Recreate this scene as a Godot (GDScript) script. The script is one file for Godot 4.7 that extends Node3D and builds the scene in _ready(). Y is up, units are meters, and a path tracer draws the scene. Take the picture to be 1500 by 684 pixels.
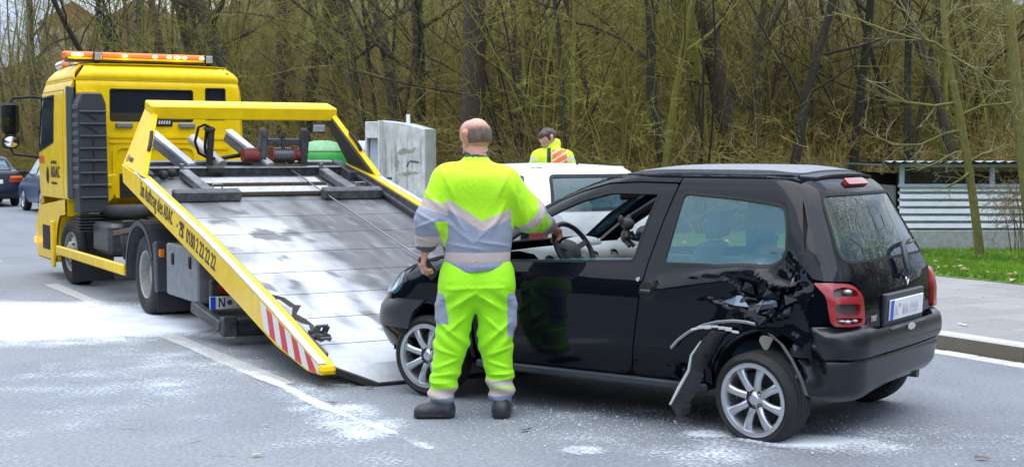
extends Node3D

const EYE := Vector3(0, 1.58, 0)
const FOCAL := 2040.0          # in pixels of a picture 1500 wide and 684 high
const PITCH := 0.06022
const ROAD := Vector3(-0.4924, 0, -0.8704)     # the way the road runs
const ACROSS := Vector3(0.8704, 0, -0.4924)    # from the carriageway towards the wood
const TRUCK_TURN := 2.0857
const CAR_TURN := 2.5196
var rng := RandomNumberGenerator.new()
var M := {}

func _ready() -> void:
	rng.seed = 4711
	var cam := Camera3D.new()
	cam.name = "camera"
	cam.fov = rad_to_deg(2.0 * atan(342.0 / FOCAL))
	cam.position = EYE
	cam.rotation.x = -PITCH
	cam.near = 0.1
	cam.far = 1200.0
	add_child(cam)
	cam.current = true
	var we := WorldEnvironment.new()
	we.name = "environment"
	var env := Environment.new()
	env.background_mode = Environment.BG_SKY
	env.sky = make_sky()
	env.tonemap_mode = Environment.TONE_MAPPER_LINEAR
	env.tonemap_exposure = 1.36
	env.sdfgi_enabled = true
	env.ssao_enabled = true
	env.ssil_enabled = true
	we.environment = env
	add_child(we)
	var sun := DirectionalLight3D.new()
	sun.name = "sun"
	sun.light_color = Color(1.0, 0.98, 0.95)
	sun.light_energy = 0.5
	sun.light_angular_distance = 70.0
	sun.shadow_enabled = true
	sun.rotation_degrees = Vector3(-76, 28, 0)
	add_child(sun)

	make_materials()
	ground_and_road()
	wood()
	shelter_and_verge()
	containers()
	parked_cars()
	tow_truck()
	crashed_car()
	people()
	small_things()

func make_sky() -> Sky:
	var w := 1024
	var h := 512
	var im := Image.create(w, h, false, Image.FORMAT_RGBF)
	var nz := FastNoiseLite.new()
	nz.seed = 9
	nz.frequency = 1.0
	nz.fractal_octaves = 5
	for j in h:
		var el := (0.5 - (j + 0.5) / h) * PI
		for i in w:
			var az := (i + 0.5) / w * TAU
			var d := Vector3(cos(el) * sin(az), sin(el), cos(el) * cos(az))
			var up := maxf(d.y, 0.02)
			var base := Color(0.60, 0.72, 0.92).lerp(Color(0.36, 0.55, 0.88), clampf(up * 1.3, 0, 1))
			var q := d / (up + 0.25)
			var c := smoothstep(-0.38, 0.12, nz.get_noise_3d(q.x * 1.1, q.y * 0.6, q.z * 1.1))
			var lit := 0.95 + 0.35 * nz.get_noise_3d(q.x * 2.2 + 7.0, q.y, q.z * 2.2)
			base = base.lerp(Color(lit * 0.93, lit * 0.99, lit * 1.08), c * 0.92)
			# overcast light grows towards the zenith
			base *= 0.74 + 0.62 * maxf(d.y, 0.0)
			if d.y < 0.0:
				base = Color(0.42, 0.43, 0.44)
			im.set_pixel(i, j, Color(base.r * 1.5, base.g * 1.5, base.b * 1.5))
	var m := PanoramaSkyMaterial.new()
	m.panorama = ImageTexture.create_from_image(im)
	var s := Sky.new()
	s.sky_material = m
	return s

func rq(s: float, q: float, y := 0.0) -> Vector3:
	return ROAD * s + ACROSS * q + Vector3(0, y, 0)

# the point seen at a picture position, at a given distance ahead
func at(px: float, py: float, ahead: float) -> Vector3:
	var dx := (px - 750.0) / FOCAL
	var dy := (342.0 - py) / FOCAL
	var d := Vector3(dx, dy * cos(PITCH) - sin(PITCH), -(cos(PITCH) + dy * sin(PITCH)))
	return EYE + d * (ahead / -d.z)

func make_materials() -> void:
	M.yellow = rough_mat(Color(0.70, 0.455, 0.004), Color(0.84, 0.58, 0.002), Vector3(0.8, 0.5, 0.8), 0.42, 0.012, 5)
	M.yellow.metallic_specular = 0.25
	M.yellow.clearcoat_enabled = true
	M.yellow.clearcoat = 0.25
	M.yellow.clearcoat_roughness = 0.1
	M.black_paint = mat(Color(0.0030, 0.0042, 0.008), 0.35, 0.0, 0.0)
	M.black_paint.clearcoat_enabled = true
	M.black_paint.clearcoat = 0.6
	M.black_paint.clearcoat_roughness = 0.03
	M.white_paint = mat(Color(0.72, 0.74, 0.76), 0.25)
	M.blue_paint = mat(Color(0.10, 0.16, 0.27), 0.25, 0.4)
	M.dark_paint = mat(Color(0.012, 0.016, 0.03), 0.2)
	M.plastic = rough_mat(Color(0.014, 0.016, 0.02), Color(0.03, 0.033, 0.04), Vector3(1.5, 1.5, 1.5), 0.48)
	M.bumper = mat(Color(0.028, 0.034, 0.044), 0.36)
	M.rubber = rough_mat(Color(0.010, 0.010, 0.011), Color(0.022, 0.022, 0.022), Vector3(2, 2, 2), 0.8)
	M.black = mat(Color(0.006, 0.006, 0.007), 0.7)
	M.alloy = mat(Color(0.55, 0.57, 0.60), 0.32, 0.85)
	M.steel = rough_mat(Color(0.16, 0.17, 0.18), Color(0.36, 0.38, 0.41), Vector3(0.8, 0.8, 0.8), 0.42, 0.02, 5, 0.7)
	M.dull_steel = rough_mat(Color(0.055, 0.058, 0.064), Color(0.15, 0.155, 0.165), Vector3(0.9, 0.9, 0.9), 0.55, 0.02, 5, 0.5)
	M.frame = rough_mat(Color(0.012, 0.012, 0.013), Color(0.045, 0.042, 0.04), Vector3(0.7, 0.7, 0.7), 0.65)
	M.grey_box = rough_mat(Color(0.12, 0.13, 0.15), Color(0.20, 0.21, 0.23), Vector3(0.7, 0.7, 0.7), 0.55)
	M.chrome = mat(Color(0.8, 0.8, 0.82), 0.12, 1.0)
	M.glass = glass_mat(Color(0.08, 0.27, 0.34), 0.32)
	M.dark_glass = mat(Color(0.012, 0.016, 0.026), 0.04)
	M.red_lens = mat(Color(0.29, 0.002, 0.007), 0.12)
	M.red_lens.clearcoat_enabled = true
	M.red_lens.clearcoat = 1.0
	M.white_line = mat(Color(0.6, 0.58, 0.52), 0.8)
	M.plate = mat(Color(0.74, 0.76, 0.80), 0.35)
	M.plate_blue = mat(Color(0.01, 0.08, 0.5), 0.35)
	M.ink = mat(Color(0.02, 0.022, 0.03), 0.6)
	M.wire = mat(Color(0.25, 0.25, 0.26), 0.4, 0.8)

# ---------------------------------------------------------------- ground, road, pavement
func hill(s: float, q: float) -> float:
	var p := rq(s, q)
	var far := -p.z
	var px := p.x / maxf(far, 8.0)
	var left := smoothstep(-0.13, -0.24, px)
	var right := smoothstep(0.27, 0.36, px)
	var h := 0.12 - 0.09 * smoothstep(12.3, 15.4, q) + smoothstep(18.0, 60.0, q) * 2.2
	h += smoothstep(55.0, 150.0, far) * (18.0 - 4.5 * left - 4.0 * right) * smoothstep(20.0, 40.0, q)
	return h

func ground_and_road() -> void:
	# one sheet to the horizon
	var g := MB.new()
	g.sheet(Vector3(-600, -0.06, 600), Vector3(600, -0.06, 600), Vector3(600, -0.06, -600), Vector3(-600, -0.06, -600))
	struct("ground", g, rough_mat(Color(0.06, 0.055, 0.035), Color(0.11, 0.10, 0.06), Vector3(0.1, 0.1, 0.1), 0.95, 0.02, 4, 0.0, true))

	# carriageway: coarse patches in the vertex colours, grain in the texture
	var r := MB.new()
	var nz := FastNoiseLite.new()
	nz.seed = 31
	nz.frequency = 0.35
	nz.fractal_octaves = 4
	var n2 := FastNoiseLite.new()
	n2.seed = 5
	n2.frequency = 1.6
	n2.fractal_octaves = 3
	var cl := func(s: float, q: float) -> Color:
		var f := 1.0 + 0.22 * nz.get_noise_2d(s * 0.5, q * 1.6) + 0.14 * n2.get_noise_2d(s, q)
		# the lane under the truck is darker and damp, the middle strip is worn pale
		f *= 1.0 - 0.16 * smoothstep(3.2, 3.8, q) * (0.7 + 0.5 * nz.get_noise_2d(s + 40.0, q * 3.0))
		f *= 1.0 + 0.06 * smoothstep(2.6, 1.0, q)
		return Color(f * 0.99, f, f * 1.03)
	var s_lines := []
	var sv := -30.0
	while sv < 120.0:
		s_lines.append(sv)
		sv += 0.22 if sv > 3.0 and sv < 24.0 else 1.5
	var q_lines := []
	var qv := -12.0
	while qv < 8.12:
		q_lines.append(qv)
		qv += 0.22 if qv > -2.0 else 1.0
	q_lines.append(8.12)
	for i in s_lines.size() - 1:
		for j in q_lines.size() - 1:
			var a: float = s_lines[i]; var b: float = s_lines[i + 1]; var c: float = q_lines[j]; var d: float = q_lines[j + 1]
			var n0 := r.v.size()
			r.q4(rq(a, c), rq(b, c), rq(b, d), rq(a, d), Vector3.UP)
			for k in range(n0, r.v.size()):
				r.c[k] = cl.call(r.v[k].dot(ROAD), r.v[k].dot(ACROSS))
	var ra := rough_mat(Color(0.15, 0.163, 0.182), Color(0.27, 0.287, 0.312), Vector3(0.55, 0.55, 0.55), 0.82, 0.09, 5, 0.0, true)
	ra.vertex_color_use_as_albedo = true
	relief(ra, 0.5, 0.16, 3)
	struct("road", r, ra)

	# dashed centre line: worn paint with ragged ends
	var ends := [[3.29, 12.2, 16.85, 0.16], [3.24, 7.0 + 1.85, 11.78, 0.17], [3.3, 20.5, 25.0, 0.15], [3.3, 29.0, 33.5, 0.15]]
	for e in ends:
		var l := MB.new()
		var n := 26
		for i in n:
			var a := lerpf(e[1], e[2], float(i) / n)
			var b := lerpf(e[1], e[2], float(i + 1) / n)
			var w0: float = e[3] * (0.5 + 0.10 * nz.get_noise_1d(i * 9.0))
			var w1: float = e[3] * (0.5 + 0.10 * nz.get_noise_1d(i * 9.0 + 9.0))
			l.q4(rq(a, e[0] - w0, 0.004), rq(b, e[0] - w1, 0.004), rq(b, e[0] + w1, 0.004), rq(a, e[0] + w0, 0.004), Vector3.UP)
		var lm := rough_mat(Color(0.30, 0.30, 0.29), Color(0.46, 0.455, 0.43), Vector3(0.9, 0.9, 0.9), 0.85, 0.03, 5, 0.0, true)
		struct("lane_marking", l, lm)
	powder()
	cracks()

	# gutter stones and kerb
	var gut := MB.new()
	gut.q4(rq(-30, 8.12, -0.01), rq(120, 8.12, -0.01), rq(120, 8.30, -0.01), rq(-30, 8.30, -0.01), Vector3.UP)
	var gutter := struct("gutter", gut, mat(Color(0.2, 0.2, 0.2), 0.9))
	var stone_mats := []
	for k in 3:
		stone_mats.append(rough_mat(Color(0.42, 0.42, 0.42) * (0.9 + 0.08 * k), Color(0.60, 0.60, 0.60) * (0.9 + 0.08 * k), Vector3(1.4, 1.4, 1.4), 0.85, 0.03, 4, 0.0, true))
	for i in 40:
		var b := MB.new()
		var s := 4.0 + i * 0.34
		b.box(rq(s + 0.17, 8.212, -0.03 + rng.randf_range(-0.002, 0.003)), Vector3(0.328, 0.08, 0.165), 0.008, Basis(ROAD, Vector3.UP, ACROSS))
		put("stone", b, stone_mats[i % 3], gutter)
	var far := MB.new()
	far.box(rq(68.8, 8.212, -0.031), Vector3(102.4, 0.08, 0.165), 0.008, Basis(ROAD, Vector3.UP, ACROSS))
	var fs := put("stone", far, stone_mats[0], gutter)
	fs.set_meta("kind", "stuff")
	var kb := MB.new()
	kb.box(rq(45, 8.40, 0.0), Vector3(150, 0.06, 0.14), 0.0, Basis(ROAD, Vector3.UP, ACROSS))
	var kerb := struct("kerb", kb, mat(Color(0.15, 0.14, 0.12), 0.9))
	var km := rough_mat(Color(0.80, 0.80, 0.80), Color(1.0, 1.0, 1.0), Vector3(1.2, 1.2, 1.2), 0.85, 0.03, 5, 0.0, true)
	km.vertex_color_use_as_albedo = true
	relief(km, 0.4, 0.08, 3)
	for i in 14:
		var b := MB.new()
		var len := 1.0 if i < 13 else 100.0
		b.box(rq(4.0 + i + len / 2, 8.39, 0.05), Vector3(len - 0.008, 0.17, 0.17), 0.014, Basis(ROAD, Vector3.UP, ACROSS))
		# weathered: pale worn top, the face stained brown and mossy
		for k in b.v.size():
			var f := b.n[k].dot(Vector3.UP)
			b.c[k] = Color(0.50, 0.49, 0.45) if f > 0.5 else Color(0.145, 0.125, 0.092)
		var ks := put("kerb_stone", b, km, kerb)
		if i == 13:
			ks.set_meta("kind", "stuff")

	# pavement of slabs
	var pv := MB.new()
	pv.q4(rq(-30, 8.478, 0.112), rq(120, 8.478, 0.112), rq(120, 12.12, 0.112), rq(-30, 12.12, 0.112), Vector3.UP)
	var pave := struct("pavement", pv, rough_mat(Color(0.16, 0.155, 0.15), Color(0.22, 0.215, 0.21), Vector3(0.8, 0.8, 0.8), 0.9, 0.03, 4, 0.0, true))
	var slab_mats := []
	for k in 5:
		var f := 0.92 + 0.04 * k
		var sm := rough_mat(Color(0.205, 0.20, 0.20) * f, Color(0.30, 0.295, 0.295) * f, Vector3(0.9, 0.9, 0.9), 0.88, 0.05, 5, 0.0, true)
		slab_mats.append(relief(sm, 0.35, 0.1, 3))
	for i in 19:
		for j in 7:
			var b := MB.new()
			var s := 5.0 + i * 0.5 + (0.25 if j % 2 else 0.0)
			b.box(rq(s + 0.25, 8.478 + (j + 0.5) * 0.52, 0.102 + rng.randf_range(-0.001, 0.0015)), Vector3(0.494, 0.05, 0.514), 0.004, Basis(ROAD, Vector3.UP, ACROSS))
			put("slab", b, slab_mats[rng.randi() % 5], pave)

	# the forest floor and the slope behind it
	var f := MB.new()
	var ss := []
	var v := -40.0
	while v < 260.0:
		ss.append(v)
		v += 3.0 if v < 90.0 else 8.0
	var qs := []
	v = 12.12
	while v < 260.0:
		qs.append(v)
		v += 1.5 if v < 40.0 else 6.0
	var rows := []
	for s in ss:
		var row := PackedVector3Array()
		for q in qs:
			row.append(rq(s, q, hill(s, q) + 0.10 * nz.get_noise_2d(s * 2.0, q * 2.0) * smoothstep(14.0, 22.0, q)))
		rows.append(row)
	f.grid(rows, false, Vector3(0, -500, 0))
	struct("forest_floor", f, rough_mat(Color(0.045, 0.038, 0.014), Color(0.17, 0.138, 0.065), Vector3(0.12, 0.12, 0.12), 0.95, 0.03, 5, 0.0, true))

func powder() -> void:
	# white oil binder strewn on the road: thickness as the alpha of a thin sheet
	var W := 1000
	var H := 960
	var x0 := -6.0
	var z0 := -15.2
	var cell := 9.2 / W
	var blobs := [[-4.60, -12.79, 0.82, 1.32, 1.00], [-3.85, -12.79, 0.82, 1.22, 1.00], [-3.06, -12.39, 0.55, 0.67, 0.95], [-2.48, -11.97, 0.23, 0.36, 0.70], [-4.63, -13.61, 0.67, 0.57, 0.50], [-3.79, -11.62, 0.85, 0.50, 0.45], [-5.4, -12.6, 0.9, 1.5, 1.0],
		[-2.62, -9.83, 0.63, 1.05, 0.27], [-2.30, -10.14, 0.40, 0.80, 0.24], [-2.00, -8.99, 0.26, 0.35, 0.24], [-1.92, -9.98, 0.29, 0.43, 0.22], [-0.97, -8.14, 0.18, 0.33, 0.62], [-0.79, -7.78, 0.17, 0.26, 0.56], [-1.16, -8.39, 0.16, 0.17, 0.34], [-1.25, -8.74, 0.13, 0.19, 0.30],
		[1.59, -7.45, 0.22, 0.15, 0.9], [1.45, -7.50, 0.18, 0.10, 0.70], [1.78, -7.32, 0.25, 0.23, 0.50], [1.10, -7.64, 0.13, 0.09, 0.60], [0.81, -8.39, 0.10, 0.11, 0.60], [2.18, -7.59, 0.48, 0.45, 0.20], [0.92, -7.41, 0.33, 0.43, 0.22], [0.59, -7.97, 0.47, 0.49, 0.12],
		[-1.16, -9.39, 0.12, 0.14, 0.60], [0.36, -7.21, 0.11, 0.10, 0.50], [0.30, -7.59, 0.15, 0.29, 0.2], [1.08, -7.00, 0.27, 0.27, 0.30], [-1.42, -8.99, 0.22, 0.25, 0.34], [-2.49, -7.97, 0.55, 0.79, 0.12], [-0.97, -7.24, 0.43, 0.41, 0.08]]
	var m := PackedFloat32Array()
	m.resize(W * H)
	for b in blobs:
		var cx: float = (b[0] - x0) / cell
		var cz: float = (b[1] - z0) / cell
		var rx: float = b[2] / cell * 1.5
		var rz: float = b[3] / cell * 1.5
		for j in range(maxi(0, int(cz - rz)), mini(H, int(cz + rz))):
			for i in range(maxi(0, int(cx - rx)), mini(W, int(cx + rx))):
				var u := (i - cx) / rx
				var w := (j - cz) / rz
				var d := 1.0 - u * u - w * w
				if d > 0.0:
					var k := j * W + i
					m[k] = maxf(m[k], b[4] * minf(1.0, d * 1.25)) + 0.2 * m[k] * d
	# the thin strewn line along the middle
	for t in 1400:
		var s := lerpf(6.55, 11.9, t / 1400.0)
		var p := rq(s, 3.18 + 0.02 * sin(s * 3.0))
		var cx := int((p.x - x0) / cell)
		var cz := int((p.z - z0) / cell)
		var k := 0.9 if s < 9.2 and s > 7.0 else 0.45
		for j in range(-6, 7):
			for i in range(-6, 7):
				var x := cx + i
				var y := cz + j
				if x >= 0 and x < W and y >= 0 and y < H:
					m[y * W + x] = maxf(m[y * W + x], k * (1.0 - (i * i + j * j) / 42.0))
	var na := FastNoiseLite.new()
	na.seed = 3
	na.frequency = 0.012
	na.fractal_octaves = 5
	var nb := FastNoiseLite.new()
	nb.seed = 8
	nb.frequency = 0.3
	nb.fractal_octaves = 2
	var bytes := PackedByteArray()
	bytes.resize(W * H * 4)
	for j in H:
		for i in W:
			var k := j * W + i
			var a := m[k]
			if a > 0.005:
				var th := 0.52 + 0.45 * na.get_noise_2d(i, j) + 0.40 * nb.get_noise_2d(i, j)
				a = smoothstep(th - 0.40, th + 0.52, a) * (0.86 + 0.25 * na.get_noise_2d(i * 1.7 + 300.0, j * 1.7))
				if a > 0.92:
					a = 0.92
			var edge := minf(minf(i, W - i), minf(j, H - j)) / 40.0
			a *= minf(1.0, edge)
			bytes[k * 4] = 224
			bytes[k * 4 + 1] = 230
			bytes[k * 4 + 2] = 238
			bytes[k * 4 + 3] = int(a * 255.0)
	var im := Image.create_from_data(W, H, false, Image.FORMAT_RGBA8, bytes)
	var mt := StandardMaterial3D.new()
	mt.albedo_texture = ImageTexture.create_from_image(im)
	mt.transparency = BaseMaterial3D.TRANSPARENCY_ALPHA
	mt.roughness = 0.95
	mt.texture_repeat = false
	var b := MB.new()
	var x1 := x0 + W * cell
	var z1 := z0 + H * cell
	b.sheet(Vector3(x0, 0.008, z1), Vector3(x1, 0.008, z1), Vector3(x1, 0.008, z0), Vector3(x0, 0.008, z0))
	var o := put("spilled_powder", b, mt)
	o.set_meta("kind", "stuff")
	tag(o, "white oil-binding powder strewn in patches over the asphalt", "powder")

	# crumbs of safety glass and powder grains
	var cr := MB.new()
	cr.box(Vector3(0, 0.5, 0), Vector3(1, 1, 1), 0.2)
	var mm := MultiMesh.new()
	mm.transform_format = MultiMesh.TRANSFORM_3D
	mm.mesh = cr.mesh()
	var list := []
	var spots := [[0.55, -8.0, 0.8, 0.6, 650], [1.6, -7.6, 0.7, 0.45, 450], [0.3, -7.6, 0.7, 0.6, 300], [-0.05, -8.3, 0.4, 0.35, 260], [-1.0, -8.0, 0.5, 0.6, 260], [-2.4, -9.8, 0.9, 1.1, 300], [2.2, -7.6, 0.8, 0.6, 300], [-1.5, -9.2, 0.5, 0.5, 250], [1.0, -8.4, 0.6, 0.5, 300]]
	for sp in spots:
		for k in sp[4]:
			var p := Vector3(sp[0] + rng.randfn() * sp[2] * 0.6, 0.008, sp[1] + rng.randfn() * sp[3] * 0.6)
			var z := rng.randf_range(0.0015, 0.0048)
			if rng.randf() < 0.06:
				z *= 1.8
			list.append(Transform3D(Basis(Vector3.UP, rng.randf() * TAU).scaled(Vector3(z * rng.randf_range(0.8, 1.9), z * 0.7, z)), p))
	mm.instance_count = list.size()
	for k in list.size():
		mm.set_instance_transform(k, list[k])
	var mi := MultiMeshInstance3D.new()
	mi.multimesh = mm
	mi.material_override = mat(Color(0.70, 0.74, 0.77), 0.35)
	mi.name = "glass_crumbs"
	mi.set_meta("kind", "stuff")
	tag(mi, "crumbs of broken safety glass and powder grains on the asphalt around the crashed car", "glass crumbs")
	add_child(mi)

func cracks() -> void:
	var b := MB.new()
	for c in [[150, 618, 7], [165, 630, 5], [255, 655, 6], [310, 668, 5], [110, 520, 4], [205, 592, 4], [100, 560, 3], [375, 625, 3], [820, 668, 5], [905, 618, 4], [1290, 625, 5], [1210, 570, 3], [60, 600, 4]]:
		var p := at(c[0], c[1], 5.0)
		var t := 1.58 / (1.58 - p.y)
		p = Vector3(p.x * t, 0.0015, p.z * t)
		var dir := Vector3(1, 0, rng.randf_range(-0.6, 0.6)).normalized()
		for k in c[2]:
			dir = dir.rotated(Vector3.UP, rng.randf_range(-0.5, 0.5))
			var q := p + dir * rng.randf_range(0.015, 0.05)
			var n := dir.cross(Vector3.UP) * rng.randf_range(0.001, 0.003)
			b.q4(p - n, q - n * 0.6, q + n * 0.6, p + n, Vector3.UP)
			p = q
	var o := put("road_crack", b, mat(Color(0.035, 0.033, 0.03), 0.95))
	o.set_meta("kind", "stuff")
	tag(o, "short dark cracks and chips in the worn asphalt", "cracks")

# ---------------------------------------------------------------- mesh building
class MB:
	var v := PackedVector3Array()
	var n := PackedVector3Array()
	var c := PackedColorArray()
	var uv := PackedVector2Array()
	var col := Color(1, 1, 1)
	var xf := Transform3D()
	var nb := Basis()
	var tc := PackedVector2Array([Vector2(), Vector2(), Vector2()])
	func at(t: Transform3D) -> MB:
		xf = t
		nb = t.basis.inverse().transposed()
		return self
	func t3(a: Vector3, b: Vector3, d: Vector3, na: Vector3, nb_: Vector3, nd: Vector3) -> void:
		a = xf * a; b = xf * b; d = xf * d
		na = (nb * na).normalized(); nb_ = (nb * nb_).normalized(); nd = (nb * nd).normalized()
		var g := (b - a).cross(d - a)
		if g.length_squared() < 1e-16:
			return
		if g.dot(na + nb_ + nd) > 0.0:
			v.append(a); v.append(d); v.append(b)
			n.append(na); n.append(nd); n.append(nb_)
			uv.append(tc[0]); uv.append(tc[2]); uv.append(tc[1])
		else:
			v.append(a); v.append(b); v.append(d)
			n.append(na); n.append(nb_); n.append(nd)
			uv.append(tc[0]); uv.append(tc[1]); uv.append(tc[2])
		c.append(col); c.append(col); c.append(col)
	func flat(a: Vector3, b: Vector3, d: Vector3, hint: Vector3) -> void:
		var g := (b - a).cross(d - a)
		if g.length_squared() < 1e-18:
			return
		g = g.normalized()
		if g.dot(hint) < 0.0:
			g = -g
		t3(a, b, d, g, g, g)
	func q4(a: Vector3, b: Vector3, d: Vector3, e: Vector3, hint: Vector3) -> void:
		flat(a, b, d, hint)
		flat(a, d, e, hint)
	func qn(a: Vector3, b: Vector3, d: Vector3, e: Vector3, na: Vector3, nb_: Vector3, nd: Vector3, ne: Vector3) -> void:
		t3(a, b, d, na, nb_, nd)
		t3(a, d, e, na, nd, ne)
	# chamfered box
	func box(p: Vector3, s: Vector3, b := 0.0, bs := Basis()) -> MB:
		var h := s * 0.5
		b = minf(b, minf(h.x, minf(h.y, h.z)) * 0.9)
		var k := h - Vector3(b, b, b)
		for ax in 3:
			var u := (ax + 1) % 3
			var w := (ax + 2) % 3
			for sg in [-1.0, 1.0]:
				var f := []
				for cc in [[-1, -1], [1, -1], [1, 1], [-1, 1]]:
					var r := Vector3()
					r[ax] = sg * h[ax]; r[u] = cc[0] * k[u]; r[w] = cc[1] * k[w]
					f.append(p + bs * r)
				var hi := Vector3(); hi[ax] = sg
				q4(f[0], f[1], f[2], f[3], bs * hi)
		if b <= 0.0:
			return self
		for ax in 3:
			var u := (ax + 1) % 3
			var w := (ax + 2) % 3
			for su in [-1.0, 1.0]:
				for sw in [-1.0, 1.0]:
					var a1 := Vector3(); a1[ax] = -k[ax]; a1[u] = su * h[u]; a1[w] = sw * k[w]
					var a2 := a1; a2[ax] = k[ax]
					var b1 := Vector3(); b1[ax] = -k[ax]; b1[u] = su * k[u]; b1[w] = sw * h[w]
					var b2 := b1; b2[ax] = k[ax]
					var hi := Vector3(); hi[u] = su; hi[w] = sw
					q4(p + bs * a1, p + bs * a2, p + bs * b2, p + bs * b1, bs * hi)
		for sx in [-1.0, 1.0]:
			for sy in [-1.0, 1.0]:
				for sz in [-1.0, 1.0]:
					flat(p + bs * Vector3(sx * h.x, sy * k.y, sz * k.z), p + bs * Vector3(sx * k.x, sy * h.y, sz * k.z), p + bs * Vector3(sx * k.x, sy * k.y, sz * h.z), bs * Vector3(sx, sy, sz))
		return self
	# a beam from a to b, w across and h high
	func bar(a: Vector3, b: Vector3, w: float, h: float, bev := 0.004, up := Vector3.UP) -> MB:
		var x := (b - a).normalized()
		if absf(x.dot(up)) > 0.98:
			up = Vector3(0, 0, 1) if absf(x.z) < 0.9 else Vector3(1, 0, 0)
		var z := x.cross(up).normalized()
		var y := z.cross(x)
		return box((a + b) * 0.5, Vector3((b - a).length(), h, w), bev, Basis(x, y, z))
	func tube(pts: Array, rad, sides := 8, caps := true) -> MB:
		var m := pts.size()
		var u := Vector3()
		var prev := []
		var prevn := []
		for i in m:
			var d: Vector3 = (pts[mini(i + 1, m - 1)] - pts[maxi(i - 1, 0)])
			d = d.normalized()
			if i == 0:
				u = d.cross(Vector3(0.31, 0.87, 0.38)).normalized()
				if u.length() < 0.5:
					u = d.cross(Vector3.RIGHT).normalized()
			else:
				u = (u - d * u.dot(d)).normalized()
			var w := d.cross(u)
			var r: float = rad[i] if rad is Array else rad
			var ring := []
			var rn := []
			for k in sides:
				var a := TAU * k / sides
				var nn := u * cos(a) + w * sin(a)
				rn.append(nn)
				ring.append(pts[i] + nn * r)
			if i > 0:
				for k in sides:
					var k2 := (k + 1) % sides
					qn(prev[k], prev[k2], ring[k2], ring[k], prevn[k], prevn[k2], rn[k2], rn[k])
			if caps and (i == 0 or i == m - 1):
				for k in range(1, sides - 1):
					flat(ring[0], ring[k], ring[k + 1], -d if i == 0 else d)
			prev = ring
			prevn = rn
		return self
	# turned shape about the z axis: prof = (radius, z); sharp joints beyond ~40 degrees
	func lathe(prof: Array, segs := 24, p := Vector3(), bs := Basis(), arc := TAU) -> MB:
		var m := prof.size()
		var sn := []
		for i in m - 1:
			var d: Vector2 = prof[i + 1] - prof[i]
			sn.append(Vector2(d.y, -d.x).normalized())
		for i in m - 1:
			var n0: Vector2 = sn[i]
			var n1: Vector2 = sn[i]
			if i > 0 and sn[i - 1].dot(sn[i]) > 0.75:
				n0 = (sn[i - 1] + sn[i]).normalized()
			if i < m - 2 and sn[i + 1].dot(sn[i]) > 0.75:
				n1 = (sn[i + 1] + sn[i]).normalized()
			for k in segs:
				var a := arc * k / segs
				var b := arc * (k + 1) / segs
				var ea := Vector3(cos(a), sin(a), 0)
				var eb := Vector3(cos(b), sin(b), 0)
				var z := Vector3(0, 0, 1)
				qn(p + bs * (ea * prof[i].x + z * prof[i].y), p + bs * (eb * prof[i].x + z * prof[i].y), p + bs * (eb * prof[i + 1].x + z * prof[i + 1].y), p + bs * (ea * prof[i + 1].x + z * prof[i + 1].y),
					bs * (ea * n0.x + z * n0.y), bs * (eb * n0.x + z * n0.y), bs * (eb * n1.x + z * n1.y), bs * (ea * n1.x + z * n1.y))
		return self
	func ball(p: Vector3, r: Vector3, seg := 14, rings := 8) -> MB:
		for i in rings:
			var a0 := PI * i / rings - PI / 2
			var a1 := PI * (i + 1) / rings - PI / 2
			for k in seg:
				var b0 := TAU * k / seg
				var b1 := TAU * (k + 1) / seg
				var e := []
				for ab in [[a0, b0], [a0, b1], [a1, b1], [a1, b0]]:
					e.append(Vector3(cos(ab[0]) * cos(ab[1]), sin(ab[0]), cos(ab[0]) * sin(ab[1])))
				var ri := Vector3(1 / r.x, 1 / r.y, 1 / r.z)
				qn(p + e[0] * r, p + e[1] * r, p + e[2] * r, p + e[3] * r, (e[0] * ri).normalized(), (e[1] * ri).normalized(), (e[2] * ri).normalized(), (e[3] * ri).normalized())
		return self
	# polygon in the xy plane of bs, from z0 to z1, edges chamfered by b
	func prism(poly: PackedVector2Array, z0: float, z1: float, b := 0.0, p := Vector3(), bs := Basis()) -> MB:
		if Geometry2D.is_polygon_clockwise(poly):
			poly.reverse()
		var inner := poly
		if b > 0.0:
			var off := Geometry2D.offset_polygon(poly, -b)
			if off.size() == 1:
				inner = off[0]
			else:
				b = 0.0
		var tri := Geometry2D.triangulate_polygon(inner)
		for s in 2:
			var z := z0 if s == 0 else z1
			for i in range(0, tri.size(), 3):
				flat(p + bs * Vector3(inner[tri[i]].x, inner[tri[i]].y, z), p + bs * Vector3(inner[tri[i + 1]].x, inner[tri[i + 1]].y, z), p + bs * Vector3(inner[tri[i + 2]].x, inner[tri[i + 2]].y, z), bs * Vector3(0, 0, -1 if s == 0 else 1) * signf(z1 - z0))
		var bz := b * signf(z1 - z0)
		for i in poly.size():
			var a := poly[i]
			var d := poly[(i + 1) % poly.size()]
			var o := Vector3(d.y - a.y, a.x - d.x, 0)
			q4(p + bs * Vector3(a.x, a.y, z0 + bz), p + bs * Vector3(d.x, d.y, z0 + bz), p + bs * Vector3(d.x, d.y, z1 - bz), p + bs * Vector3(a.x, a.y, z1 - bz), bs * o)
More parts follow.
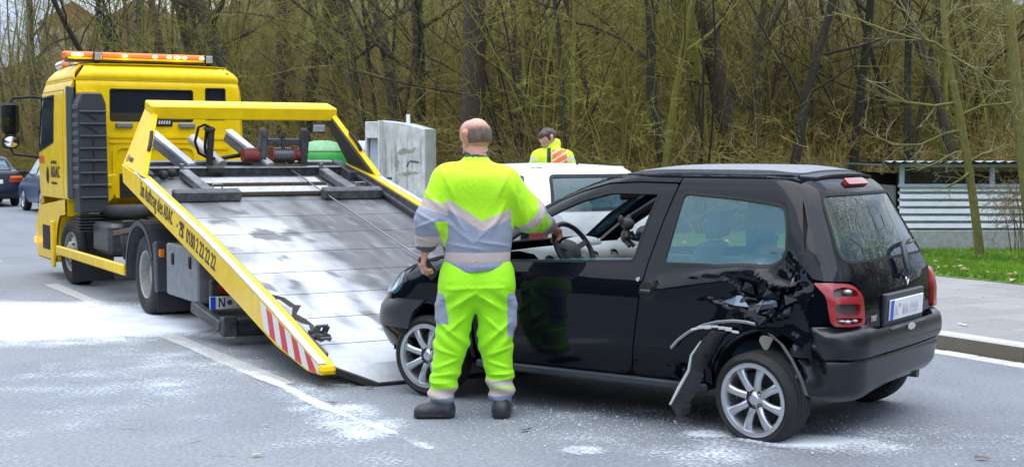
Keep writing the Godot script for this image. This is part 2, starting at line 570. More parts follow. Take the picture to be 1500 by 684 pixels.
		if b > 0.0 and inner.size() == poly.size():
			# nearest matching corner of the inner outline
			var sh := 0
			var best := 1e9
			for k in poly.size():
				if inner[k].distance_to(poly[0]) < best:
					best = inner[k].distance_to(poly[0]); sh = k
			for i in poly.size():
				var j := (i + 1) % poly.size()
				var a := poly[i]; var d := poly[j]
				var ia := inner[(i + sh) % poly.size()]; var id := inner[(j + sh) % poly.size()]
				var o := Vector3(d.y - a.y, a.x - d.x, 0).normalized()
				for s in 2:
					var zo := z0 + bz if s == 0 else z1 - bz
					var zi := z0 if s == 0 else z1
					q4(p + bs * Vector3(a.x, a.y, zo), p + bs * Vector3(d.x, d.y, zo), p + bs * Vector3(id.x, id.y, zi), p + bs * Vector3(ia.x, ia.y, zi), bs * (o + Vector3(0, 0, -1 if s == 0 else 1) * signf(z1 - z0)))
		elif b > 0.0:
			pass
		return self
	# grid of points rows[i][k]; smooth normals
	func grid(rows: Array, closed := false, hint_from = null) -> MB:
		var m := rows.size()
		var w: int = rows[0].size()
		var nn := []
		for i in m:
			var r := PackedVector3Array()
			for k in w:
				var a: Vector3 = rows[mini(i + 1, m - 1)][k] - rows[maxi(i - 1, 0)][k]
				var b: Vector3
				if closed:
					b = rows[i][(k + 1) % w] - rows[i][(k + w - 1) % w]
				else:
					b = rows[i][mini(k + 1, w - 1)] - rows[i][maxi(k - 1, 0)]
				var g := a.cross(b)
				if hint_from != null:
					if g.dot(rows[i][k] - hint_from) < 0.0:
						g = -g
				r.append(g.normalized())
			nn.append(r)
		for i in m - 1:
			for k in (w if closed else w - 1):
				var k2 := (k + 1) % w
				qn(rows[i][k], rows[i][k2], rows[i + 1][k2], rows[i + 1][k], nn[i][k], nn[i][k2], nn[i + 1][k2], nn[i + 1][k])
		return self
	# a bent strip of sheet between two edge lines
	func ribbon(a: Array, b: Array, th: float) -> MB:
		for i in a.size() - 1:
			var nn: Vector3 = (a[i + 1] - a[i]).cross(b[i] - a[i]).normalized()
			var o := nn * th * 0.5
			q4(a[i] + o, a[i + 1] + o, b[i + 1] + o, b[i] + o, nn)
			q4(a[i] - o, a[i + 1] - o, b[i + 1] - o, b[i] - o, -nn)
			q4(a[i] - o, a[i + 1] - o, a[i + 1] + o, a[i] + o, a[i] - b[i])
			q4(b[i] - o, b[i + 1] - o, b[i + 1] + o, b[i] + o, b[i] - a[i])
		return self
	func sheet(a: Vector3, b: Vector3, d: Vector3, e: Vector3, hint := Vector3.UP, u0 := Vector2(0, 0), u1 := Vector2(1, 1)) -> MB:
		tc = PackedVector2Array([Vector2(u0.x, u1.y), Vector2(u1.x, u1.y), Vector2(u1.x, u0.y)])
		flat(a, b, d, hint)
		tc = PackedVector2Array([Vector2(u0.x, u1.y), Vector2(u1.x, u0.y), Vector2(u0.x, u0.y)])
		flat(a, d, e, hint)
		tc = PackedVector2Array([Vector2(), Vector2(), Vector2()])
		return self
	func mesh() -> ArrayMesh:
		var arr := []
		arr.resize(Mesh.ARRAY_MAX)
		arr[Mesh.ARRAY_VERTEX] = v
		arr[Mesh.ARRAY_NORMAL] = n
		arr[Mesh.ARRAY_COLOR] = c
		arr[Mesh.ARRAY_TEX_UV] = uv
		var m := ArrayMesh.new()
		m.add_surface_from_arrays(Mesh.PRIMITIVE_TRIANGLES, arr)
		return m

var taken := {}
func numbered(called: String) -> String:
	if not taken.has(called):
		taken[called] = 0
		return called
	taken[called] += 1
	return "%s_%03d" % [called, taken[called]]

func put(called: String, mb: MB, m: Material, parent: Node = null) -> MeshInstance3D:
	var o := MeshInstance3D.new()
	o.mesh = mb.mesh()
	o.material_override = m
	if parent == null or parent == self:
		o.name = numbered(called)
		add_child(o, true)
	else:
		o.name = called
		parent.add_child(o, true)
	return o

func tag(o: Node, label: String, category: String, group := "") -> Node:
	o.set_meta("label", label)
	o.set_meta("category", category)
	if group:
		o.set_meta("group", group)
	return o

func thing(called: String, label: String, category: String, at := Vector3(), turn := 0.0, group := "") -> Node3D:
	var o := Node3D.new()
	o.name = numbered(called)
	add_child(o, true)
	o.position = at
	o.rotation.y = turn
	tag(o, label, category, group)
	return o

func struct(called: String, mb: MB, m: Material) -> MeshInstance3D:
	var o := put(called, mb, m)
	o.set_meta("kind", "structure")
	return o

func copy_of(root: Node3D, at: Vector3, turn: float, label := "", group := "") -> Node3D:
	var r: Node3D = root.duplicate()
	r.name = numbered(String(root.name).rstrip("0123456789").trim_suffix("_"))
	add_child(r, true)
	r.position = at
	r.rotation.y = turn
	if label:
		r.set_meta("label", label)
	if group:
		r.set_meta("group", group)
	return r

# ---------------------------------------------------------------- materials
func lin(r: float, g: float, b: float) -> Color:
	return Color(r, g, b).linear_to_srgb()

func mat(cl: Color, rough := 0.6, metal := 0.0, spec := 0.5) -> StandardMaterial3D:
	var m := StandardMaterial3D.new()
	m.albedo_color = cl.linear_to_srgb()
	m.albedo_color.a = cl.a
	m.roughness = rough
	m.metallic = metal
	m.metallic_specular = spec
	return m

var noise_tex := {}
func ntex(key: String, freq: float, oct: int, lo: Color, hi: Color, mid = null, size := 512, type := FastNoiseLite.TYPE_SIMPLEX_SMOOTH, as_normal := false, sd := 1) -> NoiseTexture2D:
	var id := "%s%f%d%s%s%d%d" % [key, freq, oct, str(lo), str(hi), size, sd]
	if noise_tex.has(id):
		return noise_tex[id]
	var nz := FastNoiseLite.new()
	nz.noise_type = type
	nz.seed = sd
	nz.frequency = freq
	nz.fractal_octaves = oct
	if oct <= 1:
		nz.fractal_type = FastNoiseLite.FRACTAL_NONE
	var t := NoiseTexture2D.new()
	t.width = size
	t.height = size
	t.seamless = true
	t.noise = nz
	if as_normal:
		t.as_normal_map = true
		t.bump_strength = 4.0
	else:
		var g := Gradient.new()
		g.set_color(0, lo.linear_to_srgb())
		g.set_color(1, hi.linear_to_srgb())
		if mid != null:
			g.add_point(0.5, mid.linear_to_srgb())
		t.color_ramp = g
	noise_tex[id] = t
	return t

# a surface whose colour wanders between two tones, textured in its own axes
func rough_mat(lo: Color, hi: Color, scale: Vector3, rough := 0.8, freq := 0.02, oct := 4, metal := 0.0, world := false) -> StandardMaterial3D:
	var m := StandardMaterial3D.new()
	m.albedo_texture = ntex("a", freq, oct, lo, hi)
	m.uv1_triplanar = true
	m.uv1_world_triplanar = world
	m.uv1_scale = scale
	m.roughness = rough
	m.metallic = metal
	return m

func relief(m: StandardMaterial3D, strength := 0.5, freq := 0.06, oct := 4) -> StandardMaterial3D:
	m.normal_enabled = true
	m.normal_texture = ntex("n", freq, oct, Color.BLACK, Color.WHITE, null, 512, FastNoiseLite.TYPE_SIMPLEX_SMOOTH, true)
	m.normal_scale = strength
	return m

# creases of cloth: ridged noise as a normal map
func creases(m: StandardMaterial3D, strength := 0.7) -> StandardMaterial3D:
	if not noise_tex.has("creases"):
		var nz := FastNoiseLite.new()
		nz.seed = 19
		nz.frequency = 0.011
		nz.fractal_type = FastNoiseLite.FRACTAL_RIDGED
		nz.fractal_octaves = 3
		nz.domain_warp_enabled = true
		nz.domain_warp_amplitude = 30.0
		nz.domain_warp_frequency = 0.01
		var t := NoiseTexture2D.new()
		t.width = 512
		t.height = 512
		t.seamless = true
		t.noise = nz
		t.as_normal_map = true
		t.bump_strength = 14.0
		noise_tex["creases"] = t
	m.normal_enabled = true
	m.normal_texture = noise_tex["creases"]
	m.normal_scale = strength
	return m

func glass_mat(cl: Color, alpha: float) -> StandardMaterial3D:
	var m := mat(cl, 0.02)
	m.transparency = BaseMaterial3D.TRANSPARENCY_ALPHA
	m.albedo_color.a = alpha
	return m

func glow_mat(cl: Color, e: float, base := Color(0.5, 0.5, 0.5)) -> StandardMaterial3D:
	var m := mat(base, 0.3)
	m.emission_enabled = true
	m.emission = cl.linear_to_srgb()
	m.emission_energy_multiplier = e
	return m

func write(txt: String, cap: float, deep: float, where: Transform3D, m: Material, parent: Node, called := "lettering", squeeze := 1.0, bold := true, centre := false) -> MeshInstance3D:
	var f := SystemFont.new()
	f.font_names = PackedStringArray(["Droid Sans"])
	f.font_weight = 700 if bold else 400
	var t := TextMesh.new()
	t.text = txt
	t.font = f
	t.font_size = 48
	t.pixel_size = cap / (48.0 * 0.714)
	t.depth = deep
	t.curve_step = 1.5
	t.horizontal_alignment = HORIZONTAL_ALIGNMENT_CENTER if centre else HORIZONTAL_ALIGNMENT_LEFT
	t.vertical_alignment = VERTICAL_ALIGNMENT_CENTER
	t.material = m
	var o := MeshInstance3D.new()
	o.mesh = t
	o.material_override = m
	o.name = called
	o.transform = where * Transform3D(Basis().scaled(Vector3(squeeze, 1, 1)), Vector3())
	parent.add_child(o, true)
	return o

# ---------------------------------------------------------------- curved vehicle walls
class Wall:
	var W := PackedVector2Array()
	var XR := PackedVector2Array()
	var XF := PackedVector2Array()
	var RR := PackedVector2Array()
	var RF := PackedVector2Array()
	var bow_r := 0.03
	var bow_f := 0.10
	var dent = null
	static func ev(p: PackedVector2Array, y: float) -> float:
		var m := p.size()
		if y <= p[0].x:
			return p[0].y
		if y >= p[m - 1].x:
			return p[m - 1].y
		var i := 0
		while p[i + 1].x < y:
			i += 1
		var h := p[i + 1].x - p[i].x
		var s := (p[i + 1].y - p[i].y) / h
		var m0 := s
		var m1 := s
		if i > 0:
			var s0 := (p[i].y - p[i - 1].y) / (p[i].x - p[i - 1].x)
			m0 = 0.0 if s0 * s <= 0.0 else 2.0 * s0 * s / (s0 + s)
		if i < m - 2:
			var s1 := (p[i + 2].y - p[i + 1].y) / (p[i + 2].x - p[i + 1].x)
			m1 = 0.0 if s1 * s <= 0.0 else 2.0 * s1 * s / (s1 + s)
		var t := (y - p[i].x) / h
		var t2 := t * t
		var t3 := t2 * t
		return (2 * t3 - 3 * t2 + 1) * p[i].y + (t3 - 2 * t2 + t) * h * m0 + (3 * t2 - 2 * t3) * p[i + 1].y + (t3 - t2) * h * m1
	func raw(x: float, y: float, sg: float) -> Vector3:
		var w := ev(W, y)
		var xr := ev(XR, y)
		var xf := ev(XF, y)
		var rr := ev(RR, y)
		var rf := ev(RF, y)
		var px := x
		var pz := w
		var xc := xr + rr
		var xd := xf - rf
		if x < xc:
			var d := xc - x
			var q := PI * 0.5 * rr
			if d < q:
				px = xc - rr * sin(d / rr)
				pz = w - rr + rr * cos(d / rr)
			else:
				px = xr
				pz = w - rr - (d - q)
			px -= bow_r * (1.0 - (pz / w) * (pz / w))
		elif x > xd:
			var d := x - xd
			var q := PI * 0.5 * rf
			if d < q:
				px = xd + rf * sin(d / rf)
				pz = w - rf + rf * cos(d / rf)
			else:
				px = xf
				pz = w - rf - (d - q)
			px += bow_f * (1.0 - (pz / w) * (pz / w))
		return Vector3(px, y, pz * sg)
	func side(x: float, y: float, sg: float) -> Vector3:
		var p := raw(x, y, sg)
		if dent != null:
			p += dent.call(p, x, y, sg)
		return p
	func rear(z: float, y: float) -> Vector3:
		var w := ev(W, y)
		var rr := ev(RR, y)
		return side(ev(XR, y) + rr - PI * 0.5 * rr - (w - rr) + absf(z), y, signf(z) if z != 0.0 else 1.0)
	func front(z: float, y: float) -> Vector3:
		var w := ev(W, y)
		var rf := ev(RF, y)
		return side(ev(XF, y) - rf + PI * 0.5 * rf + (w - rf) - absf(z), y, signf(z) if z != 0.0 else 1.0)

func P2(a: Array) -> PackedVector2Array:
	var r := PackedVector2Array()
	for i in range(0, a.size(), 2):
		r.append(Vector2(a[i], a[i + 1]))
	return r

# round the corners of an outline
func soft(poly: PackedVector2Array, r: float, k := 4) -> PackedVector2Array:
	var o := PackedVector2Array()
	var m := poly.size()
	for i in m:
		var a := poly[(i + m - 1) % m]
		var b := poly[i]
		var d := poly[(i + 1) % m]
		var ra := minf(r, a.distance_to(b) * 0.45)
		var rd := minf(r, d.distance_to(b) * 0.45)
		var p0 := b + (a - b).normalized() * ra
		var p2 := b + (d - b).normalized() * rd
		for j in k + 1:
			var t := float(j) / k
			o.append(p0 * (1 - t) * (1 - t) + b * 2 * t * (1 - t) + p2 * t * t)
	return o

# a sheet cut out of a curved surface: outline and holes are drawn on the flat map of the surface
func panel(mb: MB, f: Callable, poly: PackedVector2Array, step: float, holes := [], off := 0.0, rim := 0.018, inside := Vector3(1, 0.7, 0), gap := 0.0) -> void:
	if gap > 0.0:
		var g := Geometry2D.offset_polygon(poly, -gap)
		if g.size():
			poly = g[0]
	if Geometry2D.is_polygon_clockwise(poly):
		poly.reverse()
	var cache := {}
	var e := 0.003
	var look := func(p: Vector2) -> Array:
		if cache.has(p):
			return cache[p]
		var a: Vector3 = f.call(p.x, p.y)
		var u: Vector3 = f.call(p.x + e, p.y) - f.call(p.x - e, p.y)
		var w: Vector3 = f.call(p.x, p.y + e) - f.call(p.x, p.y - e)
		var nn := u.cross(w).normalized()
		if nn.dot(a - inside) < 0.0:
			nn = -nn
		var r := [a + nn * off, nn]
		cache[p] = r
		return r
	var lo := poly[0]
	var hi := poly[0]
	for p in poly:
		lo = lo.min(p)
		hi = hi.max(p)
	var x0 := floorf(lo.x / step)
	var y0 := floorf(lo.y / step)
	for i in int(ceilf(hi.x / step) - x0):
		for j in int(ceilf(hi.y / step) - y0):
			var a := Vector2((x0 + i) * step, (y0 + j) * step)
			var cell := PackedVector2Array([a, a + Vector2(step, 0), a + Vector2(step, step), a + Vector2(0, step)])
			var pieces: Array = Geometry2D.intersect_polygons(cell, poly)
			for h in holes:
				var nx := []
				for pc in pieces:
					for r in Geometry2D.clip_polygons(pc, h):
						nx.append(r)
				pieces = nx
			for pc in pieces:
				if pc.size() < 3:
					continue
				var tri := Geometry2D.triangulate_polygon(pc)
				for t in range(0, tri.size(), 3):
					var A: Array = look.call(pc[tri[t]])
					var B: Array = look.call(pc[tri[t + 1]])
					var C: Array = look.call(pc[tri[t + 2]])
					mb.t3(A[0], B[0], C[0], A[1], B[1], C[1])
	if rim <= 0.0:
		return
	for q in [poly] + holes:
		for i in q.size():
			var a: Vector2 = q[i]
			var b: Vector2 = q[(i + 1) % q.size()]
			var m := maxi(1, int(ceilf(a.distance_to(b) / step)))
			for k in m:
				var A: Array = look.call(a.lerp(b, float(k) / m))
				var B: Array = look.call(a.lerp(b, float(k + 1) / m))
				var out: Vector3 = (B[0] - A[0]).cross(A[1])
				mb.q4(A[0], B[0], B[0] - B[1] * rim, A[0] - A[1] * rim, out)

# ---------------------------------------------------------------- smooth bodies from jointed bones
# bone: [a, b, ra, rb, (axis, scale)]
func body_mesh(mb: MB, bones: Array, cell: float, k: float, colf: Callable, shape = null) -> void:
	var lo := Vector3(1e9, 1e9, 1e9)
	var hi := -lo
	for b in bones:
		var r: float = maxf(b[2], b[3]) + cell * 3 + 0.02
		lo = lo.min(b[0] - Vector3(r, r, r)).min(b[1] - Vector3(r, r, r))
		hi = hi.max(b[0] + Vector3(r, r, r)).max(b[1] + Vector3(r, r, r))
	var nx := int(ceilf((hi.x - lo.x) / cell)) + 2
	var ny := int(ceilf((hi.y - lo.y) / cell)) + 2
	var nz := int(ceilf((hi.z - lo.z) / cell)) + 2
	var s := PackedFloat32Array()
	s.resize(nx * ny * nz)
	var sxy := nx * ny
	for b in bones:
		var A: Vector3 = b[0]
		var B: Vector3 = b[1]
		var ra: float = b[2]
		var rb: float = b[3]
		var m := maxf(ra, rb) + 4.0 / k + cell
		var ax := Vector3()
		var sc := 1.0
		if b.size() > 4:
			ax = b[4]
			sc = b[5]
			if sc < 1.0:
				m = maxf(ra, rb) / sc + 4.0 / k + cell
		var l := A.min(B) - Vector3(m, m, m)
		var h := A.max(B) + Vector3(m, m, m)
		var ba := B - A
		ba += ax * ba.dot(ax) * (sc - 1.0)
		var inv := 1.0 / maxf(ba.length_squared(), 1e-9)
		for iz in range(maxi(0, int((l.z - lo.z) / cell)), mini(nz, int((h.z - lo.z) / cell) + 2)):
			for iy in range(maxi(0, int((l.y - lo.y) / cell)), mini(ny, int((h.y - lo.y) / cell) + 2)):
				for ix in range(maxi(0, int((l.x - lo.x) / cell)), mini(nx, int((h.x - lo.x) / cell) + 2)):
					var p := Vector3(lo.x + ix * cell, lo.y + iy * cell, lo.z + iz * cell) - A
					if sc != 1.0:
						p += ax * p.dot(ax) * (sc - 1.0)
					var t := clampf(p.dot(ba) * inv, 0.0, 1.0)
					var d := (p - ba * t).length() - ra - (rb - ra) * t
					s[ix + iy * nx + iz * sxy] += exp(-k * d)
	for i in s.size():
		s[i] = -log(s[i] + 1e-20) / k
	if shape != null:
		for iz in nz:
			for iy in ny:
				for ix in nx:
					var i := ix + iy * nx + iz * sxy
					if absf(s[i]) < 0.12:
						s[i] = shape.call(Vector3(lo.x + ix * cell, lo.y + iy * cell, lo.z + iz * cell), s[i])
	var id := {}
	var pos := PackedVector3Array()
	var nor := PackedVector3Array()
	var cols := PackedColorArray()
	var offs := [0, 1, nx, nx + 1, sxy, sxy + 1, sxy + nx, sxy + nx + 1]
	var cor := [Vector3(0, 0, 0), Vector3(1, 0, 0), Vector3(0, 1, 0), Vector3(1, 1, 0), Vector3(0, 0, 1), Vector3(1, 0, 1), Vector3(0, 1, 1), Vector3(1, 1, 1)]
	var edges := [[0, 1], [2, 3], [4, 5], [6, 7], [0, 2], [1, 3], [4, 6], [5, 7], [0, 4], [1, 5], [2, 6], [3, 7]]
	for iz in nz - 1:
		for iy in ny - 1:
			var row := iy * nx + iz * sxy
			for ix in nx - 1:
				var i := row + ix
				var neg := s[i] < 0.0
				if (s[i + 1] < 0.0) == neg and (s[i + nx] < 0.0) == neg and (s[i + nx + 1] < 0.0) == neg and (s[i + sxy] < 0.0) == neg and (s[i + sxy + 1] < 0.0) == neg and (s[i + sxy + nx] < 0.0) == neg and (s[i + sxy + nx + 1] < 0.0) == neg:
					continue
				var sum := Vector3()
				var cnt := 0
				for ed in edges:
					var a: float = s[i + offs[ed[0]]]
					var b: float = s[i + offs[ed[1]]]
					if (a < 0.0) != (b < 0.0):
						sum += cor[ed[0]].lerp(cor[ed[1]], a / (a - b))
						cnt += 1
				sum /= cnt
				var g := Vector3()
				for q in 8:
					g += (cor[q] * 2.0 - Vector3.ONE) * s[i + offs[q]]
				id[i] = pos.size()
				var p: Vector3 = lo + (Vector3(ix, iy, iz) + sum) * cell
				pos.append(p)
				nor.append(g.normalized())
				cols.append(colf.call(p, g.normalized()))
	# smooth the normals once over neighbours through the faces
	var acc := PackedVector3Array()
	acc.resize(pos.size())
	var quads := []
	for iz in range(1, nz - 1):
		for iy in range(1, ny - 1):
			for ix in range(1, nx - 1):
				var i := ix + iy * nx + iz * sxy
				var neg := s[i] < 0.0
				if (s[i + 1] < 0.0) != neg:
					quads.append([i, i - nx, i - nx - sxy, i - sxy])
				if (s[i + nx] < 0.0) != neg:
					quads.append([i, i - 1, i - 1 - sxy, i - sxy])
				if (s[i + sxy] < 0.0) != neg:
					quads.append([i, i - 1, i - 1 - nx, i - nx])
	for q in quads:
		var sm := Vector3()
		for e in q:
			sm += nor[id[e]]
		for e in q:
			acc[id[e]] += sm
	for i in pos.size():
		nor[i] = acc[i].normalized()
	for q in quads:
		var a: int = id[q[0]]
		var b: int = id[q[1]]
		var d: int = id[q[2]]
		var e: int = id[q[3]]
		for t in [[a, b, d], [a, d, e]]:
			var n0 := mb.v.size()
			mb.col = cols[t[0]]
			mb.t3(pos[t[0]], pos[t[1]], pos[t[2]], nor[t[0]], nor[t[1]], nor[t[2]])
			if mb.v.size() > n0:
				for w in 3:
					# vertex colours follow the reordered corners
					var pv := mb.v[n0 + w]
					for z in t:
						if (mb.xf * pos[z]).is_equal_approx(pv):
							mb.c[n0 + w] = cols[z]
	mb.col = Color.WHITE

# ---------------------------------------------------------------- bare trees
func limb(mb: MB, twig: MB, p: Vector3, dir: Vector3, len: float, r: float, lvl: int, top: int, droop: float, dens: float) -> void:
	var segs := 7 if lvl == 0 else (5 if lvl == 1 else 3)
	var pts := [p]
	var rad := [r]
	var d := dir
	var bend := Vector3(rng.randfn(), rng.randfn() * 0.5, rng.randfn()) * (0.05 if lvl == 0 else 0.14)
	for i in segs:
		d = (d + bend + Vector3(rng.randfn(), rng.randfn(), rng.randfn()) * (0.05 if lvl == 0 else 0.16) + Vector3(0, (0.06 if lvl > 0 else 0.0) - droop * lvl, 0)).normalized()
		pts.append(pts[i] + d * len / segs)
		rad.append(maxf(0.0028, r * (1.0 - (0.62 if lvl == 0 else 0.8) * (i + 1.0) / segs)))
	if lvl <= 1:
		mb.tube(pts, rad, 7 if lvl == 0 else 5, false)
	else:
		twig.tube(pts, rad, 3, false)
	if lvl >= top:
		return
	var kids := int(round((9.0 if lvl == 0 else (6.0 if lvl == 1 else 4.0)) * dens * rng.randf_range(0.75, 1.25)))
	for k in kids:
		var t := rng.randf_range(0.18 if lvl > 0 else 0.22, 1.0)
		var f := t * segs
		var i := mini(int(f), segs - 1)
		var q: Vector3 = pts[i].lerp(pts[i + 1], f - i)
		var ax: Vector3 = (pts[i + 1] - pts[i]).normalized()
		var out := ax.cross(Vector3(rng.randfn(), rng.randfn(), rng.randfn())).normalized()
		var cd := (ax * rng.randf_range(0.5, 1.1) + out).normalized()
		var rr: float = lerpf(rad[i], rad[i + 1], f - i) * rng.randf_range(0.28, 0.5)
		limb(mb, twig, q, cd, len * rng.randf_range(0.28, 0.55) * (1.15 - 0.5 * t), maxf(rr, 0.003), lvl + 1, top, droop, dens)

func bark(lo: Color, hi: Color) -> StandardMaterial3D:
	return relief(rough_mat(lo, hi, Vector3(3.0, 0.45, 3.0), 0.95, 0.025, 5), 0.9, 0.05, 4)

func make_tree(called: String, label: String, h: float, r: float, lean: Vector3, top: int, dens: float, wood_m: Material, twig_m: Material, stems := 1, droop := 0.0) -> Node3D:
	var t := thing(called, label, "tree", Vector3(), 0.0, "bare trees of the wood")
	var a := MB.new()
	var b := MB.new()
	for k in stems:
		var d := (Vector3.UP + lean + (Vector3(rng.randfn(), 0, rng.randfn()) * 0.13 if stems > 1 else Vector3())).normalized()
		limb(a, b, Vector3(rng.randfn(), 0, rng.randfn()) * (0.12 if stems > 1 else 0.0) - Vector3(0, 0.3, 0), d, h * (rng.randf_range(0.65, 1.0) if stems > 1 else 1.0), r * (rng.randf_range(0.6, 1.0) if stems > 1 else 1.0), 0, top, droop, dens)
	put("trunk", a, wood_m, t)
	put("twigs", b, twig_m, t).set_meta("kind", "stuff")
	return t

func ivy(t: Node3D, base: Vector3, tip: Vector3, r: float, count: int, seedv: int) -> void:
	var lm := MB.new()
	lm.prism(P2([0, -0.05, 0.045, -0.01, 0.03, 0.03, 0, 0.055, -0.03, 0.03, -0.045, -0.01]), 0, 0.003)
	var rg := RandomNumberGenerator.new()
	rg.seed = seedv
	var mm := MultiMesh.new()
	mm.transform_format = MultiMesh.TRANSFORM_3D
	mm.use_colors = true
	mm.mesh = lm.mesh()
	mm.instance_count = count
	for k in count:
		var u := pow(rg.randf(), 0.8)
		var p := base.lerp(tip, u)
		var a := rg.randf() * TAU
		var o := Vector3(cos(a), rg.randfn() * 0.3, sin(a))
		p += o * (r * rg.randf_range(0.8, 1.7) * (1.15 - 0.5 * u))
		mm.set_instance_transform(k, Transform3D(Basis.from_euler(Vector3(rg.randfn() * 0.7, a, rg.randfn())).scaled(Vector3.ONE * rg.randf_range(0.8, 1.6)), p))
		var f := rg.randf_range(0.5, 1.3)
		mm.set_instance_color(k, Color(0.018 * f, 0.05 * f, 0.02 * f))
	var mi := MultiMeshInstance3D.new()
	mi.name = "ivy"
	mi.multimesh = mm
	var m := mat(Color(1, 1, 1), 0.5)
	m.vertex_color_use_as_albedo = true
	mi.material_override = m
	mi.set_meta("kind", "stuff")
	t.add_child(mi, true)

func floor_at(px: float, ahead: float) -> Vector3:
	var x := (px - 750.0) / FOCAL * ahead
	var p := Vector3(x, 0, -ahead)
	p.y = hill(p.dot(ROAD), p.dot(ACROSS))
	return p

func wood() -> void:
	var dark := bark(Color(0.014, 0.012, 0.008), Color(0.060, 0.050, 0.034))
	var brown := bark(Color(0.028, 0.020, 0.013), Color(0.10, 0.075, 0.052))
	var moss := bark(Color(0.075, 0.070, 0.012), Color(0.24, 0.215, 0.042))
	var tw1 := mat(Color(0.22, 0.20, 0.042), 0.9)
	var tw2 := mat(Color(0.115, 0.085, 0.050), 0.9)
	var tw3 := mat(Color(0.27, 0.265, 0.045), 0.9)
	# the trees one can single out: picture x of the foot, distance, x and y of the point it leans to
	var big := [
		[690, 31.0, 693, 0, 36, "thickest trunk of the wood, rough brown bark, rising behind the bald man's head", brown],
		[545, 36.0, 512, 0, 15, "dark forked tree behind the top right corner of the yellow portal frame", dark],
		[585, 38.0, 600, 0, 16, "straight dark trunk rising behind the white clothing container", dark],
		[620, 35.0, 640, 0, 17, "dark trunk just left of the thickest trunk, above the white container", dark],
		[370, 44.0, 335, 0, 24, "dark double trunk right behind the truck cab's rear corner", dark],
		[405, 46.0, 400, 0, 18, "slim dark trunk rising over the right half of the yellow portal bar", dark],
		[440, 45.0, 445, 0, 20, "forked dark tree left of the ivy-clad trunk", dark],
		[1000, 34.0, 940, 0, 17, "dark leaning tree left of the middle of the black car's roof", dark],
		[1088, 35.0, 1065, 0, 27, "heavy dark trunk above the middle of the black car's roof", brown],
		[1145, 37.0, 1170, 0, 14, "dark trunk rising above the rear end of the black car's roof", dark],
		[770, 33.0, 748, 0, 8, "slender mossy tree between the bald man and the woman", moss],
		[960, 33.0, 975, 0, 11, "mossy dark trunk behind the white car's roof aerial", moss],
		[1250, 33.0, 1235, 0, 14, "dark tree behind the left end of the corrugated shelter", dark],
		[1330, 32.0, 1350, 0, 12, "dark trunk behind the middle of the corrugated shelter", dark],
		[1410, 34.0, 1405, 0, 15, "dark trunk behind the corrugated shelter's roof, left of the pale leaning tree", dark],
		[60, 62.0, 30, 0, 14, "dark trunk at the left edge behind the truck's mirror", dark],
		[250, 52.0, 262, 0, 14, "brown trunk rising behind the amber light bar", brown],
	]
	for b in big:
		var away: float = maxf(25.0, 13.3 / (0.8704 * (b[0] - 750.0) / FOCAL + 0.4924)) + (float(b[0]) * 7.0 - floorf(float(b[0]) * 7.0 / 30.0) * 30.0) / 15.0
		var thick: float = b[4] * 0.5 / FOCAL * away * 1.12
		var foot := floor_at(b[0], away)
		var tip := at(b[2], b[3], away)
		var lean := (tip - foot) / maxf(tip.y - foot.y, 1.0)
		var hh := 14.0 if thick > 0.12 else 10.0
		var t := make_tree("bare_tree", b[5], hh, thick, Vector3(lean.x, 0, lean.z), 2 if thick > 0.22 else 3, 0.9, b[6], tw2 if b[6] == brown else tw1)
		t.position = foot
	# ivy-clad trunks
	for b in [[487, 40.0, 497, 0, 0.13, "ivy-clad dark green trunk behind the yellow portal frame", 900], [205, 50.0, 140, -20, 0.15, "ivy-clad tree leaning left behind the amber light bar", 900], [330, 47.0, 265, -20, 0.15, "ivy-clad tree leaning left over the truck cab's right corner", 1000], [190, 54.0, 203, -10, 0.10, "short upright ivy-clad trunk behind the middle of the light bar", 500]]:
		var foot := floor_at(b[0], b[1])
		var tip := at(b[2], b[3], b[1])
		var lean := (tip - foot) / maxf(tip.y - foot.y, 1.0)
		var t := make_tree("ivy_tree", b[5], 10.0, b[4], Vector3(lean.x, 0, lean.z), 2, 0.9, dark, tw2)
		t.position = foot
		ivy(t, Vector3(), (Vector3.UP + Vector3(lean.x, 0, lean.z)).normalized() * 7.5, b[4] * 1.1, b[6], int(b[0]))
	# the nameless rest: a few kinds, each copied through the wood
	var kinds := []
	for k in 4:
		kinds.append(make_tree("slender_tree", "bare slender tree among many in the wood behind the vehicles", rng.randf_range(9, 12), rng.randf_range(0.045, 0.085), Vector3(rng.randfn() * 0.07, 0, 0), 3, 1.2, moss if k == 2 else (brown if k == 0 else dark), tw2 if k == 1 else tw1))
	for k in 4:
		kinds.append(make_tree("mossy_sapling", "bare mossy many-stemmed sapling among many at the edge of the wood", rng.randf_range(5.5, 8.0), rng.randf_range(0.022, 0.036), Vector3(), 3, 0.85, moss if k % 2 else dark, tw3 if k == 1 else (tw2 if k == 2 else tw1), 4))
	var placed := 0
	while placed < 300:
		var px := -30.0 + 1560.0 * pow(rng.randf(), 1.45)
		if placed > 270:
			px = rng.randf_range(-30, 350)
		elif placed > 250:
			px = rng.randf_range(1560, 2500)
		var u := (px - 750.0) / FOCAL
		var edge := maxf(25.5, 13.2 / (0.8704 * u + 0.4924))
		var a := edge + pow(rng.randf(), 1.4) * 26.0
		var k := placed % 8 if placed < 270 else placed % 4
		if k >= 4 and a > edge + 16.0:
			a = edge + rng.randf() * 12.0
		var foot := floor_at(px, a)
		if placed > 250 and placed <= 270:
			foot = rq(rng.randf_range(-36, 4), rng.randf_range(13.5, 22.0), 0.0)
		if placed < 8:
			kinds[k].position = foot
			kinds[k].rotation.y = rng.randf() * TAU
		else:
			var c := copy_of(kinds[k], foot, rng.randf() * TAU)
			c.scale = Vector3.ONE * rng.randf_range(0.8, 1.2)
		placed += 1
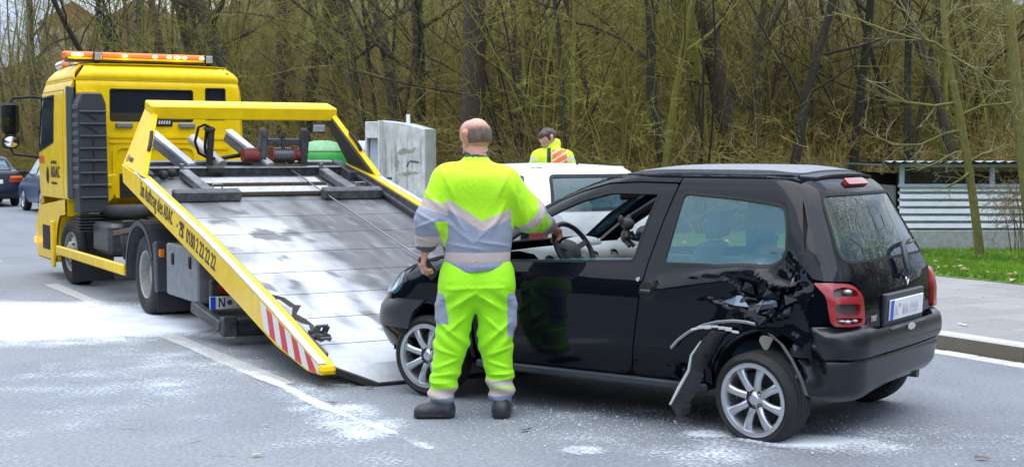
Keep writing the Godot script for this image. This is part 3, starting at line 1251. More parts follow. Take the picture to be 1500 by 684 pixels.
	# thicket: twigs nobody could count
	for kind in 3:
		var tm := MB.new()
		var tw := MB.new()
		if kind < 2:
			for s in 7:
				limb(tw, tw, Vector3(rng.randfn() * 0.25, 0, rng.randfn() * 0.25), (Vector3.UP + Vector3(rng.randfn(), 0, rng.randfn()) * 0.28).normalized(), rng.randf_range(2.2, 4.6), 0.013, 1, 3, 0.0, 1.3)
		else:
			for s in 12:
				limb(tw, tw, Vector3(rng.randfn() * 0.2, 0, rng.randfn() * 0.2), (Vector3.UP * 0.7 + Vector3(rng.randfn(), 0, rng.randfn()) * 0.5).normalized(), rng.randf_range(1.0, 2.0), 0.009, 1, 3, 0.02, 1.1)
		var mm := MultiMesh.new()
		mm.transform_format = MultiMesh.TRANSFORM_3D
		mm.use_colors = true
		mm.mesh = tw.mesh()
		var n := 1150
		mm.instance_count = n
		for k in n:
			var px := -60.0 + 1620.0 * pow(rng.randf(), 1.7) if k % 4 else rng.randf_range(1500, 2000)
			var u := (px - 750.0) / FOCAL
			var edge := maxf(24.5, 12.8 / (0.8704 * u + 0.4924)) + (6.0 if kind < 2 else 1.0)
			var a := edge + pow(rng.randf(), 1.3) * (45.0 if kind < 2 else 22.0)
			var p := floor_at(px, a) - Vector3(0, 0.1, 0)
			if k % 8 == 0:
				# the wood goes on beside and behind the photographer
				p = rq(rng.randf_range(-40, 6), 14.0 + 18.0 * pow(rng.randf(), 1.5), 0.0)
			mm.set_instance_transform(k, Transform3D(Basis(Vector3.UP, rng.randf() * TAU).scaled(Vector3.ONE * rng.randf_range(0.75, 1.5) * (2.0 if k % 8 == 0 else 1.0)), p))
			var f := (0.22 if rng.randf() < 0.4 else 0.6) + 1.0 * pow(rng.randf(), 1.6)
			var w := rng.randf()
			mm.set_instance_color(k, Color((0.255 + 0.02 * w) * f, (0.225 - 0.040 * w) * f, (0.034 + 0.055 * w) * f))
		var mi := MultiMeshInstance3D.new()
		mi.name = ["hazel_thicket", "birch_thicket", "undergrowth"][kind]
		mi.multimesh = mm
		var m := mat(Color(1, 1, 1), 0.95)
		m.vertex_color_use_as_albedo = true
		mi.material_override = m
		mi.set_meta("kind", "stuff")
		tag(mi, ["dense thicket of bare olive twigs filling the wood", "finer bare thicket stems between the trunks of the wood", "low tangle of bare undergrowth along the edge of the wood"][kind], "thicket")
		add_child(mi)
	# houses on the slope beyond the wood, seen through the twigs
	for h in [[215, 40, 150.0, 7.0, Color(0.50, 0.30, 0.16), "ochre house with an orange roof on the slope behind the light bar"], [300, 50, 140.0, 8.0, Color(0.55, 0.52, 0.50), "grey house on the slope behind the truck cab's right corner"], [110, 40, 160.0, 7.0, Color(0.45, 0.33, 0.24), "pale house far left on the slope above the truck cab"]]:
		var p := at(h[0], h[1], h[2])
		var t := thing("house", h[5], "house", Vector3(p.x, p.y - 4.0, p.z), rng.randf_range(-0.3, 0.3))
		var b := MB.new()
		b.box(Vector3(0, 1, 0), Vector3(h[3], 6, 7), 0.02)
		put("wall", b, mat(h[4], 0.9), t)
		var rf := MB.new()
		rf.prism(P2([-h[3] / 2 - 0.4, 0, h[3] / 2 + 0.4, 0, 0, 2.6]), -4.0, 4.0, 0.0, Vector3(0, 4.0, 0))
		put("roof", rf, mat(Color(0.22, 0.11, 0.06), 0.9), t)
		for k in 3:
			var wn := MB.new()
			wn.box(Vector3(-h[3] * 0.3 + k * h[3] * 0.3, 2.2, 3.52), Vector3(1.1, 1.3, 0.1), 0.01)
			put("window", wn, M.dark_glass, t)
	# hedge and trees on the near side of the road, behind the photographer
	var hb := MB.new()
	var nz := FastNoiseLite.new()
	nz.seed = 77
	nz.frequency = 0.25
	var rows := []
	for i in 190:
		var x := -55.0 + i * 1.4
		var row := PackedVector3Array()
		for k in 11:
			var y := k * 1.35
			row.append(rq(x, -13.0 - 1.2 * nz.get_noise_2d(x * 2.0, y * 6.0) - 0.03 * y * y, y * (0.8 + 0.4 * nz.get_noise_2d(x * 3.0, 5.0))))
		rows.append(row)
	hb.grid(rows, false, rq(20, -40, 3))
	struct("opposite_treeline", hb, rough_mat(Color(0.003, 0.006, 0.003), Color(0.018, 0.028, 0.012), Vector3(0.5, 0.5, 0.5), 0.9, 0.05, 5, 0.0, true))

# ---------------------------------------------------------------- shelter, grass, near trees
func shelter_and_verge() -> void:
	var t := thing("corrugated_shelter", "low shelter with pale corrugated wall, glazed band and wavy roof behind the grass verge", "shelter", Vector3(5.95, 0.0, -21.5))
	var L := 7.0
	var b := MB.new()
	b.box(Vector3(L / 2, 0.16, 0.04), Vector3(L, 0.36, 0.24), 0.01)
	put("concrete_base", b, rough_mat(Color(0.26, 0.27, 0.27), Color(0.40, 0.41, 0.41), Vector3(0.5, 0.5, 0.5), 0.9, 0.03, 5, 0.0, true), t)
	# one sheet bent into trapezoid ribs that run along the wall
	var c := MB.new()
	var y := 0.345
	var prof := []
	var pitch := 0.1125
	for k in 6:
		prof.append(Vector2(0.0, y)); prof.append(Vector2(0.0, y + 0.03)); prof.append(Vector2(0.11, y + 0.032)); prof.append(Vector2(0.10, y + 0.097)); prof.append(Vector2(0.0, y + 0.108))
		y += pitch
	prof.append(Vector2(0.0, 1.02))
	for k in prof.size() - 1:
		var p: Vector2 = prof[k]
		var q: Vector2 = prof[k + 1]
		c.q4(Vector3(0.02, p.y, p.x), Vector3(L, p.y, p.x), Vector3(L, q.y, q.x), Vector3(0.02, q.y, q.x), Vector3(0, (p.x - q.x) * 0 + signf(p.x - q.x) * 0.5, 1))
	put("corrugated_wall", c, rough_mat(Color(0.66, 0.70, 0.78), Color(0.80, 0.84, 0.90), Vector3(0.3, 0.3, 0.3), 0.5, 0.03, 4), t)
	var bl := mat(Color(0.30, 0.37, 0.46), 0.5)
	for x in [0.05, 1.44, 2.9, 4.4, 5.9]:
		var p := MB.new()
		p.box(Vector3(x, 1.18, 0.09), Vector3(0.07, 0.32, 0.07), 0.006)
		put("post", p, bl, t)
	for yy in [1.025, 1.335]:
		var p := MB.new()
		p.box(Vector3(L / 2, yy, 0.095), Vector3(L, 0.05, 0.09), 0.006)
		put("rail", p, bl, t)
	var wn := MB.new()
	wn.box(Vector3(L / 2, 1.18, 0.0), Vector3(L, 0.26, 0.008))
	put("glazing", wn, glass_mat(Color(0.03, 0.04, 0.03), 0.45), t)
	var bk := MB.new()
	bk.box(Vector3(L / 2, 0.6, -2.2), Vector3(L, 1.2, 0.1))
	put("back_wall", bk, mat(Color(0.06, 0.06, 0.055), 0.9), t)
	var sd := MB.new()
	sd.box(Vector3(-0.02, 0.55, -1.1), Vector3(0.06, 0.95, 2.1), 0.01)
	put("side_wall", sd, mat(Color(0.16, 0.18, 0.20), 0.8), t)
	# wavy roof sheet, waves run front to back
	var rf := MB.new()
	var rows := []
	for z in [0.28, -2.5]:
		var row := PackedVector3Array()
		for i in 141:
			var x := -0.28 + i * (L + 0.4) / 140.0
			row.append(Vector3(x, 1.395 + 0.018 * sin(x * TAU / 0.152) + (0.0 if z > 0 else -0.05), z))
		rows.append(row)
	rf.grid(rows, false, Vector3(3, -40, 0))
	put("wavy_roof", rf, rough_mat(Color(0.22, 0.23, 0.24), Color(0.45, 0.46, 0.48), Vector3(0.5, 0.5, 0.5), 0.6), t)
	var fa := MB.new()
	fa.box(Vector3(-0.14, 1.345, -1.1), Vector3(0.28, 0.03, 2.5), 0.004)
	put("eaves_board", fa, mat(Color(0.12, 0.13, 0.14), 0.8), t)

	# grass: tufts in their thousands
	var g := MB.new()
	for k in 7:
		var a := rng.randf() * TAU
		var o := Vector3(cos(a), 0, sin(a)) * rng.randf_range(0.0, 0.05)
		var w := Vector3(-sin(a), 0, cos(a)) * 0.005
		var tip := o * 1.8 + Vector3(rng.randfn() * 0.02, rng.randf_range(0.03, 0.075), rng.randfn() * 0.02)
		g.flat(o - w, o + w, tip, Vector3(0, 1, 0.4))
	var mm := MultiMesh.new()
	mm.transform_format = MultiMesh.TRANSFORM_3D
	mm.use_colors = true
	mm.mesh = g.mesh()
	var n := 16000
	mm.instance_count = n
	var nz := FastNoiseLite.new()
	nz.frequency = 0.6
	nz.fractal_octaves = 3
	for k in n:
		var s := rng.randf_range(6.0, 20.0)
		var q := 12.2 + pow(rng.randf(), 1.1) * 5.5
		var p := rq(s, q)
		p.y = hill(s, q)
		mm.set_instance_transform(k, Transform3D(Basis(Vector3.UP, rng.randf() * TAU).scaled(Vector3.ONE * rng.randf_range(0.7, 1.3)), p))
		var f := 0.85 + 0.5 * nz.get_noise_2d(s, q) + rng.randf_range(-0.2, 0.2)
		mm.set_instance_color(k, Color(0.15 * f, 0.30 * f, 0.010 * f))
	var mi := MultiMeshInstance3D.new()
	mi.name = "grass"
	mi.multimesh = mm
	var gm := mat(Color(1, 1, 1), 0.8)
	gm.vertex_color_use_as_albedo = true
	gm.backlight_enabled = true
	gm.backlight = Color(0.3, 0.45, 0.1)
	mi.material_override = gm
	mi.set_meta("kind", "stuff")
	tag(mi, "bright green spring grass on the verge between pavement and shelter", "grass")
	add_child(mi)
	var tf := MB.new()
	var ss := []
	for i in 20:
		var row := PackedVector3Array()
		for j in 10:
			var s := 4.0 + i * 1.0
			var q := 12.13 + j * 0.6
			row.append(rq(s, q, hill(s, q) + 0.012))
		ss.append(row)
	tf.grid(ss, false, Vector3(0, -100, 0))
	struct("grass_verge", tf, rough_mat(Color(0.06, 0.12, 0.010), Color(0.11, 0.20, 0.016), Vector3(0.8, 0.8, 0.8), 0.95, 0.05, 4, 0.0, true))
	# fallen leaves
	var lf := MB.new()
	lf.ribbon([Vector3(-0.03, 0, 0), Vector3(0, 0.008, 0.018), Vector3(0.035, 0.004, 0)], [Vector3(-0.03, 0, -0.002), Vector3(0, 0.012, -0.018), Vector3(0.035, 0.004, -0.002)], 0.001)
	var ml := MultiMesh.new()
	ml.transform_format = MultiMesh.TRANSFORM_3D
	ml.use_colors = true
	ml.mesh = lf.mesh()
	ml.instance_count = 240
	for k in 240:
		var s := rng.randf_range(6.5, 18.0)
		var q := 12.0 + absf(rng.randfn()) * 1.6 if k % 5 else rng.randf_range(8.6, 12.2)
		var p := rq(s, q)
		p.y = (hill(s, q) + 0.035) if q > 12.12 else 0.132
		ml.set_instance_transform(k, Transform3D(Basis.from_euler(Vector3(rng.randfn() * 0.3, rng.randf() * TAU, rng.randfn() * 0.3)).scaled(Vector3.ONE * rng.randf_range(0.6, 1.9) * (1.0 if k % 5 else 0.5)), p))
		var f := rng.randf()
		ml.set_instance_color(k, Color(0.30, 0.20, 0.10).lerp(Color(0.55, 0.50, 0.42), f * f))
	var li := MultiMeshInstance3D.new()
	li.name = "fallen_leaves"
	li.multimesh = ml
	li.material_override = mat(Color(1, 1, 1), 0.8)
	li.material_override.vertex_color_use_as_albedo = true
	li.set_meta("kind", "stuff")
	tag(li, "dry fallen leaves scattered on the grass verge and its edge", "leaves")
	add_child(li)

	# the pale leaning tree before the shelter, and its neighbour at the picture's edge
	var mossy := bark(Color(0.085, 0.080, 0.020), Color(0.24, 0.22, 0.07))
	var pale := mat(Color(0.27, 0.25, 0.15), 0.9)
	var D := 19.6
	var a := thing("pale_tree", "thin pale mossy tree leaning left in front of the corrugated shelter", "tree", Vector3())
	var tr := MB.new()
	var tw := MB.new()
	var line := [[1437, 372, 8.5], [1428, 300, 7.5], [1418, 230, 7.0], [1408, 170, 6.5], [1396, 115, 6.0], [1386, 60, 5.2], [1382, 0, 4.6], [1376, -90, 3.6], [1372, -170, 2.4]]
	var pts := []
	var rad := []
	for l in line:
		pts.append(at(l[0], l[1], D))
		rad.append(l[2] * 0.82 / FOCAL * D)
	tr.tube(pts, rad, 10, false)
	for br in [[[1396, 108], [1375, 78], [1352, 52], [1333, 25], [1318, 0], [1300, -40]], [[1388, 75], [1370, 62], [1348, 58], [1300, 45], [1262, 30], [1220, 18]], [[1352, 55], [1390, 78], [1430, 102], [1465, 124], [1500, 146], [1530, 160]], [[1412, 190], [1385, 196], [1350, 212], [1310, 212], [1285, 200], [1262, 185]], [[1420, 222], [1400, 224], [1370, 240], [1345, 250]], [[1404, 150], [1370, 155], [1330, 150], [1295, 130], [1270, 118]], [[1410, 168], [1440, 155], [1475, 152], [1500, 148]], [[1424, 250], [1410, 262], [1388, 275]], [[1384, 30], [1400, 12], [1420, -20]], [[1422, 238], [1440, 226], [1462, 220]]]:
		var bp := []
		var rr := []
		var zz := D
		for i in br.size():
			zz += rng.randf_range(-0.22, 0.22) if i else 0.0
			bp.append(at(br[i][0], br[i][1], zz))
			rr.append(lerpf(2.6, 0.7, float(i) / br.size()) / FOCAL * D)
		tr.tube(bp, rr, 5, false)
		for k in range(1, bp.size()):
			for w in 2:
				var dd: Vector3 = ((bp[k] - bp[k - 1]).normalized() + Vector3(rng.randfn(), rng.randfn() + 0.2, rng.randfn()) * 0.5).normalized()
				limb(tw, tw, bp[k - 1].lerp(bp[k], rng.randf()), dd, rng.randf_range(0.3, 0.8), 0.007, 2, 3, 0.0, 0.8)
	put("trunk", tr, mossy, a)
	put("twigs", tw, pale, a).set_meta("kind", "stuff")
	var a2 := thing("pale_tree", "mossy tree trunk cut by the right edge of the picture above the dry shrub", "tree", Vector3())
	tr = MB.new()
	tw = MB.new()
	pts = []
	rad = []
	for l in [[1516, 372, 10], [1508, 300, 9.5], [1500, 230, 9], [1493, 160, 8.5], [1486, 80, 8], [1478, 0, 7], [1470, -100, 5.5], [1466, -180, 3]]:
		pts.append(at(l[0], l[1], 18.9))
		rad.append(l[2] / FOCAL * 18.9)
	tr.tube(pts, rad, 10, false)
	for k in 9:
		limb(tr, tw, pts[2].lerp(pts[6], rng.randf()), Vector3(-1, rng.randf_range(0.1, 0.9), rng.randfn() * 0.4).normalized(), rng.randf_range(0.7, 1.6), 0.016, 1, 3, 0.0, 0.9)
	put("trunk", tr, mossy, a2)
	put("twigs", tw, pale, a2).set_meta("kind", "stuff")
	# dry arching shrub
	var sh := thing("dry_shrub", "dry brown shrub of arching bare stems at the right edge before the shelter", "shrub", Vector3())
	var st := MB.new()
	var fine := MB.new()
	for k in 18:
		var foot := at(rng.randf_range(1486, 1530), 371, 19.2) + Vector3(0, 0, rng.randf_range(-0.4, 0.4))
		var out := Vector3(-rng.randf_range(0.05, 0.5), 0, rng.randfn() * 0.3)
		var hgt := rng.randf_range(0.7, 1.5)
		var ps := []
		var rr2 := []
		for i in 8:
			var u := i / 7.0
			ps.append(foot + out * u + Vector3(rng.randfn() * 0.012, hgt * (1.0 - pow(1.0 - u, 2.0)) - 0.55 * u * u * u * hgt, rng.randfn() * 0.012))
			rr2.append(0.006 * (1.0 - 0.7 * u))
		st.tube(ps, rr2, 4, false)
		for w in 5:
			limb(fine, fine, ps[3 + w % 4], (out.normalized() + Vector3(rng.randfn() * 0.5, rng.randfn() * 0.6 - 0.2, rng.randfn() * 0.5)).normalized(), rng.randf_range(0.2, 0.5), 0.004, 2, 3, 0.05, 0.9)
	put("stems", st, mat(Color(0.17, 0.13, 0.08), 0.9), sh)
	put("twigs", fine, mat(Color(0.24, 0.18, 0.10), 0.9), sh).set_meta("kind", "stuff")

# ---------------------------------------------------------------- containers
func containers() -> void:
	# clothing bank, side view towards the road
	var t := thing("clothing_container", "tall grimy white metal clothing container with a drop slot, standing on the pavement", "container", Vector3(-2.41, 0.13, -25.0), -0.16)
	var grime := rough_mat(Color(0.40, 0.41, 0.37), Color(0.70, 0.73, 0.75), Vector3(0.55, 0.28, 0.55), 0.6, 0.018, 5)
	var W := 0.80
	var b := MB.new()
	# body seen from its flank: roof falls away to the right
	b.prism(P2([0, 0.05, W, 0.05, W, 1.82, 0.40, 1.93, 0, 1.98]), -0.30, -1.25, 0.015)
	b.prism(P2([0, 0.05, 0.03, 0.05, 0.03, 1.97, 0, 1.975]), -0.30, 0.0, 0.0)
	put("body", b, grime, t)
	# front face with a drop hatch in the narrow side, turned towards the left
	var fr := MB.new()
	fr.box(Vector3(-0.12, 1.80, -0.62), Vector3(0.24, 0.30, 1.2), 0.012)
	fr.box(Vector3(-0.12, 0.56, -0.62), Vector3(0.24, 1.02, 1.2), 0.012)
	fr.box(Vector3(-0.225, 1.36, -0.62), Vector3(0.03, 0.58, 1.2), 0.006)
	put("front_panel", fr, grime, t)
	var ht := MB.new()
	ht.box(Vector3(-0.105, 1.36, -0.62), Vector3(0.19, 0.57, 0.9), 0.01, Basis(Vector3(0, 0, 1), -0.05))
	put("drop_hatch", ht, mat(Color(0.52, 0.57, 0.66), 0.5), t)
	var lg := MB.new()
	lg.box(Vector3(0.42, 1.99, -0.60), Vector3(0.07, 0.2, 0.02), 0.004)
	put("lifting_lug", lg, M.white_paint, t)
	# stains: a thin film of dried dirt on the flank
	var sn := FastNoiseLite.new()
	sn.seed = 6
	sn.frequency = 0.02
	sn.fractal_octaves = 5
	var im := Image.create(160, 320, false, Image.FORMAT_RGBA8)
	for j in 320:
		for i in 160:
			var u := i / 160.0
			var v := j / 320.0
			var n := sn.get_noise_2d(i * 1.6, j * 2.2)
			var arc := maxf(gauss(u, v, 0.55, 0.235 - 0.05 * (u - 0.3), 0.30, 0.035), maxf(gauss(u, v, 0.33, 0.36, 0.06, 0.12), gauss(u, v, 0.62, 0.49 - 0.06 * u, 0.28, 0.025)))
			var al := smoothstep(0.30, 0.75, arc + 0.45 * n) * 0.42
			# rain streaks running down
			al = maxf(al, 0.34 * smoothstep(0.05, 0.5, sn.get_noise_2d(i * 4.0, j * 0.22) + 0.12 * n) * smoothstep(0.0, 0.2, v))
			im.set_pixel(i, j, Color(0.52, 0.48, 0.36, al))
	var sm := StandardMaterial3D.new()
	sm.albedo_texture = ImageTexture.create_from_image(im)
	sm.transparency = BaseMaterial3D.TRANSPARENCY_ALPHA
	sm.roughness = 0.9
	sm.texture_repeat = false
	var sc := MB.new()
	sc.sheet(Vector3(0.01, 0.06, -0.297), Vector3(W - 0.01, 0.06, -0.297), Vector3(W - 0.01, 1.81, -0.297), Vector3(0.01, 1.81, -0.297), Vector3(0, 0, 1))
	put("dirt_film", sc, sm, t)
	var dk := MB.new()
	dk.box(Vector3(0.14, 0.93, -0.298), Vector3(0.10, 0.04, 0.006))
	dk.box(Vector3(0.48, 1.18, -0.298), Vector3(0.035, 0.1, 0.006), 0, Basis(Vector3(0, 0, 1), -0.3))
	dk.box(Vector3(0.60, 1.23, -0.298), Vector3(0.18, 0.035, 0.006), 0, Basis(Vector3(0, 0, 1), -0.1))
	put("torn_sticker", dk, mat(Color(0.09, 0.10, 0.11), 0.8), t)
	for p in [[-0.18, 0.92], [-0.06, 0.92], [-0.12, 0.78], [-0.05, 0.64]]:
		var s := MB.new()
		s.box(Vector3(p[0], p[1], -0.016), Vector3(0.035, 0.03, 0.004))
		put("sticker", s, mat(Color(0.16, 0.17, 0.2), 0.7), t)
	# igloo-shaped glass banks
	var gb := thing("glass_bank", "green domed bottle bank seen through the portal frame", "bottle bank", Vector3(-3.46, 0.13, -25.4))
	var dome := MB.new()
	dome.lathe([Vector2(0.50, 0.0), Vector2(0.50, 1.28), Vector2(0.48, 1.36), Vector2(0.42, 1.45), Vector2(0.30, 1.56), Vector2(0.14, 1.60), Vector2(0.0, 1.605)], 30, Vector3(), Basis(Vector3(1, 0, 0), Vector3(0, 0, -1), Vector3(0, 1, 0)))
	put("body", dome, rough_mat(Color(0.004, 0.20, 0.012), Color(0.012, 0.30, 0.03), Vector3(0.7, 0.7, 0.7), 0.4), gb)
	var cap := MB.new()
	cap.lathe([Vector2(0.455, 1.425), Vector2(0.43, 1.48), Vector2(0.31, 1.57), Vector2(0.14, 1.612), Vector2(0.0, 1.618)], 30, Vector3(), Basis(Vector3(1, 0, 0), Vector3(0, 0, -1), Vector3(0, 1, 0)))
	put("lid", cap, rough_mat(Color(0.13, 0.32, 0.14), Color(0.24, 0.46, 0.24), Vector3(0.7, 0.7, 0.7), 0.5), gb)
	var sl := MB.new()
	sl.box(Vector3(0, 1.0, 0.47), Vector3(0.22, 0.22, 0.10), 0.02)
	put("bottle_slot", sl, M.black, gb)
	var wb := copy_of(gb, Vector3(-2.86, 0.13, -26.4), 0.4, "grey-white domed bottle bank half hidden behind the white clothing container")
	for c in wb.get_children():
		if c.name != "bottle_slot":
			c.material_override = rough_mat(Color(0.42, 0.43, 0.45), Color(0.62, 0.63, 0.66), Vector3(1, 1, 1), 0.6)

# ---------------------------------------------------------------- wheels (axle along z, outer face towards -z)
func car_wheel(parent: Node3D, called: String, p: Vector3, R: float, wd: float, rim: float, spokes: int, style: int, right := false, toe := 0.0, camber := 0.0) -> Node3D:
	var t := Node3D.new()
	t.name = called
	parent.add_child(t, true)
	t.position = p
	t.rotation = Vector3(camber, (PI if right else 0.0) + toe, 0)
	var h := wd / 2
	var ty := MB.new()
	var pr := [Vector2(rim - 0.012, -h + 0.012), Vector2(rim + 0.004, -h + 0.004), Vector2(rim + 0.02, -h - 0.001), Vector2((rim + R) / 2, -h - 0.007), Vector2(R - 0.022, -h + 0.003), Vector2(R - 0.008, -h + 0.013)]
	# tread with grooves
	for k in 5:
		var z0 := lerpf(-h + 0.022, h - 0.022, k / 5.0)
		var z1 := lerpf(-h + 0.022, h - 0.022, (k + 0.84) / 5.0)
		var z2 := lerpf(-h + 0.022, h - 0.022, (k + 0.86) / 5.0)
		var z3 := lerpf(-h + 0.022, h - 0.022, (k + 0.98) / 5.0)
		pr.append(Vector2(R - 0.001 * absf(k - 2), z0)); pr.append(Vector2(R - 0.001 * absf(k - 2), z1))
		if k < 4:
			pr.append(Vector2(R - 0.007, z2)); pr.append(Vector2(R - 0.007, z3))
	pr.append_array([Vector2(R - 0.008, h - 0.013), Vector2(R - 0.022, h - 0.003), Vector2((rim + R) / 2, h + 0.006), Vector2(rim, h - 0.004)])
	ty.lathe(pr, 48)
	put("tyre", ty, M.rubber, t)
	var rm := MB.new()
	if style == 0:
		# deep alloy with stout spokes
		rm.lathe([Vector2(rim + 0.006, -h + 0.010), Vector2(rim + 0.008, -h - 0.002), Vector2(rim - 0.002, -h - 0.006), Vector2(rim - 0.016, -h - 0.002), Vector2(rim - 0.024, -h + 0.016), Vector2(rim - 0.030, -h + 0.034), Vector2(rim - 0.036, h - 0.02), Vector2(rim, h)], 44)
		rm.lathe([Vector2(0.0, -h + 0.012), Vector2(0.026, -h + 0.013), Vector2(0.030, -h + 0.018), Vector2(0.044, -h + 0.026), Vector2(0.066, -h + 0.032), Vector2(0.070, -h + 0.060)], 28)
		for k in spokes:
			var a := TAU * (k + 0.35) / spokes
			var e := Vector3(cos(a), sin(a), 0)
			var s := Vector3(-sin(a), cos(a), 0)
			var rows := []
			for i in 6:
				var u := i / 5.0
				var rr := lerpf(0.050, rim - 0.020, u)
				var w := 0.0205 + 0.010 * pow(u, 3.0) + 0.005 * pow(1.0 - u, 3.0)
				var zc := -h + 0.036 - 0.014 * sin(u * PI * 0.9) - 0.006 * u
				var row := PackedVector3Array()
				for q in 10:
					var b := TAU * q / 10.0
					row.append(e * rr + s * cos(b) * w + Vector3(0, 0, zc + sin(b) * 0.019))
				rows.append(row)
			rm.grid(rows, true, (e * rim * 0.5) + Vector3(0, 0, -h + 0.04))
	else:
		rm.lathe([Vector2(rim + 0.006, -h + 0.008), Vector2(rim - 0.004, -h - 0.002), Vector2(rim - 0.02, -h + 0.01), Vector2(rim - 0.03, -h + 0.05)], 32)
		rm.lathe([Vector2(0, -h + 0.004), Vector2(0.05, -h + 0.006), Vector2(0.08, -h + 0.02)], 20)
		for k in spokes:
			var a := TAU * k / spokes
			rm.box(Vector3(cos(a), sin(a), 0) * rim * 0.55 + Vector3(0, 0, -h + 0.024), Vector3(rim * 0.85, 0.05, 0.024), 0.006, Basis(Vector3(0, 0, 1), a))
	put("rim", rm, M.alloy, t)
	var dk := MB.new()
	dk.lathe([Vector2(0, -h + 0.075), Vector2(rim * 0.72, -h + 0.07), Vector2(rim - 0.034, -h + 0.09)], 28)
	put("brake_disc", dk, mat(Color(0.035, 0.035, 0.037), 0.5, 0.5), t)
	if style == 0:
		for k in 4:
			var a := TAU * (k + 0.5) / 4.0
			var nt := MB.new()
			nt.lathe([Vector2(0.0, -h + 0.028), Vector2(0.011, -h + 0.028), Vector2(0.011, -h + 0.018), Vector2(0.014, -h + 0.018)], 10, Vector3(cos(a) * 0.047, sin(a) * 0.047, 0))
			put("wheel_nut", nt, M.black, t)
	return t

func gauss(x: float, y: float, cx: float, cy: float, sx: float, sy: float) -> float:
	return exp(-((x - cx) * (x - cx) / (sx * sx) + (y - cy) * (y - cy) / (sy * sy)))

# ---------------------------------------------------------------- the crashed car
func crashed_car() -> void:
	var t := thing("crashed_hatchback", "small black hatchback with a crushed left rear quarter and grey roof", "car", Vector3(1.82, 0, -8.12), CAR_TURN)
	var w := Wall.new()
	w.W = P2([0.22, 0.70, 0.28, 0.745, 0.36, 0.775, 0.5, 0.795, 0.62, 0.800, 0.73, 0.800, 0.78, 0.795, 0.82, 0.785, 0.92, 0.752, 1.0, 0.722, 1.2, 0.648, 1.36, 0.580, 1.40, 0.553, 1.44, 0.505])
	w.XR = P2([0.22, -0.36, 0.35, -0.41, 0.60, -0.435, 0.76, -0.432, 0.88, -0.405, 1.0, -0.355, 1.17, -0.272, 1.335, -0.185, 1.40, -0.125, 1.44, -0.04])
	w.XF = P2([0.22, 2.70, 0.35, 2.82, 0.5, 2.85, 0.62, 2.83, 0.72, 2.76, 0.80, 2.66, 0.88, 2.44, 0.935, 2.17, 0.965, 2.075, 1.12, 1.80, 1.27, 1.52, 1.38, 1.26, 1.44, 1.06])
	w.RR = P2([0.22, 0.20, 0.9, 0.20, 1.4, 0.17, 1.44, 0.16])
	w.RF = P2([0.22, 0.36, 0.85, 0.36, 1.0, 0.24, 1.44, 0.20])
	w.bow_r = 0.05
	w.bow_f = 0.10
	var nz := FastNoiseLite.new()
	nz.seed = 12
	nz.frequency = 2.3
	nz.fractal_octaves = 1
	var cel := FastNoiseLite.new()
	cel.noise_type = FastNoiseLite.TYPE_CELLULAR
	cel.cellular_return_type = FastNoiseLite.RETURN_DISTANCE2_SUB
	cel.frequency = 5.0
	cel.seed = 4
	# sharp creases in the crushed sheet: from, to, width, height (outwards)
	var creases_list := [[0.44, 0.875, 0.02, 0.935, 0.020, 0.020], [0.22, 0.87, -0.06, 0.70, 0.030, -0.034], [0.06, 0.92, -0.20, 0.77, 0.026, 0.034], [-0.02, 0.71, -0.22, 0.83, 0.024, -0.038], [0.20, 0.70, 0.00, 0.81, 0.022, 0.030], [-0.04, 0.645, -0.19, 0.70, 0.020, 0.034], [0.32, 0.77, 0.12, 0.715, 0.022, -0.022], [-0.10, 0.99, -0.17, 0.80, 0.022, -0.022], [0.12, 0.78, -0.14, 0.74, 0.018, 0.026], [0.60, 0.36, 0.42, 0.34, 0.020, -0.016]]
	w.dent = func(p: Vector3, x: float, y: float, sg: float) -> Vector3:
		var o := Vector3()
		if sg < 0.0 and x < 0.85:
			var g := gauss(x, y, -0.06, 0.76, 0.26, 0.17)
			var g2 := gauss(x, y, 0.30, 0.86, 0.34, 0.055)
			var f := absf(nz.get_noise_2d(x * 1.3, y * 1.0)) * 1.7
			o.z -= folds(Vector3(x, y, 0), creases_list)
			var yc := 0.785 + (0.67 - x) * 0.185
			var ridge := smoothstep(0.75, 0.62, x) * smoothstep(-0.12, 0.05, x)
			if y > yc:
				o.z -= ridge * 0.030 * smoothstep(yc + 0.10, yc, y)
			else:
				o.z -= ridge * 0.030 * exp(-pow((y - yc) / 0.045, 2.0))
			var c := cel.get_noise_2d(x, y * 1.2)
			var inw := g * (0.045 + 0.042 * f + 0.018 * c)
			inw += 0.035 * gauss(x, y, 0.48, 0.33, 0.10, 0.05) * sin(x * 40.0)
			o.z += inw
			o.y += g * 0.05 * nz.get_noise_2d(x * 1.5 + 9.0, y * 1.5)
			o.x += g * 0.05 * nz.get_noise_2d(x * 1.5 - 9.0, y * 1.5)
		return o
	var L := func(x: float, y: float) -> Vector3: return w.side(x, y, -1.0)
	var R := func(x: float, y: float) -> Vector3: return w.side(x, y, 1.0)
	var RE := func(z: float, y: float) -> Vector3: return w.rear(z, y)
	var FR := func(z: float, y: float) -> Vector3: return w.front(z, y)
	var core := Vector3(1.1, 0.75, 0)
	var door := soft(P2([0.64, 1.385, 0.70, 1.15, 0.745, 0.93, 0.80, 0.55, 0.835, 0.32, 0.90, 0.275, 1.05, 0.268, 1.90, 0.268, 1.96, 0.33, 1.98, 0.60, 1.98, 0.955, 1.72, 1.125, 1.45, 1.268, 1.30, 1.325, 1.10, 1.378, 0.9, 1.388]), 0.02, 3)
	var door_hole := soft(P2([0.745, 1.335, 0.80, 1.13, 0.835, 0.932, 1.2, 0.914, 1.90, 0.888, 1.88, 0.945, 1.68, 1.085, 1.43, 1.218, 1.28, 1.283, 1.08, 1.335]), 0.03, 3)
	var arch_r := []
	for k in 15:
		var a := PI * (k / 14.0)
		arch_r.append_array([0.0 - 0.325 * cos(a), 0.28 + 0.325 * sin(a)])
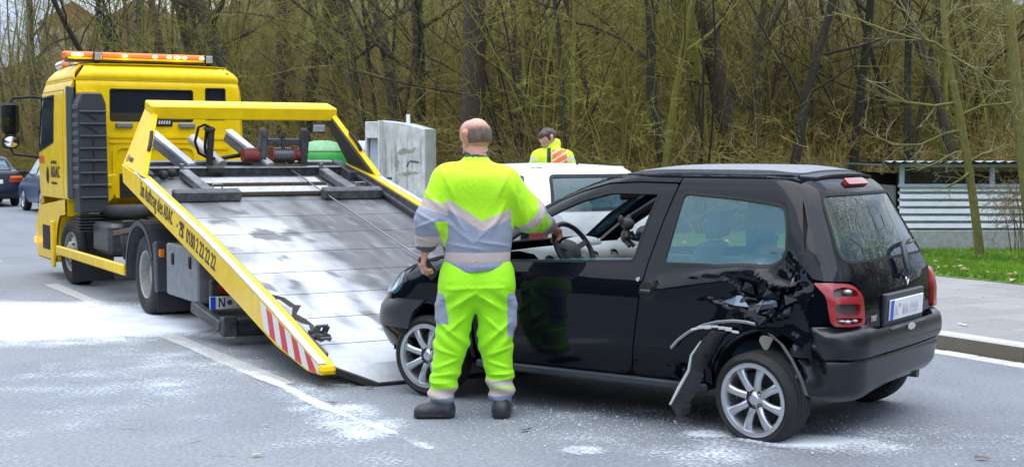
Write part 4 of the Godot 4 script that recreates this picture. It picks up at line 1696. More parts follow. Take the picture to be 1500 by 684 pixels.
	# rear quarter: from the seam of the hatch round the light, down to the arch and along the sill
	var q := [0.635, 1.387, 0.635, 1.428, 0.30, 1.432, -0.05, 1.428, -0.115, 1.37, -0.165, 1.15, -0.222, 0.94, -0.225, 0.885, -0.262, 0.86, -0.27, 0.62, -0.30, 0.30]
	q.append_array([-0.325, 0.28])
	q.append_array(arch_r.slice(2, arch_r.size()))
	q.append_array([0.335, 0.265, 0.80, 0.265, 0.832, 0.32, 0.797, 0.55, 0.742, 0.93, 0.697, 1.15])
	var quarter := P2(q)
	var q_hole := soft(P2([0.605, 1.342, 0.630, 1.13, 0.655, 0.925, 0.3, 0.93, -0.05, 0.955, -0.105, 1.0, -0.085, 1.16, -0.055, 1.262, 0.0, 1.288, 0.25, 1.318]), 0.045, 4)
	var arch_f := [2.02, 0.28]
	for k in 13:
		var a := PI * (k / 12.0) * 0.93
		arch_f.append_array([2.347 - 0.33 * cos(a), 0.27 + 0.33 * sin(a)])
	var fe := [1.985, 0.268, 1.985, 0.95, 2.05, 0.965, 2.17, 0.94, 2.42, 0.885, 2.60, 0.825, 2.66, 0.76, 2.66, 0.60]
	var fa := P2(arch_f)
	for k in range(fa.size() - 1, -1, -1):
		fe.append_array([fa[k].x, fa[k].y])
	var fender := P2(fe)
	var rail := P2([0.64, 1.391, 0.9, 1.393, 1.11, 1.383, 1.31, 1.330, 1.46, 1.273, 1.73, 1.130, 1.985, 0.962, 2.06, 0.972, 1.82, 1.14, 1.56, 1.285, 1.41, 1.355, 1.24, 1.405, 1.10, 1.428, 0.64, 1.428])
	for sd in 2:
		var f: Callable = L if sd == 0 else R
		var dn := MB.new()
		panel(dn, f, door, 0.06, [door_hole], 0.0, 0.03, core, 0.003)
		var d := put("door", dn, M.black_paint, t)
		var qn := MB.new()
		panel(qn, f, quarter, 0.017 if sd == 0 else 0.08, [q_hole], 0.0, 0.03, core, 0.002)
		var qp := put("rear_quarter_panel", qn, M.black_paint, t)
		if sd == 0:
			qp.set_meta("label", "crushed and creased left rear quarter panel")
		var fn := MB.new()
		panel(fn, f, fender, 0.06, [], 0.0, 0.03, core, 0.002)
		put("front_fender", fn, M.black_paint, t)
		var rn := MB.new()
		panel(rn, f, rail, 0.05, [], 0.0, 0.03, core, 0.001)
		put("roof_pillar", rn, M.black_paint, t)
		# rubber seals and glass
		var sl := MB.new()
		panel(sl, f, q_hole, 0.05, [Geometry2D.offset_polygon(q_hole, -0.016)[0]], 0.002, 0.02, core)
		var dh2: PackedVector2Array = Geometry2D.offset_polygon(door_hole, -0.014)[0]
		panel(sl, f, door_hole, 0.05, [dh2], 0.002, 0.02, core)
		put("window_seal", sl, M.black, t)
		var gl := MB.new()
		panel(gl, f, q_hole, 0.06, [], -0.006, 0.0, core)
		put("quarter_window", gl, M.glass, t)
		if sd == 1:
			gl = MB.new()
			panel(gl, f, door_hole, 0.06, [], -0.006, 0.0, core)
			put("door_window", gl, M.glass, t)
		else:
			gl = MB.new()
			panel(gl, f, P2([0.85, 0.915, 1.2, 0.90, 1.86, 0.88, 1.86, 0.905, 1.2, 0.948, 0.85, 0.965]), 0.06, [], -0.03, 0.004, core)
			put("lowered_window", gl, M.glass, t)
		# handle: a round recess in the shut line with a lever
		var hp: Vector3 = f.call(0.715, 0.775)
		var s1 := -1.0 if sd == 0 else 1.0
		var hm := MB.new()
		hm.lathe([Vector2(0.0, 0.004), Vector2(0.052, 0.004), Vector2(0.058, 0.001), Vector2(0.060, -0.004)], 26, hp, Basis(Vector3(1, 0, 0), Vector3(0, s1, 0), Vector3(0, 0, s1)))
		var hd := put("door_handle", hm, M.black, d)
		var lv := MB.new()
		lv.box(hp + Vector3(0.01, 0.0, s1 * 0.010), Vector3(0.07, 0.022, 0.016), 0.006)
		put("handle_lever", lv, M.bumper, d)
		var lk := MB.new()
		var lp: Vector3 = f.call(0.79, 0.838)
		lk.lathe([Vector2(0, 0.006), Vector2(0.012, 0.006), Vector2(0.014, 0.0)], 14, lp, Basis(Vector3(1, 0, 0), Vector3(0, s1, 0), Vector3(0, 0, s1)))
		put("lock", lk, M.chrome, d)
		# sill strip
		var sp := MB.new()
		sp.box(Vector3(1.17, 0.245, s1 * 0.735), Vector3(1.62, 0.05, 0.05), 0.012)
		put("sill", sp, M.bumper, t)
		# wheel houses
		for ax in [0.0, 2.347]:
			var wh := MB.new()
			wh.lathe([Vector2(0.325, -0.13), Vector2(0.325, 0.16), Vector2(0.10, 0.17)], 18, Vector3(ax, 0.27, s1 * 0.60), Basis(), PI)
			put("wheel_house", wh, M.black, t)
	# bonnet, windscreen, hatch
	var bn := MB.new()
	panel(bn, FR, P2([-0.715, 0.90, -0.735, 0.82, -0.66, 0.765, 0.66, 0.765, 0.735, 0.82, 0.715, 0.90, 0.70, 0.95, -0.70, 0.95]), 0.05, [], 0.0, 0.02, core)
	put("bonnet", bn, M.black_paint, t)
	var nose := MB.new()
	panel(nose, FR, P2([-1.05, 0.60, 1.05, 0.60, 1.05, 0.63, 0.735, 0.818, 0.66, 0.762, -0.66, 0.762, -0.735, 0.818, -1.05, 0.63]), 0.05, [], 0.0, 0.02, core)
	put("nose_panel", nose, M.black_paint, t)
	for s in [-1.0, 1.0]:
		var hl := MB.new()
		panel(hl, FR, soft(P2([s * 0.45, 0.64, s * 0.86, 0.64, s * 0.88, 0.70, s * 0.74, 0.79, s * 0.48, 0.75]), 0.06), 0.04, [], 0.006, 0.01, core)
		put("headlight", hl, M.glass, t)
		var hb := MB.new()
		panel(hb, FR, soft(P2([s * 0.46, 0.65, s * 0.84, 0.65, s * 0.74, 0.77, s * 0.49, 0.74]), 0.06), 0.05, [], 0.002, 0.0, core)
		put("headlight_bowl", hb, M.chrome, t)
	var ws := MB.new()
	panel(ws, FR, P2([-0.70, 0.975, 0.70, 0.975, 0.62, 1.12, 0.53, 1.28, 0.48, 1.40, -0.48, 1.40, -0.53, 1.28, -0.62, 1.12]), 0.06, [], -0.004, 0.0, core)
	put("windscreen", ws, M.glass, t)
	var hood_gap := MB.new()
	panel(hood_gap, FR, P2([-0.70, 0.945, 0.70, 0.945, 0.70, 0.98, -0.70, 0.98]), 0.05, [], -0.008, 0.01, core)
	put("scuttle", hood_gap, M.black, t)
	# tailgate
	var hatch := P2([-0.57, 1.385, -0.67, 1.17, -0.835, 0.945, -0.83, 0.89, -0.60, 0.875, -0.53, 0.83, -0.50, 0.64, -0.44, 0.605, 0.44, 0.605, 0.50, 0.64, 0.53, 0.83, 0.60, 0.875, 0.83, 0.89, 0.835, 0.945, 0.67, 1.17, 0.57, 1.385, 0.45, 1.425, -0.45, 1.425])
	var rw := soft(P2([-0.50, 1.338, 0.50, 1.338, 0.615, 1.0, 0.56, 0.965, -0.56, 0.965, -0.615, 1.0]), 0.06, 5)
	var hm := MB.new()
	panel(hm, RE, hatch, 0.035, [rw], 0.0, 0.03, core, 0.002)
	var tg := put("tailgate", hm, M.black_paint, t)
	var rs := MB.new()
	panel(rs, RE, rw, 0.05, [Geometry2D.offset_polygon(rw, -0.014)[0]], 0.002, 0.02, core)
	put("window_seal", rs, M.black, tg)
	var rg := MB.new()
	panel(rg, RE, rw, 0.06, [], -0.005, 0.0, core)
	put("rear_window", rg, glass_mat(Color(0.02, 0.06, 0.07), 0.45), tg)
	for s in [-1.0, 1.0]:
		var pf := MB.new()
		panel(pf, RE, P2([s * 0.52, 1.40, s * 0.64, 1.17, s * 0.66, 1.0, s * 0.64, 0.90, s * 0.96, 0.90, s * 0.93, 0.97, s * 0.80, 1.17, s * 0.68, 1.40]), 0.05, [], -0.030, 0.0, core)
		put("pillar_filler", pf, M.black, t)
	# wiper: a bent arm and blade
	var wp := MB.new()
	var w0: Vector3 = w.rear(0.06, 0.87) + Vector3(-0.02, 0, 0)
	wp.tube([w0, w0 + Vector3(-0.022, 0.02, 0), w.rear(0.07, 0.94) + Vector3(-0.045, 0, 0), w.rear(0.09, 1.0) + Vector3(-0.05, 0.01, 0), w.rear(0.13, 1.035) + Vector3(-0.045, 0, 0), w.rear(0.24, 1.05) + Vector3(-0.03, 0, 0), w.rear(0.37, 1.055) + Vector3(-0.022, 0, 0)], [0.020, 0.021, 0.019, 0.018, 0.015, 0.011, 0.007], 8)
	wp.tube([w.rear(0.16, 1.03) + Vector3(-0.014, 0, 0), w.rear(0.5, 1.04) + Vector3(-0.014, 0, 0)], 0.007, 6)
	put("wiper", wp, M.bumper, tg)
	var em := MB.new()
	var ep: Vector3 = w.rear(0.10, 0.842) + Vector3(-0.008, 0, 0)
	for k in 4:
		var a := [Vector3(0, 0.035, 0), Vector3(0, 0, 0.022), Vector3(0, -0.035, 0), Vector3(0, 0, -0.022)]
		em.bar(ep + a[k], ep + a[(k + 1) % 4], 0.008, 0.008, 0.002, Vector3(1, 0, 0))
	put("emblem", em, M.chrome, tg)
	var bl := MB.new()
	panel(bl, RE, soft(P2([-0.15, 1.372, 0.15, 1.372, 0.14, 1.402, -0.14, 1.402]), 0.012), 0.03, [], 0.020, 0.03, core)
	put("brake_light", bl, M.red_lens, tg)
	# number plate in its trough
	var px := w.rear(0.0, 0.70).x - 0.012
	var pb := Basis(Vector3(0, 0, 1), 0.06)
	var trough := MB.new()
	trough.box(Vector3(px + 0.012, 0.695, 0), Vector3(0.03, 0.19, 0.60), 0.008, pb)
	put("plate_trough", trough, M.bumper, tg)
	var lamp := MB.new()
	lamp.box(Vector3(px - 0.012, 0.595, 0.0), Vector3(0.035, 0.022, 0.58), 0.008, pb)
	put("plate_ledge", lamp, M.black_paint, tg)
	var pl := MB.new()
	pl.box(Vector3(px - 0.010, 0.695, 0.0), Vector3(0.012, 0.115, 0.52), 0.004, pb)
	var plate := put("number_plate", pl, M.plate, tg)
	pl = MB.new()
	pl.box(Vector3(px - 0.0175, 0.695, -0.238), Vector3(0.003, 0.113, 0.042), 0.001, pb)
	put("blue_band", pl, M.plate_blue, plate)
	# the plate is blurred in the photograph: pale grey shapes
	var face := Basis(Vector3(0, 0, 1), Vector3(0, 1, 0), Vector3(-1, 0, 0))
	write("N", 0.072, 0.001, Transform3D(face, Vector3(px - 0.017, 0.695, -0.20)), mat(Color(0.52, 0.53, 0.56), 0.5), plate, "lettering", 0.8)
	write("MG 9999", 0.072, 0.001, Transform3D(face, Vector3(px - 0.017, 0.695, -0.08)), mat(Color(0.52, 0.53, 0.56), 0.5), plate, "lettering", 0.62)
	var se := MB.new()
	se.lathe([Vector2(0, 0.002), Vector2(0.017, 0.002), Vector2(0.017, 0)], 14, Vector3(px - 0.016, 0.72, -0.118), face)
	put("seal", se, mat(Color(0.62, 0.30, 0.32), 0.5), plate)
	# model badges: small bright letters on the lower left and right of the hatch
	var bp: Vector3 = w.rear(-0.46, 0.665)
	write("TWINGO", 0.030, 0.004, Transform3D(face, bp + Vector3(-0.004, 0, 0.015)), mat(Color(0.42, 0.43, 0.45), 0.3), tg, "badge", 0.9)
	bp = w.rear(0.34, 0.70)
	write("1.2", 0.026, 0.003, Transform3D(face, bp + Vector3(-0.004, 0, 0)), mat(Color(0.09, 0.09, 0.1), 0.4), tg, "badge", 0.95)
	# lights
	for s in [-1.0, 1.0]:
		var outl := soft(P2([s * 0.545, 0.70, s * 0.56, 0.80, s * 0.63, 0.86, s * 0.76, 0.875, s * 0.845, 0.865, s * 0.80, 0.83, s * 0.79, 0.74, s * 0.775, 0.645, s * 0.54, 0.645]), 0.03, 4)
		var holes := []
		if s < 0.0:
			holes = [soft(P2([-0.60, 0.795, -0.615, 0.83, -0.68, 0.848, -0.745, 0.84, -0.76, 0.80]), 0.02), soft(P2([-0.59, 0.76, -0.755, 0.765, -0.75, 0.715, -0.60, 0.70]), 0.02), soft(P2([-0.575, 0.685, -0.575, 0.66, -0.745, 0.66, -0.755, 0.695, -0.66, 0.69]), 0.012)]
		var lm := MB.new()
		panel(lm, RE, outl, 0.03, holes, 0.016, 0.03, core)
		var rl := put("rear_light", lm, M.red_lens, t)
		rl.set_meta("label", "smashed left rear light with holes in its red lens" if s < 0 else "red right rear light, whole")
		if s < 0.0:
			var inn := MB.new()
			panel(inn, RE, soft(P2([-0.56, 0.67, -0.60, 0.845, -0.76, 0.855, -0.77, 0.655]), 0.02), 0.03, [], -0.012, 0.0, core)
			put("lamp_bowl", inn, mat(Color(0.12, 0.10, 0.10), 0.3, 0.5), rl)
			for hh in [[-0.665, 0.826, 0.020], [-0.645, 0.675, 0.013], [-0.69, 0.672, 0.017], [-0.725, 0.675, 0.012]]:
				var sh := MB.new()
				var cpt: Vector3 = w.rear(hh[0], hh[1])
				sh.ball(cpt + Vector3(0.0, 0, 0.0), Vector3(0.03, hh[2] * 0.75, hh[2] * 1.2), 9, 6)
				put("broken_bulb_shell", sh, mat(Color(0.40, 0.38, 0.40), 0.25, 0.5), rl)
	# rear bumper on a wall of its own
	var bw := Wall.new()
	bw.W = P2([0.26, 0.72, 0.33, 0.775, 0.40, 0.790, 0.455, 0.800, 0.465, 0.796, 0.475, 0.806, 0.53, 0.815, 0.58, 0.812, 0.615, 0.800, 0.64, 0.785])
	bw.XR = P2([0.26, -0.42, 0.33, -0.470, 0.40, -0.478, 0.455, -0.484, 0.465, -0.476, 0.475, -0.490, 0.53, -0.502, 0.58, -0.498, 0.615, -0.484, 0.64, -0.446])
	bw.XF = P2([0.2, 3.0, 0.7, 3.0])
	bw.RR = P2([0.2, 0.26, 0.7, 0.26])
	bw.RF = P2([0.2, 0.3, 0.7, 0.3])
	bw.bow_r = 0.03
	bw.dent = func(p: Vector3, x: float, y: float, sg: float) -> Vector3:
		var o := Vector3()
		if sg < 0.0:
			var g := gauss(x, y, -0.22, 0.50, 0.16, 0.14)
			o.z += g * (0.03 + 0.10 * absf(nz.get_noise_2d(x * 1.6, y * 1.6)))
			# the low corner has torn loose and hangs
			o.y -= 0.055 * gauss(x, y, -0.40, 0.30, 0.30, 0.10)
		return o
	var BR := func(z: float, y: float) -> Vector3: return bw.rear(z, y)
	var up := MB.new()
	panel(up, BR, P2([-1.06, 0.47, 1.10, 0.47, 1.10, 0.64, 0.50, 0.64, 0.44, 0.612, -0.44, 0.612, -0.50, 0.64, -0.86, 0.64, -1.02, 0.60]), 0.03, [], 0.0, 0.05, core)
	var rb := put("rear_bumper", up, mat(Color(0.013, 0.016, 0.021), 0.27), t)
	var lo := MB.new()
	panel(lo, BR, P2([-0.86, 0.285, 1.12, 0.275, 1.12, 0.462, -0.97, 0.462, -0.93, 0.38]), 0.03, [], -0.004, 0.04, core)
	put("lower_bumper", lo, mat(Color(0.012, 0.014, 0.018), 0.22), rb)
	var ey := MB.new()
	ey.lathe([Vector2(0, 0.006), Vector2(0.03, 0.005), Vector2(0.034, 0)], 16, bw.rear(0.02, 0.585) + Vector3(-0.004, 0, 0), Basis(Vector3(0, 0, 1) * 1.7, Vector3(0, 0.6, 0), Vector3(-1, 0, 0)))
	put("tow_eye_cover", ey, mat(Color(0.45, 0.47, 0.48), 0.3), rb)
	# front bumper
	var fw := Wall.new()
	fw.W = P2([0.2, 0.74, 0.3, 0.79, 0.45, 0.825, 0.60, 0.815])
	fw.XR = P2([0.2, -0.5, 0.7, -0.5])
	fw.XF = P2([0.2, 2.74, 0.3, 2.85, 0.45, 2.90, 0.54, 2.89, 0.62, 2.82])
	fw.RR = P2([0.2, 0.3, 0.7, 0.3])
	fw.RF = P2([0.2, 0.40, 0.7, 0.40])
	var FB := func(z: float, y: float) -> Vector3: return fw.front(z, y)
	var fbm := MB.new()
	panel(fbm, FB, P2([-1.08, 0.43, -1.12, 0.62, 1.12, 0.62, 1.08, 0.43]), 0.05, [], 0.0, 0.04, core)
	var fb := put("front_bumper", fbm, M.bumper, t)
	var fl := MB.new()
	panel(fl, FB, P2([-1.0, 0.22, -1.06, 0.425, 1.06, 0.425, 1.0, 0.22]), 0.05, [], -0.006, 0.04, core)
	put("front_apron", fl, M.black_paint, fb)
	# roof and soft top
	var roof := func(x: float, z: float) -> Vector3:
		var u := clampf((x - 0.45) / 0.62, -1.0, 1.0)
		var ed := 1.425 - 0.035 * smoothstep(0.8, 1.35, x) - 0.028 * smoothstep(0.15, -0.2, x)
		return Vector3(x, ed + 0.048 * (1.0 - pow(absf(z) / 0.56, 2.4)) * (1.0 - 0.5 * pow(absf(u), 3.0)), z)
	var rp := MB.new()
	panel(rp, roof, P2([-0.115, -0.42, -0.09, -0.51, 0.1, -0.535, 0.8, -0.535, 1.05, -0.515, 1.20, -0.46, 1.24, 0.0, 1.20, 0.46, 1.05, 0.515, 0.8, 0.535, 0.1, 0.535, -0.09, 0.51, -0.115, 0.42, -0.15, 0.0]), 0.06, [], 0.0, 0.03, Vector3(0.6, 0.8, 0))
	var rfp := put("roof", rp, M.black_paint, t)
	var stp := MB.new()
	panel(stp, roof, soft(P2([0.0, -0.44, 0.98, -0.44, 1.06, -0.40, 1.06, 0.40, 0.98, 0.44, 0.0, 0.44, -0.05, 0.38, -0.05, -0.38]), 0.06), 0.06, [], 0.020, 0.03, Vector3(0.6, 0.8, 0))
	put("soft_top", stp, rough_mat(Color(0.18, 0.19, 0.21), Color(0.25, 0.26, 0.28), Vector3(2, 2, 2), 0.55), rfp)
	for z in [-0.46, 0.46]:
		var gr := MB.new()
		gr.bar(roof.call(-0.02, z) + Vector3(0, 0.012, 0), roof.call(1.05, z) + Vector3(0, 0.012, 0), 0.022, 0.018, 0.005)
		put("roof_rail", gr, M.bumper, rfp)
	var spo := MB.new()
	panel(spo, roof, P2([-0.13, -0.40, -0.06, -0.46, -0.03, -0.42, -0.03, 0.42, -0.06, 0.46, -0.13, 0.40]), 0.05, [], 0.012, 0.014, Vector3(0.6, 0.8, 0))
	put("rear_lip", spo, M.bumper, rfp)
	# underside
	var ub := MB.new()
	ub.box(Vector3(1.17, 0.24, 0), Vector3(2.9, 0.08, 1.02), 0.02)
	ub.box(Vector3(1.17, 0.26, 0), Vector3(1.55, 0.10, 1.40), 0.02)
	put("floor_pan", ub, M.black, t)
	var ex := MB.new()
	ex.tube([Vector3(-0.46, 0.27, 0.34), Vector3(0.1, 0.27, 0.34)], 0.028, 10)
	ex.ball(Vector3(-0.18, 0.29, 0.25), Vector3(0.12, 0.09, 0.24), 12, 8)
	put("exhaust", ex, M.dull_steel, t)
	var axl := MB.new()
	axl.tube([Vector3(0.0, 0.26, -0.62), Vector3(0.0, 0.26, 0.62)], 0.04, 8)
	put("rear_axle", axl, M.black, t)
	# inside
	cabin(t)
	# mirrors
	for s in [1.0, -1.0]:
		if s < 0.0:
			continue
		var mm := MB.new()
		mm.ball(Vector3(1.70, 0.985, s * 0.86), Vector3(0.055, 0.062, 0.095), 16, 10)
		mm.bar(Vector3(1.72, 0.95, s * 0.74), Vector3(1.71, 0.965, s * 0.82), 0.05, 0.04)
		var mo := put("door_mirror", mm, M.black_paint, t)
		var mg := MB.new()
		mg.lathe([Vector2(0, 0.0), Vector2(0.07, 0.0), Vector2(0.074, -0.006)], 20, Vector3(1.648, 0.985, s * 0.86), Basis(Vector3(0, 0, 1) * 1.15, Vector3(0, 0.8, 0), Vector3(-1, 0, 0)))
		put("mirror_glass", mg, mat(Color(0.5, 0.55, 0.52), 0.02, 1.0), mo)
	# wheels
	car_wheel(t, "wheel", Vector3(0.025, 0.232, -0.735), 0.258, 0.205, 0.196, 8, 0, false, -0.13, -0.06)
	car_wheel(t, "wheel", Vector3(0.0, 0.262, 0.715), 0.262, 0.175, 0.198, 8, 0, true)
	car_wheel(t, "wheel", Vector3(2.347, 0.262, -0.715), 0.262, 0.175, 0.198, 8, 0, false, 0.03)
	car_wheel(t, "wheel", Vector3(2.347, 0.262, 0.715), 0.262, 0.175, 0.198, 8, 0, true)
	wreckage(t, w)

func cabin(t: Node3D) -> void:
	var pale := rough_mat(Color(0.34, 0.38, 0.38), Color(0.46, 0.50, 0.50), Vector3(2, 2, 2), 0.5)
	var seatm := rough_mat(Color(0.02, 0.05, 0.09), Color(0.06, 0.11, 0.17), Vector3(3, 3, 3), 0.9)
	# dashboard: one swept section
	var rows := []
	for i in 9:
		var z := lerpf(-0.66, 0.66, i / 8.0)
		var b := 0.05 * (1.0 - pow(absf(z) / 0.66, 2.0))
		var row := PackedVector3Array()
		for p in [[2.05, 0.90], [1.90, 0.935], [1.72, 0.955], [1.60, 0.94], [1.55, 0.90], [1.54, 0.84], [1.56, 0.74], [1.62, 0.62], [1.75, 0.55]]:
			row.append(Vector3(p[0] - b, p[1] + b * 0.3, z))
		rows.append(row)
	var d := MB.new()
	d.grid(rows, false, Vector3(1.9, 0.7, 0))
	var dash := put("dashboard", d, pale, t)
	var pod := MB.new()
	pod.ball(Vector3(1.68, 0.965, 0.0), Vector3(0.10, 0.05, 0.20), 16, 8)
	put("instrument_pod", pod, pale, dash)
	for z in [-0.60, -0.12, 0.12, 0.58]:
		var v := MB.new()
		v.lathe([Vector2(0, 0), Vector2(0.03, 0), Vector2(0.045, 0.006), Vector2(0.05, -0.01)], 16, Vector3(1.498 + 0.04 * absf(z), 0.885, z), Basis(Vector3(0, 0, 1), Vector3(0, 1, 0), Vector3(-1, 0, 0)))
		put("air_vent", v, M.black, dash)
	# steering wheel and its column
	var c := Vector3(1.50, 0.955, -0.36)
	var ax := Vector3(-0.86, 0.51, 0).normalized()
	var u := Vector3(0, 0, 1)
	var v2 := ax.cross(u)
	var ring := []
	for k in 33:
		var a := TAU * k / 32.0
		ring.append(c + u * cos(a) * 0.182 + v2 * sin(a) * 0.182)
	var sw := MB.new()
	sw.tube(ring, 0.0165, 10, false)
	var st := put("steering_wheel", sw, mat(Color(0.012, 0.014, 0.017), 0.5), t)
	var hb := MB.new()
	hb.lathe([Vector2(0, 0.03), Vector2(0.06, 0.025), Vector2(0.085, 0.0), Vector2(0.08, -0.04)], 22, c - ax * 0.02, Basis(u, v2, u.cross(v2) * signf(u.cross(v2).dot(ax))))
	for a in [0.25, PI - 0.25, -0.9, PI + 0.9]:
		hb.bar(c - ax * 0.012 + (u * cos(a) + v2 * sin(a)) * 0.06, c + (u * cos(a) + v2 * sin(a)) * 0.178, 0.035, 0.016, 0.004, ax)
	put("airbag_hub", hb, mat(Color(0.05, 0.06, 0.065), 0.55), st)
	var col := MB.new()
	col.tube([c - ax * 0.04, c - ax * 0.26], 0.045, 10)
	col.bar(c - ax * 0.09, c - ax * 0.09 + Vector3(0, 0, -0.16), 0.014, 0.014)
	put("steering_column", col, M.black, t)
	# seats
	for z in [-0.36, 0.36]:
		var s := MB.new()
		var rr := []
		for i in 7:
			var k := i / 6.0
			var row := PackedVector3Array()
			for q in 12:
				var a := TAU * q / 12.0
				row.append(Vector3(0.80 - k * 0.26 + cos(a) * 0.075 * (1.0 - 0.35 * k), 0.42 + k * 0.60, z + sin(a) * (0.23 - 0.06 * k * k)))
			rr.append(row)
		s.grid(rr, true, Vector3(0.66, 0.7, z))
		s.ball(Vector3(0.53, 1.02, z), Vector3(0.06, 0.03, 0.165), 12, 6)
		s.box(Vector3(1.02, 0.40, z), Vector3(0.52, 0.16, 0.46), 0.06)
		var seat := put("front_seat", s, seatm, t)
		var hr := MB.new()
		hr.box(Vector3(0.49, 1.14, z), Vector3(0.09, 0.17, 0.25), 0.04, Basis(Vector3(0, 0, 1), 0.4))
		hr.tube([Vector3(0.53, 1.0, z - 0.06), Vector3(0.50, 1.1, z - 0.06)], 0.007, 6)
		hr.tube([Vector3(0.53, 1.0, z + 0.06), Vector3(0.50, 1.1, z + 0.06)], 0.007, 6)
		put("headrest", hr, seatm, seat)
	var rs := MB.new()
	rs.box(Vector3(0.05, 0.74, 0), Vector3(0.14, 0.48, 1.16), 0.06, Basis(Vector3(0, 0, 1), 0.28))
	rs.box(Vector3(0.25, 0.44, 0), Vector3(0.44, 0.14, 1.16), 0.05)
	var rear := put("rear_seat", rs, seatm, t)
	for z in [-0.32, 0.32]:
		var hr := MB.new()
		hr.box(Vector3(-0.05, 1.02, z), Vector3(0.07, 0.13, 0.24), 0.03, Basis(Vector3(0, 0, 1), 0.28))
		put("headrest", hr, seatm, rear)
	for s in [-1.0, 1.0]:
		var tr := MB.new()
		tr.box(Vector3(1.35, 0.66, s * 0.70), Vector3(1.15, 0.42, 0.03), 0.01)
		put("door_trim", tr, mat(Color(0.05, 0.07, 0.08), 0.8), t)
	var rm := MB.new()
	rm.box(Vector3(1.32, 1.29, 0.0), Vector3(0.03, 0.06, 0.20), 0.012)
	put("inner_mirror", rm, M.black, t)
	for z in [-0.30, 0.30]:
		var vs := MB.new()
		vs.box(Vector3(1.22, 1.345, z), Vector3(0.17, 0.018, 0.40), 0.006, Basis(Vector3(0, 0, 1), -0.45))
		put("sun_visor", vs, mat(Color(0.05, 0.055, 0.06), 0.8), t)
	var sh := MB.new()
	sh.box(Vector3(-0.16, 0.90, 0), Vector3(0.30, 0.02, 1.10), 0.005)
	put("parcel_shelf", sh, M.plastic, t)

